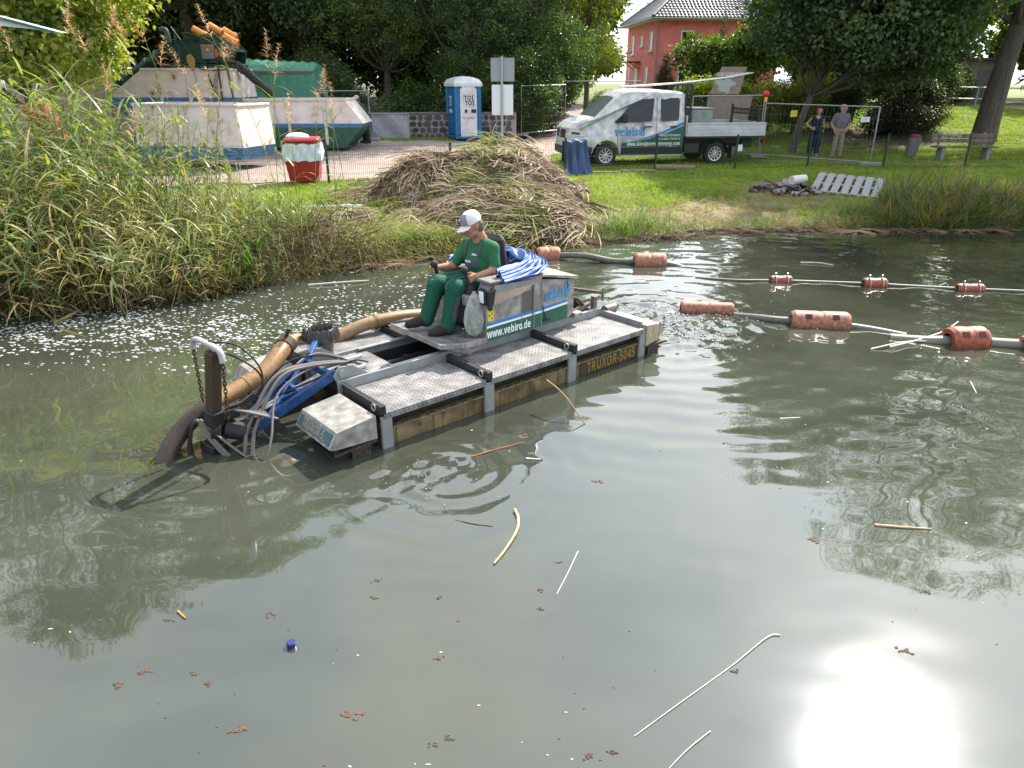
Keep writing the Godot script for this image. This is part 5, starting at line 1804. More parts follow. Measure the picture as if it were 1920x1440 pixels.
# ---------- skips and the screening plant ----------
func skip_at(label: String, at: Vector3, turn: float, L: float, W: float, H: float, slope_l: float, slope_r: float, white: Material, band: Material, low: Material, split: float) -> Node3D:
	var t := thing("skip", label, "skip", at, turn, "open skips in the gravel yard")
	# outline in x-y: the ends lean out to a knuckle at the split height and then tuck in
	var mk := func(y0: float, y1: float) -> Array:
		var x := func(y: float, sl: float): return L * 0.5 + (sl * (1.0 - (y - split) / (H - split)) if y > split else sl - sl * 1.15 * (split - y) / split)
		return [Vector2(-x.call(y0, slope_l), y0), Vector2(x.call(y0, slope_r), y0), Vector2(x.call(y1, slope_r), y1), Vector2(-x.call(y1, slope_l), y1)]
	var bands := [[0.0, split - 0.11, low, "lower_shell"], [split - 0.11, split + 0.02, band, "blue_band"], [split + 0.02, H, white, "upper_shell"]]
	for q in bands:
		var b := MB.new()
		var p: Array = mk.call(q[0], q[1])
		for s in [1.0, -1.0]:
			for f in [0.0, 0.03]:
				b.quad(V(p[0].x, p[0].y, s * (W * 0.5 - f)), V(p[1].x, p[1].y, s * (W * 0.5 - f)), V(p[2].x, p[2].y, s * (W * 0.5 - f)), V(p[3].x, p[3].y, s * (W * 0.5 - f)), V(0, 0, s if f == 0.0 else -s))
		for e in [[0, 3, -1.0], [1, 2, 1.0]]:
			for f in [0.0, 0.03]:
				var d := V(-e[2] * f, 0, 0)
				b.quad(V(p[e[0]].x, p[e[0]].y, -W * 0.5) + d, V(p[e[1]].x, p[e[1]].y, -W * 0.5) + d, V(p[e[1]].x, p[e[1]].y, W * 0.5) + d, V(p[e[0]].x, p[e[0]].y, W * 0.5) + d, V(e[2] if f == 0.0 else -e[2], 0, 0))
		obj(q[3], b, q[2], t)
	var b := MB.new()
	b.bx(V(-L * 0.5, 0.02, -W * 0.5 + 0.04), V(L * 0.5, 0.06, W * 0.5 - 0.04))
	obj("floor_plate", b, low, t)
	b = MB.new()
	for s in [1.0, -1.0]:
		b.bar(V(-L * 0.5 - 0.03, H, s * W * 0.5), V(L * 0.5 + 0.03, H, s * W * 0.5), 0.09, 0.08, 0.015)
		b.bar(V(s * L * 0.5, H, -W * 0.5 + 0.045), V(s * L * 0.5, H, W * 0.5 - 0.045), 0.09, 0.075, 0.015)
	obj("rim", b, mat("rusty_white", 0.62, 0.58, 0.54, 0.6, 0.0, "rust", 0.9), t)
	for s in [1.0, -1.0]:
		for k in 3:
			b = MB.new()
			var x := lerpf(-L * 0.32, L * 0.32, k / 2.0)
			b.bx(V(x - 0.05, 0.1, s * (W * 0.5 + 0.001)), V(x + 0.05, H - 0.05, s * (W * 0.5 + 0.055)), 0.01)
			obj("rib", b, mat("rusty_white", 0, 0, 0), t)
	for s in [1.0, -1.0]:
		b = MB.new()
		for x in [-L * 0.36, L * 0.36]:
			b.cyl(V(x, H * 0.75, s * W * 0.5), V(x, H * 0.75, s * (W * 0.5 + 0.13)), 0.055, -1, 10)
		obj("lifting_pin", b, mat("rusty_white", 0, 0, 0), t)
	return t

func build_plant() -> void:
	var white := mat("skip_white", 0.70, 0.67, 0.66, 0.5, 0.0, "rust", 0.22)
	var blue := mat("skip_blue", 0.04, 0.16, 0.36, 0.5, 0.0, "rust", 0.5)
	var green := mat("skip_green", 0.02, 0.10, 0.07, 0.5, 0.0, "blotch", 0.6)
	var mach := mat("machine_green", 0.016, 0.06, 0.052, 0.4, 0.1, "blotch", 0.8)
	var black := mat("black_rubber", 0, 0, 0)
	var rusty := mat("rusty_white", 0.62, 0.58, 0.54, 0.6, 0.0, "rust", 0.9)
	skip_at("white skip with rusty ribs and blue foot band, nearest behind the reeds", V(-9.4, 0.84, -23.1), -0.27, 3.5, 1.7, 1.5, 0.1, 0.1, white, blue, blue, 0.32)
	skip_at("white and green skip with blue stripe and pointed end beside the worker", V(-7.65, 0.84, -26.9), 0.0, 3.9, 1.75, 1.56, 0.6, 0.6, white, blue, green, 0.78)
	skip_at("tall white skip carrying the green screening machine on its rim", V(-10.75, 0.84, -26.6), 0.0, 3.0, 1.9, 2.5, 1.3, 0.1, mat("skip_pinkish", 0.68, 0.62, 0.61, 0.55, 0.0, "rust", 0.18), blue, blue, 1.62)
	skip_at("beige skip with a slanting end at the far left beside the maple", V(-15.4, 0.84, -27.5), 0.0, 4.2, 1.7, 2.55, 0.0, 0.0, mat("skip_beige", 0.42, 0.36, 0.29, 0.6, 0.0, "rust", 0.3), mat("skip_beige", 0, 0, 0), mat("skip_beige", 0, 0, 0), 1.0)
	# vibrating screen on the tall skip
	var t := thing("screening_machine", "dark green vibrating screen with control box and auger on top of the tall skip", "machine", V(-10.6, 3.5, -26.4), 0.02)
	t.scale = Vector3.ONE * 0.88
	var b := MB.new()
	var out := [Vector2(-1.1, 0.62), Vector2(0.98, 1.05), Vector2(1.62, 0.48), Vector2(1.5, 0.06), Vector2(-0.45, 0.06)]
	for s in [1.0, -1.0]:
		var c := MB.new()
		c.prism(out, s * 0.72, s * 0.76)
		for e in 5:
			var p: Vector2 = out[e]; var q: Vector2 = out[(e + 1) % 5]
			c.bar(V(p.x, p.y, s * 0.78), V(q.x, q.y, s * 0.78), 0.07, 0.05)
		for x in [-0.05, 0.55]:
			c.bx(V(x, 0.08, s * 0.765), V(x + 0.06, 0.72 + 0.2 * x, s * 0.80))
		obj("side_plate", c, mach, t)
	b.quad(V(-1.1, 0.58, -0.72), V(0.98, 1.0, -0.72), V(0.98, 1.0, 0.72), V(-1.1, 0.58, 0.72), UP)
	b.quad(V(0.98, 1.01, -0.72), V(1.62, 0.45, -0.72), V(1.62, 0.45, 0.72), V(0.98, 1.01, 0.72), V(1, 1, 0))
	obj("top_cover", b, mach, t)
	b = MB.new()
	b.bx(V(-1.1, -0.16, -0.85), V(1.6, 0.0, -0.75), 0.01); b.bx(V(-1.1, -0.16, 0.75), V(1.6, 0.0, 0.85), 0.01)
	for x in [-1.05, 0.2, 1.5]:
		b.bx(V(x, -0.14, -0.74), V(x + 0.1, -0.02, 0.74))
	obj("base_frame", b, mach, t)
	for s in [1.0, -1.0]:
		for x in [-0.2, 1.25]:
			b = MB.new()
			var pts := []
			for k in 41:
				var a := TAU * k / 8.0
				pts.append(V(x + 0.07 * cos(a), 0.01 + 0.2 * k / 40.0 - 0.01, s * 0.86 + 0.07 * sin(a)))
			b.tube(pts, 0.014, 5)
			obj("coil_spring", b, mach, t)
	b = MB.new()
	b.tube([V(-0.55, 1.25, 0.74), V(0.25, 0.05, 0.82)], 0.035, 6)
	b.tube([V(-0.48, 1.2, 0.70), V(-0.36, 0.05, 0.82)], 0.03, 6)
	obj("brace", b, mach, t)
	b = MB.new()
	b.tube(curve([V(-1.15, 1.18, 0.3), V(-0.98, 1.2, 0.3), V(-0.9, 1.08, 0.3), V(-0.86, 0.65, 0.3)], 5), 0.09, 10)
	obj("feed_pipe", b, mat("pipe_grey_green", 0.05, 0.10, 0.10, 0.5), t)
	b = MB.new()
	b.bx(V(0.52, 0.17, 0.79), V(0.98, 0.62, 1.0), 0.02)
	var cb := obj("control_box", b, mat("control_grey", 0.14, 0.15, 0.16, 0.4, 0.2), t)
	b = MB.new()
	b.bx(V(0.54, 0.62, 0.80), V(0.96, 0.645, 1.01))
	b.cyl(V(0.77, 0.48, 1.0), V(0.77, 0.48, 1.03), 0.055, -1, 14)
	obj("warning_mark", b, mat("orange_mark", 0.75, 0.2, 0.02, 0.5), cb)
	b = MB.new()
	b.bx(V(1.01, 0.22, 0.85), V(1.09, 0.5, 1.0), 0.01)
	obj("socket", b, mat("socket_red", 0.5, 0.05, 0.03, 0.5), cb)
	b = MB.new()
	b.bx(V(0.22, 0.73, 0.765), V(0.44, 0.83, 0.77))
	obj("type_plate", b, mat("paper", 0, 0, 0), t)
	# auger that drops away to the left
	b = MB.new()
	b.tube([V(-0.95, 0.42, 0.1), V(-1.35, 0.18, 0.1)], 0.33, 16)
	obj("rubber_sleeve", b, black, t)
	b = MB.new()
	b.tube([V(-1.3, 0.2, 0.1), V(-3.1, -0.75, 0.1)], 0.3, 16)
	for q in [V(-1.33, 0.19, 0.1), V(-1.8, -0.07, 0.1), V(-3.0, -0.7, 0.1)]:
		b.tube([q, q + V(-0.05, -0.027, 0)], 0.37, 16)
	obj("auger_tube", b, mach, t)
	b = MB.new()
	for q in [V(-0.92, 0.44, 0.1), V(-1.38, 0.165, 0.1)]:
		b.tube([q, q + V(-0.03, -0.016, 0)], 0.375, 18)
	obj("clamp_ring", b, mat("ring_blue_grey", 0.25, 0.32, 0.42, 0.4, 0.4), t)
	for q in [[[V(0.6, 0.15, 0.92), V(0.7, -0.6, 1.0), V(0.98, -1.3, 1.0)], 0.03], [[V(1.05, 0.2, 0.95), V(1.06, -0.6, 1.0), V(1.05, -1.3, 1.0)], 0.028], [[V(0.2, 0.0, 0.9), V(0.5, -0.2, 0.95), V(1.3, -0.18, 0.95), V(1.5, 0.0, 0.9)], 0.02], [[V(1.35, -0.05, 0.9), V(1.42, -0.6, 0.98), V(1.46, -1.2, 0.98)], 0.035], [[V(1.5, 0.0, 0.9), V(1.62, 0.2, 0.9), V(1.75, -0.1, 0.9), V(1.85, -0.35, 0.85)], 0.025]]:
		b = MB.new()
		b.tube(curve(q[0], 6), q[1], 6)
		obj("cable", b, black, t)
	# black chute hose from the machine down to the right-hand skip
	b = MB.new()
	b.tube(curve([V(1.5, 0.0, 0.3), V(1.85, -0.25, 0.3), V(2.35, -0.75, 0.2), V(2.7, -1.1, 0.1)], 8), 0.16, 12)
	obj("chute_hose", b, black, t)
	# orange pipe offcuts on top of it
	for q in [[0.3, 1.22, 0.2, "orange pipe offcut lying lowest to the left on the green machine"], [0.95, 1.34, 0.3, "orange pipe offcut rising highest on top of the green machine"], [1.3, 1.2, -0.1, "short orange pipe offcut behind the highest one on the green machine"], [1.5, 0.95, 0.35, "orange pipe offcut sloping down the right side of the green machine"]]:
		b = MB.new()
		var a := V(-0.26, 0.15, 0); var c := V(0.26, -0.15, 0)
		b.tube([a, a.lerp(c, 0.8)], 0.145, 14, false)
		b.tube([a.lerp(c, 0.8), c], 0.165, 14, false)
		b.tube([c, a.lerp(c, 0.1)], 0.125, 14, false)
		var o := obj("pipe_offcut", b, mat("pipe_orange", 0.68, 0.27, 0.05, 0.45))
		o.position = V(-10.6 + q[0] * 0.88, 3.46 + q[1] * 0.82, -26.4 + q[2])
		o.scale = Vector3.ONE * 0.8
		tag(o, q[3], "pipe", "orange pipe offcuts on the machine")
	# shovel and poles leaning on the white side
	t = thing("shovel", "wooden-handled shovel with a yellowish blade leaning upside down on the tall white skip", "shovel", V(-10.35, 2.0, -25.35))
	b = MB.new()
	b.tube([V(0.12, 0.0, 0.15), V(-0.12, 1.35, -0.22)], 0.022, 7)
	obj("handle", b, mat("pole_grey", 0.28, 0.27, 0.25, 0.7), t)
	b = MB.new()
	b.X = Transform3D(Basis(V(0, 0, 1), 0.15), V(-0.17, 1.55, -0.25))
	b.prism([Vector2(-0.05, -0.25), Vector2(0.05, -0.25), Vector2(0.14, 0.05), Vector2(0.1, 0.2), Vector2(0, 0.25), Vector2(-0.1, 0.2), Vector2(-0.14, 0.05)], 0, 0.015)
	obj("blade", b, mat("blade_ochre", 0.42, 0.25, 0.07, 0.6, 0.0, "blotch", 4.0), t)
	b = MB.new()
	b.tube([V(-10.0, 2.1, -25.2), V(-9.8, 2.9, -25.45)], 0.03, 7)
	b.tube([V(-9.82, 2.82, -25.43), V(-9.68, 3.35, -25.62)], 0.05, 8)
	tag(obj("lance", b, mat("lance_brown", 0.2, 0.15, 0.11, 0.7)), "brown steel lance leaning on the tall white skip right of the shovel", "lance")
	# tarpaulin-covered container behind
	t = thing("covered_container", "container under a green tarpaulin cover behind the screening machine", "container", V(-8.75, 0.84, -29.9), 0.03)
	b = MB.new()
	b.bx(V(-1.3, 0.0, -1.0), V(1.28, 1.95, 1.0), 0.03)
	obj("container_body", b, mat("container_grey", 0.10, 0.11, 0.11, 0.6, 0.1, "blotch", 0.8), t)
	b = MB.new()
	var ring := [Vector2(-1.04, 1.55), Vector2(-1.04, 2.5), Vector2(-0.85, 2.78), Vector2(0.0, 2.92), Vector2(0.85, 2.76), Vector2(1.05, 2.5), Vector2(1.07, 1.55)]
	var rows := []
	for i in 30:
		var x := lerpf(-1.36, 1.34, i / 29.0)
		var row := []
		for k in 25:
			var f := k / 24.0 * 6.0
			var p: Vector2 = ring[int(minf(f, 5.0))].lerp(ring[int(minf(f, 5.0)) + 1], f - minf(floorf(f), 5.0))
			var w := 0.025 * sin(i * 1.7 + k * 0.6) + 0.03 * nz.get_noise_2d(i * 14.0, k * 14.0)
			row.append(V(x + 0.02 * sin(k * 1.3), p.y + w - 0.12 * (x + 1.36) / 2.7 - (0.05 if i == 29 else 0.0), p.x + w * signf(p.x)))
		rows.append(row)
	b.sheet(rows, UP)
	for s in [0, 29]:
		for k in 24:
			b.tri(rows[s][k], rows[s][k + 1], V(rows[s][12].x, 1.7, 0), V(-1 if s == 0 else 1, 0, 0))
	obj("tarpaulin", b, mat("tarp_green", 0.07, 0.25, 0.17, 0.6, 0.0, "soft", 1.0), t)
	b = MB.new()
	b.bx(V(-1.38, 2.42, 1.08), V(1.38, 2.5, 1.11), 0.005)
	obj("batten", b, mat("batten_brown", 0.16, 0.09, 0.06, 0.7), t)

# ---------- yard furniture ----------
func mesh_panel(b: MB, a: Vector3, c: Vector3, h: float, dx: float, dy: float, r: float) -> void:   # wire grid from a to c
	var n := int((c - a).length() / dx)
	for i in n + 1:
		var p := a.lerp(c, float(i) / n)
		b.cyl(p, p + V(0, h, 0), r, -1, 3, false)
	var m := int(h / dy)
	for i in m + 1:
		var y := V(0, h * i / m, 0)
		b.cyl(a + y, c + y, r, -1, 3, false)

func build_yard() -> void:
	# portable toilet
	var blu := mat("toilet_blue", 0.018, 0.15, 0.36, 0.45, 0.0, "soft", 1.5)
	var wht := mat("toilet_white", 0.66, 0.68, 0.73, 0.45, 0.0, "soft", 0.5)
	var pr := mat("print_black", 0.02, 0.02, 0.02, 0.6)
	var t := thing("portable_toilet", "blue and white portable toilet cabin standing by the stone wall", "toilet", V(-1.98, 0.82, -31.1), 0.42)
	var b := MB.new()
	b.bx(V(-0.56, 0.0, -0.56), V(0.56, 0.14, 0.56), 0.03)
	b.bx(V(-0.53, 0.14, -0.53), V(0.53, 2.0, 0.53), 0.05)
	for s in [1.0, -1.0]:
		for q in [1.0, -1.0]:
			b.cyl(V(s * 0.5, 0.14, q * 0.5), V(s * 0.5, 2.02, q * 0.5), 0.075, -1, 12)
	obj("cabin", b, blu, t)
	b = MB.new()
	for k in 8:
		b.bx(V(-0.545, 0.3 + 0.09 * k, -0.36), V(-0.53, 0.34 + 0.09 * k, 0.36), 0.006)
	b.prism([Vector2(-0.3, 0.2), Vector2(0.3, 0.2), Vector2(0.3, 1.78), Vector2(0.2, 1.9), Vector2(-0.2, 1.9), Vector2(-0.3, 1.78)], 0.531, 0.55, Transform3D(Basis(V(0, 0, 1), V(0, 1, 0), V(-1, 0, 0)), Vector3.ZERO))
	obj("side_panel", b, blu, t)
	b = MB.new()
	var ys := [Vector2(0.60, 2.0), Vector2(0.60, 2.1), Vector2(0.5, 2.24), Vector2(0.25, 2.33), Vector2(0.0, 2.36)]
	for i in 4:
		var p: Vector2 = ys[i]; var q: Vector2 = ys[i + 1]
		for k in 4:
			var r := Basis(UP, PI * 0.5 * k)
			b.quad(r * V(-p.x, p.y, p.x), r * V(p.x, p.y, p.x), r * V(q.x, q.y, q.x), r * V(-q.x, q.y, q.x), r * V(0, 0.3, 1))
	b.bx(V(-0.6, 1.97, -0.6), V(0.6, 2.0, 0.6), 0.01)
	obj("roof", b, wht, t)
	b = MB.new()
	b.prism([Vector2(-0.34, 0.1), Vector2(0.36, 0.1), Vector2(0.36, 1.86), Vector2(0.25, 1.98), Vector2(-0.23, 1.98), Vector2(-0.34, 1.86)], 0.535, 0.572)
	b.bx(V(-0.26, 0.25, 0.572), V(0.28, 0.95, 0.58), 0.006)
	var door := obj("door", b, wht, t)
	letters("TOI", 0.24, pr, along(V(0.02, 1.55, 0.578), V(1, 0, 0), V(0, 0, 1)), door, "Droid Sans", true)
	letters("TOI", 0.24, pr, along(V(0.05, 1.36, 0.578), V(1, 0, 0), V(0, 0, 1)), door, "Droid Sans", true)
	b = MB.new()
	b.bx(V(-0.16, 1.0, 0.573), V(-0.05, 1.12, 0.583)); b.bx(V(0.12, 0.99, 0.573), V(0.33, 1.13, 0.58))
	obj("lock_plate", b, pr, door)
	b = MB.new()
	for q in [[1.69, 0.008], [1.22, 0.008]]:
		b.bx(V(-0.2, q[0], 0.573), V(0.26, q[0] + q[1], 0.577))
	b.bx(V(-0.2, 1.22, 0.573), V(-0.192, 1.69, 0.5765)); b.bx(V(0.252, 1.22, 0.573), V(0.26, 1.69, 0.5765))
	obj("sign_frame", b, pr, door)
	letters("WC SERVICE", 0.1, mat("print_red", 0.4, 0.05, 0.06, 0.6), along(V(0.02, 0.8, 0.583), V(1, 0, 0), V(0, 0, 1)), door)
	letters("TOI", 0.17, pr, along(V(-0.555, 1.5, 0), V(0, 0, 1), V(-1, 0, 0)), t, "Droid Sans", true)
	letters("TOI", 0.17, pr, along(V(-0.555, 1.36, 0), V(0, 0, 1), V(-1, 0, 0)), t, "Droid Sans", true)
	b = MB.new()
	b.bx(V(-0.5525, 1.26, -0.14), V(-0.551, 1.62, 0.14)); b.bx(V(-0.5525, 1.0, -0.18), V(-0.551, 1.12, 0.2))
	obj("sticker", b, wht, t)
	# field-stone wall with capping; every stone a part
	t = thing("stone_wall", "low wall of dark field stones in pale mortar with a flat coping", "wall", V(-9.0, 0.78, -30.9), 0.085)
	b = MB.new()
	b.bx(V(0, -0.2, -0.2), V(9.2, 0.95, 0.16))
	obj("mortar", b, mat("mortar", 0.36, 0.34, 0.33, 0.95, 0.0, "grain", 3.0), t)
	for k in 9:
		b = MB.new()
		b.bx(V(k * 1.02 + 0.008, 0.95, -0.25), V(k * 1.02 + 1.012, 1.03, 0.21), 0.015)
		obj("coping_slab", b, mat("coping", 0.17, 0.15, 0.15, 0.9, 0.0, "grain", 2.0), t)
	var stone := [mat("stone_dark", 0.055, 0.055, 0.065, 0.85, 0.0, "grain", 2.5), mat("stone_mid", 0.095, 0.09, 0.10, 0.85, 0.0, "grain", 2.5), mat("stone_brown", 0.13, 0.10, 0.095, 0.85, 0.0, "grain", 2.5)]
	var r2 := RandomNumberGenerator.new()
	r2.seed = 21
	var y := 0.0
	for row in 4:
		var h := 0.235
		var x := r2.randf_range(0.0, 0.15)
		while x < 9.0:
			var w := r2.randf_range(0.2, 0.4)
			b = MB.new()
			var poly := []
			var nn := r2.randi_range(5, 7)
			for k in nn:
				var a := TAU * (k + r2.randf_range(-0.2, 0.2)) / nn
				var e := 1.0 / maxf(absf(cos(a)), absf(sin(a)))
				poly.append(Vector2(x + w * 0.5 + (w * 0.5 - 0.018) * cos(a) * lerpf(1.0, e, 0.6), y + h * 0.5 + (h * 0.5 - 0.014) * sin(a) * lerpf(1.0, e, 0.6) + r2.randf_range(-0.015, 0.015)))
			b.prism(poly, 0.1, 0.175 + r2.randf_range(0.0, 0.03))
			obj("stone", b, stone[r2.randi() % 3], t)
			x += w
		y += h
	# grey sheet in a frame leaning on the wall
	b = MB.new()
	var rows := []
	for i in 13:
		var row := []
		for k in 17:
			row.append(V(lerpf(-0.72, 0.72, k / 16.0), 0.05 + 0.9 * i / 12.0, 0.03 * nz2.get_noise_2d(k * 18.0, i * 14.0) + 0.03 * sin(k * 0.5 + i * 0.35) - 0.14 * i / 12.0))
		rows.append(row)
	b.sheet(rows, V(0, 0.1, 1))
	t = thing("sheeted_panel", "square panel covered in grey sheeting leaning against the stone wall", "panel", V(-4.85, 0.82, -30.15), 0.06)
	obj("sheeting", b, mat("sheet_grey", 0.26, 0.27, 0.32, 0.5, 0.0, "soft", 2.0), t)
	b = MB.new()
	for q in [[V(-0.73, 0, 0), V(-0.73, 0.97, -0.14)], [V(0.73, 0, 0), V(0.73, 0.97, -0.14)], [V(-0.73, 0.97, -0.14), V(0.73, 0.97, -0.14)], [V(-0.73, 0.02, 0), V(0.73, 0.02, 0)]]:
		b.tube(q, 0.02, 6)
	obj("panel_frame", b, mat("fence_steel", 0.3, 0.32, 0.34, 0.4, 0.5), t)
	# twin-plate road sign seen from behind
	t = thing("road_sign", "two square sign plates on a post seen from behind, above the reed heap", "sign", V(-0.26, 0.5, -19.75))
	b = MB.new()
	b.cyl(V(0, 0, 0), V(0, 3.05, 0), 0.032, -1, 12)
	obj("post", b, mat("sign_post", 0.36, 0.38, 0.4, 0.45, 0.4), t)
	b = MB.new()
	b.bx(V(-0.28, 2.47, -0.055), V(0.32, 3.02, -0.04), 0.004)
	b.bx(V(-0.28, 2.47, -0.039), V(0.32, 2.495, -0.03)); b.bx(V(-0.28, 2.995, -0.039), V(0.32, 3.02, -0.03))
	obj("sign_plate", b, mat("plate_grey", 0.3, 0.32, 0.35, 0.5, 0.2), t)
	b = MB.new()
	b.bx(V(-0.26, 1.66, -0.055), V(0.29, 2.39, -0.04), 0.004)
	obj("sign_plate", b, mat("plate_white", 0.74, 0.76, 0.8, 0.5), t)  # white stands for the bright reflection on the back of this plate
	# red bin with a plastic liner
	t = thing("bin", "square red bin with a pale plastic liner hanging over its rim behind the reeds", "bin", V(-5.45, 0.58, -19.45), 0.15)
	b = MB.new()
	b.prism([Vector2(-0.36, 0.0), Vector2(0.36, 0.0), Vector2(0.45, 0.62), Vector2(-0.45, 0.62)], -0.4, 0.4)
	obj("bin_body", b, mat("bin_red", 0.33, 0.012, 0.018, 0.4, 0.0, "soft", 2.0), t)
	b = MB.new()
	rows = []
	for i in 7:
		var row := []
		for k in 33:
			var a := TAU * k / 32.0
			var e := 0.47 / maxf(absf(cos(a)), absf(sin(a)))
			var w := 1.0 + 0.05 * sin(k * 2.4 + i) + 0.03 * nz.get_noise_2d(k * 20.0, i * 20.0)
			row.append(V(e * cos(a) * w, 0.92 - 0.07 * i + 0.02 * sin(k * 1.9), e * sin(a) * w * 0.92))
		rows.append(row)
	b.sheet(rows, V(-1, 0, 0))
	obj("liner", b, mat("liner_plastic", 0.55, 0.62, 0.68, 0.35), t)
	b = MB.new()
	b.box(V(0, 1.0, 0), V(0.88, 0.12, 0.8), 0.04)
	obj("lid", b, mat("lid_red", 0.42, 0.05, 0.06, 0.4), t)
	b = MB.new()
	b.ball(V(-0.1, 1.08, 0.05), V(0.3, 0.1, 0.28), 12, 8)
	obj("crumpled_film", b, mat("film_white", 0.68, 0.7, 0.7, 0.4), t)
	# blue sheet hung over the corner of the fence
	t = thing("blue_tarpaulin", "dark blue tarpaulin draped over the fence in front of the truck", "tarpaulin", V(1.78, 0.5, -21.15), 0.25)
	b = MB.new()
	rows = []
	for i in 25:
		var row := []
		for k in 25:
			var x := lerpf(-0.34, 0.34, k / 24.0)
			var f := i / 24.0
			var y2: float; var z2: float
			if f < 0.3:
				y2 = lerpf(0.35, 0.97, f / 0.3); z2 = -0.1
			else:
				var g := (f - 0.3) / 0.7
				y2 = 0.97 - 0.97 * g; z2 = 0.04 + 0.26 * g * g
			var fold := (0.07 * sin(k * 0.75 + 0.8) + 0.03 * sin(k * 1.6 + f * 4.0)) * clampf((f - 0.2) * 1.4, 0.1, 1.0)
			row.append(V(x * (1.0 + 0.28 * maxf(0.0, f - 0.3)) + 0.08 * (f - 0.3), y2 + 0.03 * sin(k * 0.6), z2 + fold))
		rows.append(row)
	b.sheet(rows, V(0, 0.2, 1))
	obj("sheet", b, mat("tarp_blue", 0.035, 0.075, 0.2, 0.5, 0.0, "soft", 2.0), t)
	# low green mesh fence along the yard and the lawn
	var fp := [V(-13.0, 0, -18.2), V(-9.0, 0, -18.9), V(-4.78, 0, -19.2), V(-1.6, 0, -19.35), V(1.5, 0, -20.9), V(4.3, 0, -22.25), V(6.75, 0, -22.45), V(9.15, 0, -22.95), V(11.4, 0, -22.75), V(13.9, 0, -22.75), V(17.0, 0, -22.6), V(20.5, 0, -22.5)]
	var names := ["behind the far left reeds", "behind the middle of the reeds", "beside the red bin", "behind the reed heap", "in front of the truck's front wheel", "in front of the truck's cab", "beside the truck's rear wheel", "in front of the two bystanders", "left of the bench", "in front of the bench", "right of the bench"]
	var fg := mat("fence_green", 0.012, 0.05, 0.03, 0.5, 0.2)
	for i in fp.size() - 1:
		var a: Vector3 = fp[i]; var c: Vector3 = fp[i + 1]
		a.y = ground_y(a.x, a.z) - 0.02; c.y = ground_y(c.x, c.z) - 0.02
		var f := thing("mesh_fence", "low green wire mesh fence panel " + names[i], "fence", a, 0.0, "low green mesh fence")
		b = MB.new()
		mesh_panel(b, V(0, 0.06, 0), c - a + V(0, 0.06, 0), 0.92, 0.05, 0.2, 0.0034)
		obj("wire_mesh", b, fg, f).set_meta("kind", "stuff")
		b = MB.new()
		b.cyl(V(0, -0.2, 0.03), V(0, 1.06, 0.03), 0.032, -1, 8)
		obj("post", b, fg, f)
	# tall site fences
	var hs := mat("fence_steel", 0.3, 0.32, 0.34, 0.4, 0.5)
	for q in [[V(-7.5, 0.85, -29.2), V(-5.42, 0.85, -28.9), 1.8, "grey site fence panel standing behind the worker"], [V(6.3, 0.5, -26.6), V(8.45, 0.55, -25.6), 2.0, "grey site fence panel between the truck bed and the red lamp"], [V(8.5, 0.55, -25.55), V(11.3, 0.5, -23.4), 1.75, "grey site fence panel in front of the woman and man"], [V(0.4, 0.8, -32.6), V(2.4, 0.85, -34.4), 2.0, "grey site fence panel by the lane behind the truck cab"], [V(2.4, 1.0, -37.0), V(6.2, 1.0, -37.2), 2.0, "grey site fence panels across the lane below the red house"]]:
		var f := thing("site_fence", q[3], "fence", q[0], 0.0, "tall grey site fence panels")
		b = MB.new()
		var d: Vector3 = q[1] - q[0]
		for e in [[V(0, 0, 0), V(0, q[2], 0)], [d, d + V(0, q[2], 0)], [V(0, q[2], 0), d + V(0, q[2], 0)], [V(0, 0.12, 0), d + V(0, 0.12, 0)]]:
			b.tube(e, 0.021, 7)
		obj("tube_frame", b, hs, f)
		b = MB.new()
		mesh_panel(b, V(0, 0.12, 0), d + V(0, 0.12, 0), q[2] - 0.12, 0.11, 0.28, 0.002)
		obj("wire_mesh", b, hs, f).set_meta("kind", "stuff")
		for e in [Vector3.ZERO, d]:
			b = MB.new()
			b.box(e + V(0, 0.06, 0), V(0.62, 0.12, 0.22), 0.02)
			obj("concrete_foot", b, mat("concrete", 0.3, 0.3, 0.3, 0.9, 0.0, "grain", 2.0), f)
	# warning lamp and two small signs on it
	t = thing("warning_lamp", "round red warning lamp with yellow base on the fence post", "lamp", V(8.48, 2.42, -25.58))
	b = MB.new()
	b.ball(V(0, 0.17, 0), V(0.115, 0.115, 0.07), 16, 10)
	obj("lens", b, mat("lamp_red", 0.6, 0.015, 0.015, 0.25), t)
	b = MB.new()
	b.box(V(0.0, 0.0, 0), V(0.1, 0.18, 0.07), 0.015)
	obj("lamp_base", b, mat("lamp_yellow", 0.7, 0.42, 0.03, 0.45), t)
	for q in [["small yellow notice board hanging on the site fence left of the woman", V(9.25, 2.0, -24.95), "label_yellow", 0.15, 0.1], ["small white notice board hanging on the site fence right of the man", V(11.0, 1.88, -23.6), "plate_white", 0.2, 0.075]]:
		b = MB.new()
		b.bx(V(-q[3], -q[4], 0.0), V(q[3], q[4], 0.01), 0.003)
		var o := obj("notice_board", b, mats[q[2]])
		o.position = q[1]
		o.rotation.y = 0.5
		tag(o, q[0], "sign")
		for k in 3:
			var bb := MB.new()
			bb.bx(V(-q[3] * 0.75, q[4] * (0.45 - 0.5 * k), 0.0105), V(q[3] * (0.7 - 0.2 * k), q[4] * (0.6 - 0.5 * k), 0.0115))
			obj("print_line", bb, mat("print_grey", 0.2, 0.19, 0.15, 0.7), o)
	# memorial board with a map, two tilted halves
	t = thing("information_board", "tall brown information board with a pale map behind the truck bed", "sign", V(7.6, 0.62, -26.75), -0.03)
	var brn := mat("board_brown", 0.27, 0.225, 0.17, 0.6, 0.0, "soft", 1.0)
	b = MB.new()
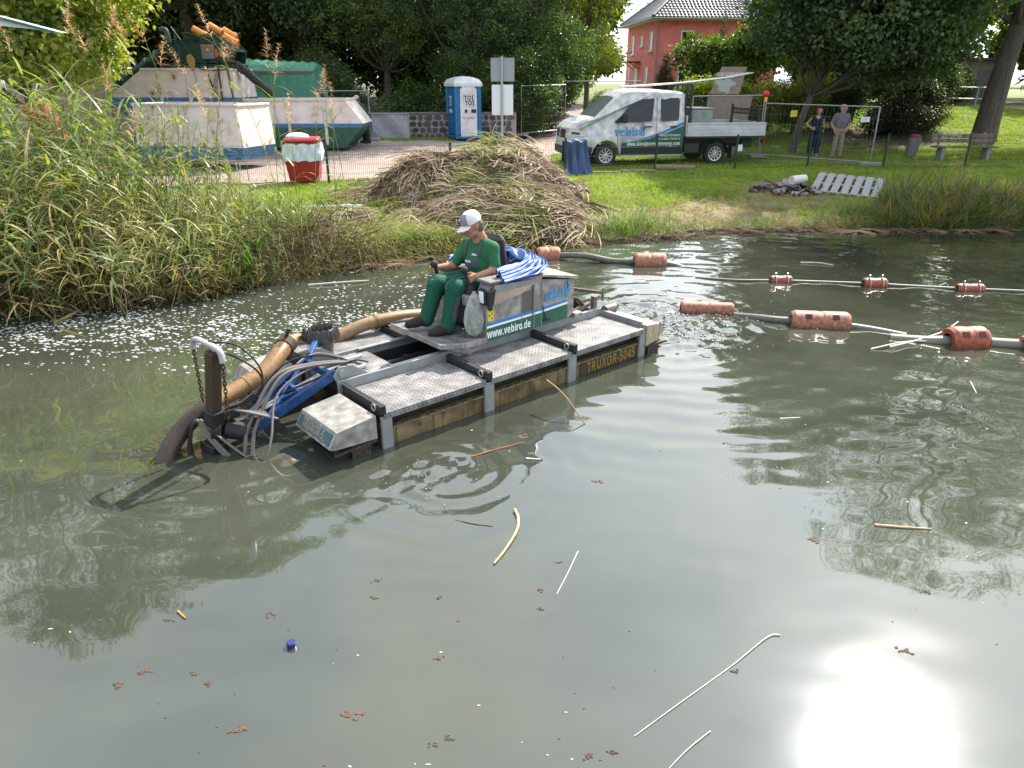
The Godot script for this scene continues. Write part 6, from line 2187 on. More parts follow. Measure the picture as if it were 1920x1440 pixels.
	b.prism([Vector2(-0.38, 2.82), Vector2(0.47, 2.82), Vector2(0.3, 1.95), Vector2(-0.72, 1.95)], 0.0, 0.05)
	var bo := obj("upper_board", b, brn, t)
	letters("ZUM GEDENKEN", 0.15, mat("print_cream", 0.72, 0.7, 0.64, 0.6), along(V(-0.1, 2.58, 0.052), V(1, 0, 0), V(0, 0, 1)), bo, "Droid Serif", true, 0.72)
	b = MB.new()
	var map := []
	for k in 26:
		var a := TAU * k / 26.0
		var r := 0.27 + 0.05 * sin(3.0 * a) + 0.05 * sin(5.0 * a + 1.0) + 0.03 * sin(9.0 * a)
		map.append(Vector2(-0.22 + r * cos(a) * 1.1, 2.24 + r * sin(a) * 0.82))
	b.prism(map, 0.051, 0.054)
	obj("map_print", b, mat("map_pale", 0.5, 0.56, 0.52, 0.6, 0.0, "blotch", 5.0), bo)
	b = MB.new()
	b.prism([Vector2(-0.8, 0.0), Vector2(0.5, 0.0), Vector2(0.72, 1.92), Vector2(-0.75, 1.92)], -0.03, 0.03)
	b.prism([Vector2(0.5, 0.0), Vector2(0.56, 0.0), Vector2(0.80, 1.92), Vector2(0.725, 1.92)], -0.16, 0.02)
	obj("lower_board", b, brn, t)
	# planks and a log on the grass in front of the truck
	for q in [[V(2.75, 0.53, -21.4), 0.85, 0.12, 0.1, "weathered plank lying on the grass nearest the blue tarpaulin"], [V(3.75, 0.53, -21.75), 1.0, 0.13, 0.0, "weathered plank lying below the truck's cab"], [V(3.7, 0.53, -21.95), 1.0, 0.1, -0.05, "thin plank lying behind the one below the truck's cab"]]:
		b = MB.new()
		b.box(V(0, 0.02, 0), V(q[1], 0.045, q[2]), 0.006)
		var o := obj("plank", b, mat("plank_grey", 0.3, 0.24, 0.18, 0.85, 0.0, "streak", 2.0))
		o.position = q[0]
		o.rotation.y = q[3]
		tag(o, q[4], "plank", "planks on the grass by the truck")
	b = MB.new()
	b.cyl(V(-0.6, 0.08, 0), V(0.58, 0.085, 0.05), 0.1, 0.085, 12)
	var lg := obj("log", b, mat("log_bark", 0.34, 0.28, 0.16, 0.9, 0.0, "dirt", 3.0))
	lg.position = V(4.9, 0.5, -22.2)
	tag(lg, "short pale log lying on the grass in front of the truck", "log")
	# litter bin and bench on the lawn
	var gy := ground_y(14.15, -26.4)
	t = thing("litter_bin", "dented grey litter bin with dark red top leaning beside the bench", "bin", V(14.12, gy, -26.4))
	t.rotation.z = -0.10
	b = MB.new()
	b.lathe([Vector2(0.0, 0.05), Vector2(0.19, 0.05), Vector2(0.22, 0.66), Vector2(0.205, 0.66), Vector2(0.18, 0.1)], 18)
	obj("bin_body", b, mat("bin_zinc", 0.34, 0.36, 0.38, 0.45, 0.3, "dirt", 3.0), t)
	b = MB.new()
	b.lathe([Vector2(0.18, 0.661), Vector2(0.17, 0.74), Vector2(0.1, 0.78), Vector2(0.0, 0.79)], 14)
	obj("bin_top", b, mat("bin_dark_red", 0.2, 0.02, 0.02, 0.5), t)
	gy = ground_y(15.25, -25.2)
	t = thing("park_bench", "weathered wooden park bench with scribbled backrest under the big tree", "bench", V(15.25, gy, -25.2), -0.03)
	for q in [[0.76, -0.26, 0.13], [0.61, -0.22, 0.13]]:
		b = MB.new()
		b.box(V(0, q[0], q[1]), V(2.05, q[2], 0.045), 0.008, Basis(V(1, 0, 0), -0.2))
		obj("back_slat", b, mat("bench_wood", 0.2, 0.165, 0.145, 0.8, 0.0, "streak", 1.2), t)
	for k in 3:
		b = MB.new()
		b.box(V(0, 0.43, -0.13 + 0.145 * k), V(2.05, 0.045, 0.125), 0.008)
		obj("seat_slat", b, mat("bench_wood", 0, 0, 0), t)
	for x in [-0.75, 0.75]:
		b = MB.new()
		b.box(V(x, 0.2, 0.02), V(0.12, 0.42, 0.36), 0.015)
		b.box(V(x, 0.62, -0.26), V(0.07, 0.5, 0.05), 0.008, Basis(V(1, 0, 0), -0.2))
		obj("leg", b, mat("concrete", 0, 0, 0), t)
	b = MB.new()
	for k in 5:
		var c := V(-0.62 + 0.13 * k, 0.755 + 0.01 * sin(k * 2.0), -0.228)
		var pts := []
		for j in 9:
			var a := TAU * j / 8.0 * (0.9 if k % 2 == 0 else 0.65)
			pts.append(c + V(0.055 * cos(a), 0.04 * sin(a), 0.006 * sin(a)))
		b.tube(pts, 0.009, 4)
	obj("scribble", b, mat("chalk", 0.7, 0.7, 0.72, 0.8), t)
	# corner of a shelter roof at the far left edge
	t = thing("shelter_roof", "corner of a flat shelter roof with green fascia above the reeds", "roof", V(-8.2, 0.3, -13.0))
	b = MB.new()
	b.prism([Vector2(-3.6, 0.0), Vector2(-0.45, 0.0), Vector2(0.55, -0.1), Vector2(-0.5, 0.16), Vector2(-3.6, 0.42)], -0.5, 0.0, Transform3D(Basis(), V(0.1, 3.52, 0)))
	obj("roof_slab", b, mat("roof_pale", 0.55, 0.62, 0.68, 0.4), t)
	b = MB.new()
	b.prism([Vector2(-3.6, 0.44), Vector2(-0.5, 0.18), Vector2(0.62, -0.1), Vector2(0.62, -0.13), Vector2(-0.5, 0.13), Vector2(-3.6, 0.39)], 0.003, 0.05, Transform3D(Basis(), V(0.1, 3.52, 0)))
	b.bx(V(-0.75, 0.2, -0.15), V(-0.65, 3.5, -0.05), 0.01)
	obj("fascia", b, mat("fascia_green", 0.03, 0.12, 0.09, 0.5), t)
	for k in 5:
		b = MB.new()
		b.bx(V(-3.4, 3.485, -0.02 - 0.095 * k), V(-0.35, 3.515, -0.105 - 0.095 * k), 0.005)
		obj("soffit_board", b, mat("soffit_brown", 0.13, 0.075, 0.035, 0.7, 0.0, "streak", 1.0), t)
	# orange drum among the reeds
	t = thing("plastic_drum", "faded orange plastic drum standing tilted in the reeds at the left", "drum", V(-9.45, 1.72, -15.5))
	t.rotation = V(0.1, 0, 0.22)
	b = MB.new()
	b.lathe([Vector2(0, 0.0), Vector2(0.26, 0.0), Vector2(0.29, 0.05), Vector2(0.29, 0.26), Vector2(0.305, 0.29), Vector2(0.29, 0.32), Vector2(0.29, 0.58), Vector2(0.305, 0.61), Vector2(0.29, 0.64), Vector2(0.28, 0.86), Vector2(0.25, 0.9), Vector2(0, 0.89)], 24)
	obj("drum_body", b, mat("drum_orange", 0.5, 0.07, 0.03, 0.5, 0.0, "blotch", 2.0), t)
	b = MB.new()
	b.cyl(V(0.12, 0.89, 0), V(0.12, 0.92, 0), 0.04, -1, 10)
	obj("bung", b, mat("bung", 0.55, 0.5, 0.45, 0.5), t)
	b = MB.new()
	b.cyl(V(0, -1.2, 0), V(0, 0.0, 0), 0.24, 0.24, 12)
	tag(obj("drum_stand", b, mat("stand_dark", 0.05, 0.045, 0.04, 0.9)), "dark stand under the orange drum, buried in the reeds", "stand").transform = t.transform
	# grey pipes on the grass at the reed edge
	for q in [[V(-4.05, 0.4, -15.55), 0.15, "grey plastic pipe lying on the grass at the right end of the reeds"], [V(-3.75, 0.4, -15.75), -0.35, "second grey pipe crossing the first at the right end of the reeds"]]:
		b = MB.new()
		b.cyl(V(-0.5, 0.06, 0), V(0.45, 0.07, 0), 0.05, -1, 10)
		b.cyl(V(0.45, 0.07, 0), V(0.56, 0.07, 0), 0.065, -1, 10)
		var o := obj("pipe", b, mat("pipe_grey", 0.4, 0.43, 0.47, 0.5))
		o.position = q[0]
		o.rotation.y = q[1]
		tag(o, q[2], "pipe", "grey pipes on the grass")
	# pale slatted pallet lying on the bank
	gy = ground_y(8.8, -19.0)
	t = thing("pallet", "whitewashed slatted pallet lying tilted on the bank", "pallet", V(8.75, gy + 0.1, -19.1))
	t.rotation = V(0.16, -0.5, -0.05)
	for k in 7:
		b = MB.new()
		b.box(V(-0.72 + 0.24 * k, 0.05, 0), V(0.17, 0.03, 1.7), 0.004, Basis(UP, 0.02 * sin(k * 3.0)))
		obj("slat", b, mat("white_wood", 0.55, 0.53, 0.55, 0.75, 0.0, "dirt", 3.0), t)
	for z in [-0.75, 0.0, 0.75]:
		b = MB.new()
		b.box(V(0, 0.0, z), V(1.66, 0.07, 0.14), 0.006)
		obj("bearer", b, mat("white_wood", 0, 0, 0), t)
	# pile of dug-out junk
	gy = ground_y(7.0, -18.7)
	var r3 := RandomNumberGenerator.new()
	r3.seed = 5
	var jm := [mat("junk_pale", 0.5, 0.45, 0.45, 0.8, 0.0, "dirt", 5.0), mat("junk_grey", 0.16, 0.17, 0.2, 0.8, 0.0, "dirt", 5.0), mat("junk_brown", 0.12, 0.075, 0.05, 0.9, 0.0, "dirt", 5.0), mat("junk_dark", 0.03, 0.028, 0.028, 0.8), mat("junk_rust", 0.22, 0.10, 0.05, 0.9, 0.0, "dirt", 5.0)]
	t = thing("rubble_heap", "heap of dredged rubbish, cloths and sticks on the bank left of the pallet", "rubbish heap", V(7.0, gy, -18.75))
	for k in 60:
		b = MB.new()
		var a := r3.randf() * TAU
		var q := pow(r3.randf(), 0.7)
		var p := V(0.95 * q * cos(a), 0.02 + 0.3 * (1.0 - q) * r3.randf(), 0.5 * q * sin(a))
		var bs := Basis.from_euler(V(r3.randf_range(-0.6, 0.6), r3.randf() * TAU, r3.randf_range(-0.6, 0.6)))
		match k % 4:
			0: b.box(p, V(r3.randf_range(0.1, 0.4), r3.randf_range(0.04, 0.12), r3.randf_range(0.08, 0.25)), 0.02, bs)
			1: b.ball(p, V(r3.randf_range(0.06, 0.16), r3.randf_range(0.03, 0.08), r3.randf_range(0.06, 0.14)), 8, 6)
			2: b.tube([p - bs.x * r3.randf_range(0.2, 0.4), p + V(0, 0.06, 0), p + bs.x * r3.randf_range(0.15, 0.4)], r3.randf_range(0.01, 0.025), 5)
			3:
				var rr := []
				for i in 5:
					var row := []
					for j in 5:
						row.append(p + bs * V((i - 2) * 0.06, 0.05 * sin(i * 2.0 + j * 1.7 + k), (j - 2) * 0.06))
					rr.append(row)
				b.sheet(rr, UP)
		obj(["block", "lump", "stick", "rag"][k % 4], b, jm[r3.randi() % 5], t)
	b = MB.new()
	b.cyl(V(0.1, 0.3, 0.1), V(0.5, 0.34, -0.05), 0.12, 0.1, 12)
	obj("canister", b, mat("canister_white", 0.6, 0.56, 0.52, 0.5), t)

# ---------- the red house and the shed ----------
func build_buildings() -> void:
	var red := mat("render_red", 0.78, 0.21, 0.20, 0.85, 0.0, "soft", 0.3)
	var trim := mat("house_trim", 0.62, 0.6, 0.58, 0.6)
	var pane := mat("house_pane", 0.03, 0.035, 0.04, 0.08)
	var roofm := mat("roof_tile_grey", 0.13, 0.14, 0.16, 0.35, 0.0, "blotch", 0.4)
	var t := thing("red_house", "two-storey red rendered house with a grey tiled hip roof", "house", V(11.4, 1.95, -62.0), 0.1)
	var L := 10.0; var D := 9.4; var H := 5.45
	var b := MB.new()
	b.bx(V(0, -0.8, -D), V(L, H, 0))
	obj("wall", b, red, t)
	b = MB.new()
	b.bx(V(-0.02, -0.8, -D - 0.02), V(L + 0.02, 0.25, 0.02))
	obj("plinth", b, mat("plinth_grey", 0.3, 0.29, 0.29, 0.8), t)
	# roof: hipped, with tile courses laid as ridged sheets
	var e := 0.6
	var rise := 4.2
	b = MB.new()
	b.bx(V(-e, H, -D - e), V(L + e, H + 0.16, e), 0.02)
	var roof := obj("roof", b, trim, t)
	var C := [V(-e, H + 0.17, e), V(L + e, H + 0.17, e), V(L + e, H + 0.17, -D - e), V(-e, H + 0.17, -D - e)]
	var r0 := V(D * 0.5, H + rise, -D * 0.5); var r1 := V(L - D * 0.5, H + rise, -D * 0.5)
	for f in [[C[0], C[1], r1, r0], [C[1], C[2], r1, r1], [C[2], C[3], r0, r1], [C[3], C[0], r0, r0]]:
		var a: Vector3 = f[0]; var bb: Vector3 = f[1]; var up0: Vector3 = f[3]; var up1: Vector3 = f[2]
		var nrm := (up0 - a).cross(bb - a).normalized()
		if nrm.y < 0.0:
			nrm = -nrm
		var tb := MB.new()
		var courses := 20
		for i in courses:
			var p0 := a.lerp(up0, float(i) / courses); var p1 := bb.lerp(up1, float(i) / courses)
			var q0 := a.lerp(up0, float(i + 1) / courses); var q1 := bb.lerp(up1, float(i + 1) / courses)
			var w := (p1 - p0).length()
			var m := maxi(1, int(w / 0.3))
			for k in m:
				for h in 2:   # each tile: a roll and a trough
					var u0 := (k + h * 0.5) / m; var u1 := (k + h * 0.5 + 0.5) / m
					var ya := 0.0 if h == 0 else 0.06; var yb := 0.06 if h == 0 else 0.0
					tb.quad(p0.lerp(p1, u0) + nrm * (0.07 + ya), p0.lerp(p1, u1) + nrm * (0.07 + yb), q0.lerp(q1, u1) + nrm * (0.02 + yb), q0.lerp(q1, u0) + nrm * (0.02 + ya), nrm)
					tb.quad(p0.lerp(p1, u0) + nrm * (0.07 + ya), p0.lerp(p1, u1) + nrm * (0.07 + yb), p0.lerp(p1, u1), p0.lerp(p1, u0), a - up0)
		obj("roof_tiles", tb, roofm, roof).set_meta("kind", "stuff")
	b = MB.new()
	for q in [[C[0], r0], [C[1], r1], [C[2], r1], [C[3], r0], [r0, r1]]:
		b.tube([q[0] + V(0, 0.1, 0), q[1] + V(0, 0.1, 0)], 0.12, 6)
	obj("ridge_tiles", b, roofm, roof)
	b = MB.new()
	b.tube([V(-e, H + 0.1, e + 0.07), V(L + e, H + 0.1, e + 0.07)], 0.07, 8)
	b.tube([V(-e - 0.07, H + 0.1, e), V(-e - 0.07, H + 0.1, -D - e)], 0.07, 8)
	b.tube([V(-e * 0.3, H + 0.05, e), V(0.1, H - 0.35, 0.09), V(0.1, 0.0, 0.09)], 0.05, 8)
	obj("gutter", b, mat("gutter_grey", 0.3, 0.3, 0.3, 0.5, 0.3), t)
	# windows: [side, along, bottom, width, height]
	for q in [[0, 2.4, 3.3, 1.05, 1.45], [0, 6.6, 3.3, 1.05, 1.45], [0, 2.4, 0.9, 1.05, 1.3], [0, 6.6, 0.9, 1.05, 1.3], [1, 1.6, 3.3, 1.0, 1.45], [1, 4.4, 3.75, 0.8, 0.8], [1, 7.3, 3.2, 1.0, 1.5], [1, 2.4, 0.95, 0.9, 1.2], [1, 8.3, 0.8, 0.8, 1.4]]:
		var xf := Transform3D(Basis(), V(q[1], q[2], 0)) if q[0] == 0 else Transform3D(Basis(UP, -PI * 0.5), V(0, q[2], -q[1]))
		b = MB.new()
		b.X = xf
		var w: float = q[3] * 0.5; var h: float = q[4]
		b.bx(V(-w, 0, -0.02), V(-w + 0.12, h, 0.05)); b.bx(V(w - 0.12, 0, -0.02), V(w, h, 0.05))
		b.bx(V(-w + 0.12, 0, -0.02), V(w - 0.12, 0.12, 0.05)); b.bx(V(-w + 0.12, h - 0.12, -0.02), V(w - 0.12, h, 0.05))
		b.bx(V(-w - 0.06, -0.06, 0.0), V(w + 0.06, 0.0, 0.14))
		var wi := obj("window", b, trim, t)
		b = MB.new()
		b.X = xf
		b.bx(V(-w + 0.12, 0.12, 0.0), V(w - 0.12, h - 0.12, 0.02))
		obj("pane", b, pane, wi)
	b = MB.new()
	b.X = Transform3D(Basis(UP, -PI * 0.5), V(0, 0, -5.6))
	b.bx(V(-0.55, -0.1, -0.02), V(0.55, 2.1, 0.06))
	obj("door", b, trim, t)
	b = MB.new()
	b.X = Transform3D(Basis(UP, -PI * 0.5), V(0, 0, -5.6))
	b.bx(V(-1.1, 2.55, 0.0), V(1.1, 2.65, 1.1), 0.01)
	b.bar(V(-0.9, 2.0, 0.03), V(-0.9, 2.55, 0.9), 0.05, 0.05); b.bar(V(0.9, 2.0, 0.03), V(0.9, 2.55, 0.9), 0.05, 0.05)
	obj("porch_roof", b, mat("porch_dark", 0.07, 0.05, 0.045, 0.7), t)
	# brick shed behind the big tree
	var gy := ground_y(27.5, -46.0)
	t = thing("brick_shed", "small pale brick shed with a flat roof behind the big tree", "shed", V(27.6, gy - 0.1, -46.5), -0.1)
	b = MB.new()
	b.bx(V(-2.6, 0, -3), V(1.8, 2.5, 0))
	obj("wall", b, mat("pale_brick", 0.3, 0.26, 0.2, 0.9, 0.0, "grain", 2.0), t)
	b = MB.new()
	for r in 20:
		b.bx(V(-2.6, r * 0.125 + 0.11, 0.0), V(1.8, r * 0.125 + 0.125, 0.006))
	obj("brick_courses", b, mat("joint_dark", 0.2, 0.17, 0.14, 0.9), t).set_meta("kind", "stuff")
	b = MB.new()
	b.bx(V(-2.85, 2.5, -3.2), V(2.05, 2.65, 0.3), 0.01)
	obj("roof", b, mat("felt_dark", 0.07, 0.06, 0.055, 0.9), t)
	b = MB.new()
	b.bx(V(0.3, 0.05, 0.01), V(1.3, 2.0, 0.05), 0.01)
	obj("door", b, mat("door_grey_dark", 0.11, 0.11, 0.11, 0.6), t)
	# railing along the far path
	var P := [V(20.5, 0, -41.2), V(23.0, 0, -40.4), V(25.5, 0, -39.6), V(28.0, 0, -38.8), V(30.5, 0, -38.0)]
	for i in 4:
		var a: Vector3 = P[i]; var c: Vector3 = P[i + 1]
		a.y = ground_y(a.x, a.z); c.y = ground_y(c.x, c.z)
		var f := thing("railing", "grey steel railing section %s along the far path" % ["left of the shed", "in front of the shed", "right of the big trunk", "at the right edge"][i], "railing", a, 0.0, "railing along the far path")
		for y in [0.45, 1.0]:
			b = MB.new()
			b.tube([V(0, y, 0), c - a + V(0, y, 0)], 0.03, 7)
			obj("rail", b, mat("rail_grey", 0.35, 0.36, 0.37, 0.5, 0.3), f)
		for k in 2:
			b = MB.new()
			var q := (c - a) * (0.5 * k)
			b.cyl(q, q + V(0, 1.0, 0), 0.035, -1, 8)
			obj("post", b, mat("rail_grey", 0, 0, 0), f)

# ---------- plants ----------
func leaf(b: MB, p: Vector3, d: Vector3, n: Vector3, l: float, w: float) -> void:   # one folded leaf of two faces
	var s := d.cross(n).normalized()
	var m := p + d * l * 0.45 - n * l * 0.05
	var tip := p + d * l - n * l * 0.22
	b.tri(p, m + s * w * 0.5 + n * w * 0.12, tip, n)
	b.tri(p, tip, m - s * w * 0.5 + n * w * 0.12, n)

func clump(sd: int, n: int, R: float, l: float, w: float, droop := 0.3) -> ArrayMesh:
	var r := RandomNumberGenerator.new()
	r.seed = sd
	var b := MB.new()
	for i in n:
		var p := V(r.randfn(0, 0.5), r.randfn(0, 0.4), r.randfn(0, 0.5)) * R
		var d := (p.normalized() * 0.6 + V(r.randfn(0, 0.6), r.randfn(0, 0.4) - droop, r.randfn(0, 0.6))).normalized()
		var nn := V(r.randfn(0, 0.5), 1.0, r.randfn(0, 0.5)).normalized()
		nn = (nn - d * nn.dot(d)).normalized()
		b.col = Color.WHITE * r.randf_range(0.75, 1.2)
		leaf(b, p, d, nn, l * r.randf_range(0.7, 1.25), w * r.randf_range(0.7, 1.2))
	return b.mesh()

var clumps := {}

func crown_points(blobs: Array, n: int, r: RandomNumberGenerator, inner := 0.45) -> Array:
	var tot := 0.0
	for q in blobs:
		tot += pow(q[1].x * q[1].y * q[1].z, 0.6667)
	var o := []
	for q in blobs:
		var m := int(n * pow(q[1].x * q[1].y * q[1].z, 0.6667) / tot)
		for k in m:
			var d := V(r.randfn(), r.randfn(), r.randfn()).normalized()
			o.append([q[0] + d * q[1] * lerpf(inner, 1.0, sqrt(r.randf())), d])
	return o

func scatter(parent: Node3D, called: String, kind: String, pts: Array, r: RandomNumberGenerator, a: Color, c: Color, smin: float, smax: float, m: Material) -> void:
	var xfs := []
	var cols := []
	for p in pts:
		var bs := Basis(UP, r.randf() * TAU) * Basis(V(r.randfn(), 0.3, r.randfn()).normalized(), r.randf_range(-0.9, 0.9))
		xfs.append(Transform3D(bs.scaled(Vector3.ONE * r.randf_range(smin, smax)), p[0]))
		var g := clampf(0.5 + nz.get_noise_3d(p[0].x * 14.0, p[0].y * 14.0, p[0].z * 14.0 + parent.position.x * 7.0) * 1.1 + r.randfn(0, 0.22), 0, 1)
		cols.append(a.lerp(c, g))
	multi(called, clumps[kind], m, xfs, cols, parent)

# a tree: tapered trunk, limbs into every blob, leaves spread through the blobs' shells
func tree(label: String, at: Vector3, h: float, base: float, R: Vector3, tr: float, n: int, kind: String, a: Color, c: Color, m: Material, sd: int, nb := 12, lean := Vector3.ZERO, group := "", called := "tree") -> Node3D:
	var r := RandomNumberGenerator.new()
	r.seed = sd
	at.y = ground_y(at.x, at.z)
	var t := thing(called, label, "tree", at, 0.0, group)
	var b := MB.new()
	var top := V(lean.x, h * 0.86, lean.z)
	var mid := V(lean.x * 0.45 + r.randf_range(-0.15, 0.15), h * 0.45, lean.z * 0.45)
	var line := curve([V(0, -0.3, 0), V(lean.x * 0.1, h * 0.15, lean.z * 0.1), mid, top], 5)
	var rad := []
	for i in line.size():
		var f := float(i) / (line.size() - 1)
		rad.append(tr * (1.0 - 0.9 * f) * (1.35 if i == 0 else 1.0))
	b.tube(line, rad, 9)
	var cc := V(lean.x * 0.8, (base + h) * 0.5, lean.z * 0.8)
	var blobs := [[cc, R * V(0.62, 0.9, 0.62)]]
	for k in nb:
		var ph := TAU * k / nb * 2.618
		var y := lerpf(-0.85, 0.8, (k + 0.5) / nb)
		var q := sqrt(maxf(0.05, 1.0 - y * y))
		var s := r.randf_range(0.34, 0.5)
		var p := cc + V(cos(ph) * q * R.x * (1.0 - s * 0.6), y * R.y * (1.0 - s * 0.4), sin(ph) * q * R.z * (1.0 - s * 0.6))
		blobs.append([p, V(R.x * s, minf(R.y, R.x) * s * 0.8, R.z * s)])
		var f := clampf((p.y - h * 0.1) / h * 0.8, 0.42, 0.85)
		var o: Vector3 = line[int(f * (line.size() - 1))]
		var e := o.lerp(p, 0.5) + V(0, -0.06 * h * q, 0)
		b.tube(curve([o, e, p], 4), [tr * 0.28, tr * 0.25, tr * 0.23, tr * 0.2, tr * 0.17, tr * 0.14, tr * 0.11, tr * 0.08, tr * 0.04], 6)
	obj("trunk", b, mat("bark", 0.14, 0.12, 0.10, 0.95, 0.0, "streak", 0.7, 4.0), t)
	scatter(t, "crown", kind, crown_points(blobs, n, r), r, a, c, 0.8, 1.35, m)
	return t

func bush(called: String, label: String, at: Vector3, R: Vector3, n: int, kind: String, a: Color, c: Color, m: Material, sd: int, smin := 0.7, smax := 1.2, cat := "bush", group := "", stems := 4) -> void:
	var r := RandomNumberGenerator.new()
	r.seed = sd
	at.y = ground_y(at.x, at.z)
	var t := thing(called, label, cat, at, 0.0, group)
	var blobs := [[V(0, R.y * 0.8, 0), R * V(0.7, 0.8, 0.7)]]
	for k in 8:
		var ph := k * 2.4
		blobs.append([V(cos(ph) * R.x * 0.62, R.y * r.randf_range(0.4, 1.45), sin(ph) * R.z * 0.62), R * r.randf_range(0.32, 0.48)])
	var b := MB.new()
	for k in stems:
		var p: Vector3 = blobs[1 + k][0]
		b.tube(curve([V(p.x * 0.15, -0.1, p.z * 0.15), V(p.x * 0.4, p.y * 0.5, p.z * 0.4), p], 4), 0.035, 5)
	obj("stem", b, mat("bark", 0, 0, 0), t)
	scatter(t, "leaves", kind, crown_points(blobs, n, r, 0.3), r, a, c, smin, smax, m)

func conifer(label: String, at: Vector3, h: float, R: float, n: int, a: Color, c: Color, sd: int) -> void:
	var r := RandomNumberGenerator.new()
	r.seed = sd
	at.y = ground_y(at.x, at.z)
	var t := thing("conifer", label, "tree", at)
	var b := MB.new()
	b.cyl(V(0, -0.2, 0), V(0, h, 0), R * 0.09, 0.01, 7)
	obj("trunk", b, mat("bark", 0, 0, 0), t)
	var xfs := []; var cols := []
	for k in n:
		var f := 1.0 - sqrt(r.randf())
		var ph := r.randf() * TAU
		var q := R * (1.0 - f) * (0.55 + 0.45 * r.randf()) * (1.0 + 0.15 * sin(f * 40.0))
		var p := V(cos(ph) * q, h * (0.04 + 0.95 * f) - q * 0.25, sin(ph) * q)
		xfs.append(Transform3D((Basis(UP, -ph) * Basis(V(0, 0, 1), -0.3)).scaled(Vector3.ONE * r.randf_range(0.7, 1.2)), p))
		cols.append(a.lerp(c, clampf(0.5 + r.randfn(0, 0.3), 0, 1)))
	multi("needles", clumps["needle"], leafmat("needle_mat", 0.6, Color(0.3, 0.4, 0.2)), xfs, cols, t)

func blade(b: MB, p: Vector3, d: Vector3, l: float, w: float, bend: float, seg := 4) -> void:   # arching strip, broadest low down
	var side := d.cross(UP).normalized()
	if side.length() < 0.5:
		side = V(1, 0, 0)
	var q := p
	var dir := d.normalized()
	var prev := [q - side * w * 0.3, q + side * w * 0.3]
	for i in seg:
		var f := float(i + 1) / seg
		dir = (dir + V(0, -bend / seg, 0) + V(d.x, 0, d.z) * bend * 0.35 / seg).normalized()
		q += dir * l / seg
		var ww := w * 0.5 * (1.0 - pow(f, 1.6)) * (1.0 if i > 0 else 1.05)
		var cur := [q - side * ww, q + side * ww]
		var nn := side.cross(dir).normalized()
		if i < seg - 1:
			b.quad(prev[0], prev[1], cur[1], cur[0], nn)
		else:
			b.tri(prev[0], prev[1], q, nn)
		prev = cur

func plume(b: MB, p: Vector3, d: Vector3, l: float, r: RandomNumberGenerator) -> void:
	for k in 80:
		var f := r.randf()
		var o := p + d * l * f
		var a := r.randf() * TAU
		var s := V(cos(a), r.randf_range(0.2, 1.1), sin(a)).normalized()
		var e := lerpf(0.24, 0.07, f) * r.randf_range(0.6, 1.2)
		blade(b, o, (s + d * 0.5 + V(d.x, -0.2, d.z) * 0.4).normalized(), e, 0.014, 0.9, 2)

func reed_mesh(sd: int, h: float, leaves: int, with_plume: bool, dead: bool) -> Array:   # [green part, plume part]
	var r := RandomNumberGenerator.new()
	r.seed = sd
	var b := MB.new()
	var bow := V(r.randf_range(-0.2, 0.2), 0, r.randf_range(-0.2, 0.2))
	var pts := []
	for i in 6:
		var f := i / 5.0
		pts.append(V(bow.x * f * f * h, h * f, bow.z * f * f * h))
	b.col = Color(0.95, 0.9, 0.6) if not dead else Color(1.0, 1.0, 1.0)
	b.tube(pts, [0.008, 0.0075, 0.007, 0.006, 0.005, 0.003], 3, false)
	for k in leaves:
		var f := lerpf(0.22, 1.0, (k + r.randf() * 0.6) / leaves)
		var p := V(bow.x * f * f * h, h * f, bow.z * f * f * h)
		var a := r.randf() * TAU
		var up := r.randf_range(0.5, 1.6)
		b.col = Color.WHITE * r.randf_range(0.7, 1.3)
		if r.randf() < 0.12:
			b.col = Color(2.0, 1.5, 0.9)
		blade(b, p, V(cos(a), up, sin(a)).normalized(), r.randf_range(0.38, 0.75), r.randf_range(0.024, 0.046), r.randf_range(0.5, 1.9))
	var c := MB.new()
	if with_plume:
		plume(c, V(bow.x * h, h, bow.z * h), (V(bow.x * 2.0 + r.randf_range(-0.3, 0.3), 1.0, bow.z * 2.0)).normalized(), 0.5, r)
	return [b.mesh(), c.mesh()]

const ORDER := ["first", "second", "third", "fourth", "fifth", "sixth", "seventh", "eighth", "ninth", "tenth", "eleventh", "twelfth", "thirteenth", "fourteenth", "fifteenth", "sixteenth", "seventeenth", "eighteenth", "nineteenth", "twentieth", "twenty-first", "twenty-second", "twenty-third", "twenty-fourth"]

func reed_h(x: float) -> float:
	return lerpf(0.8, 2.45, smoothstep(-3.3, -7.6, x))

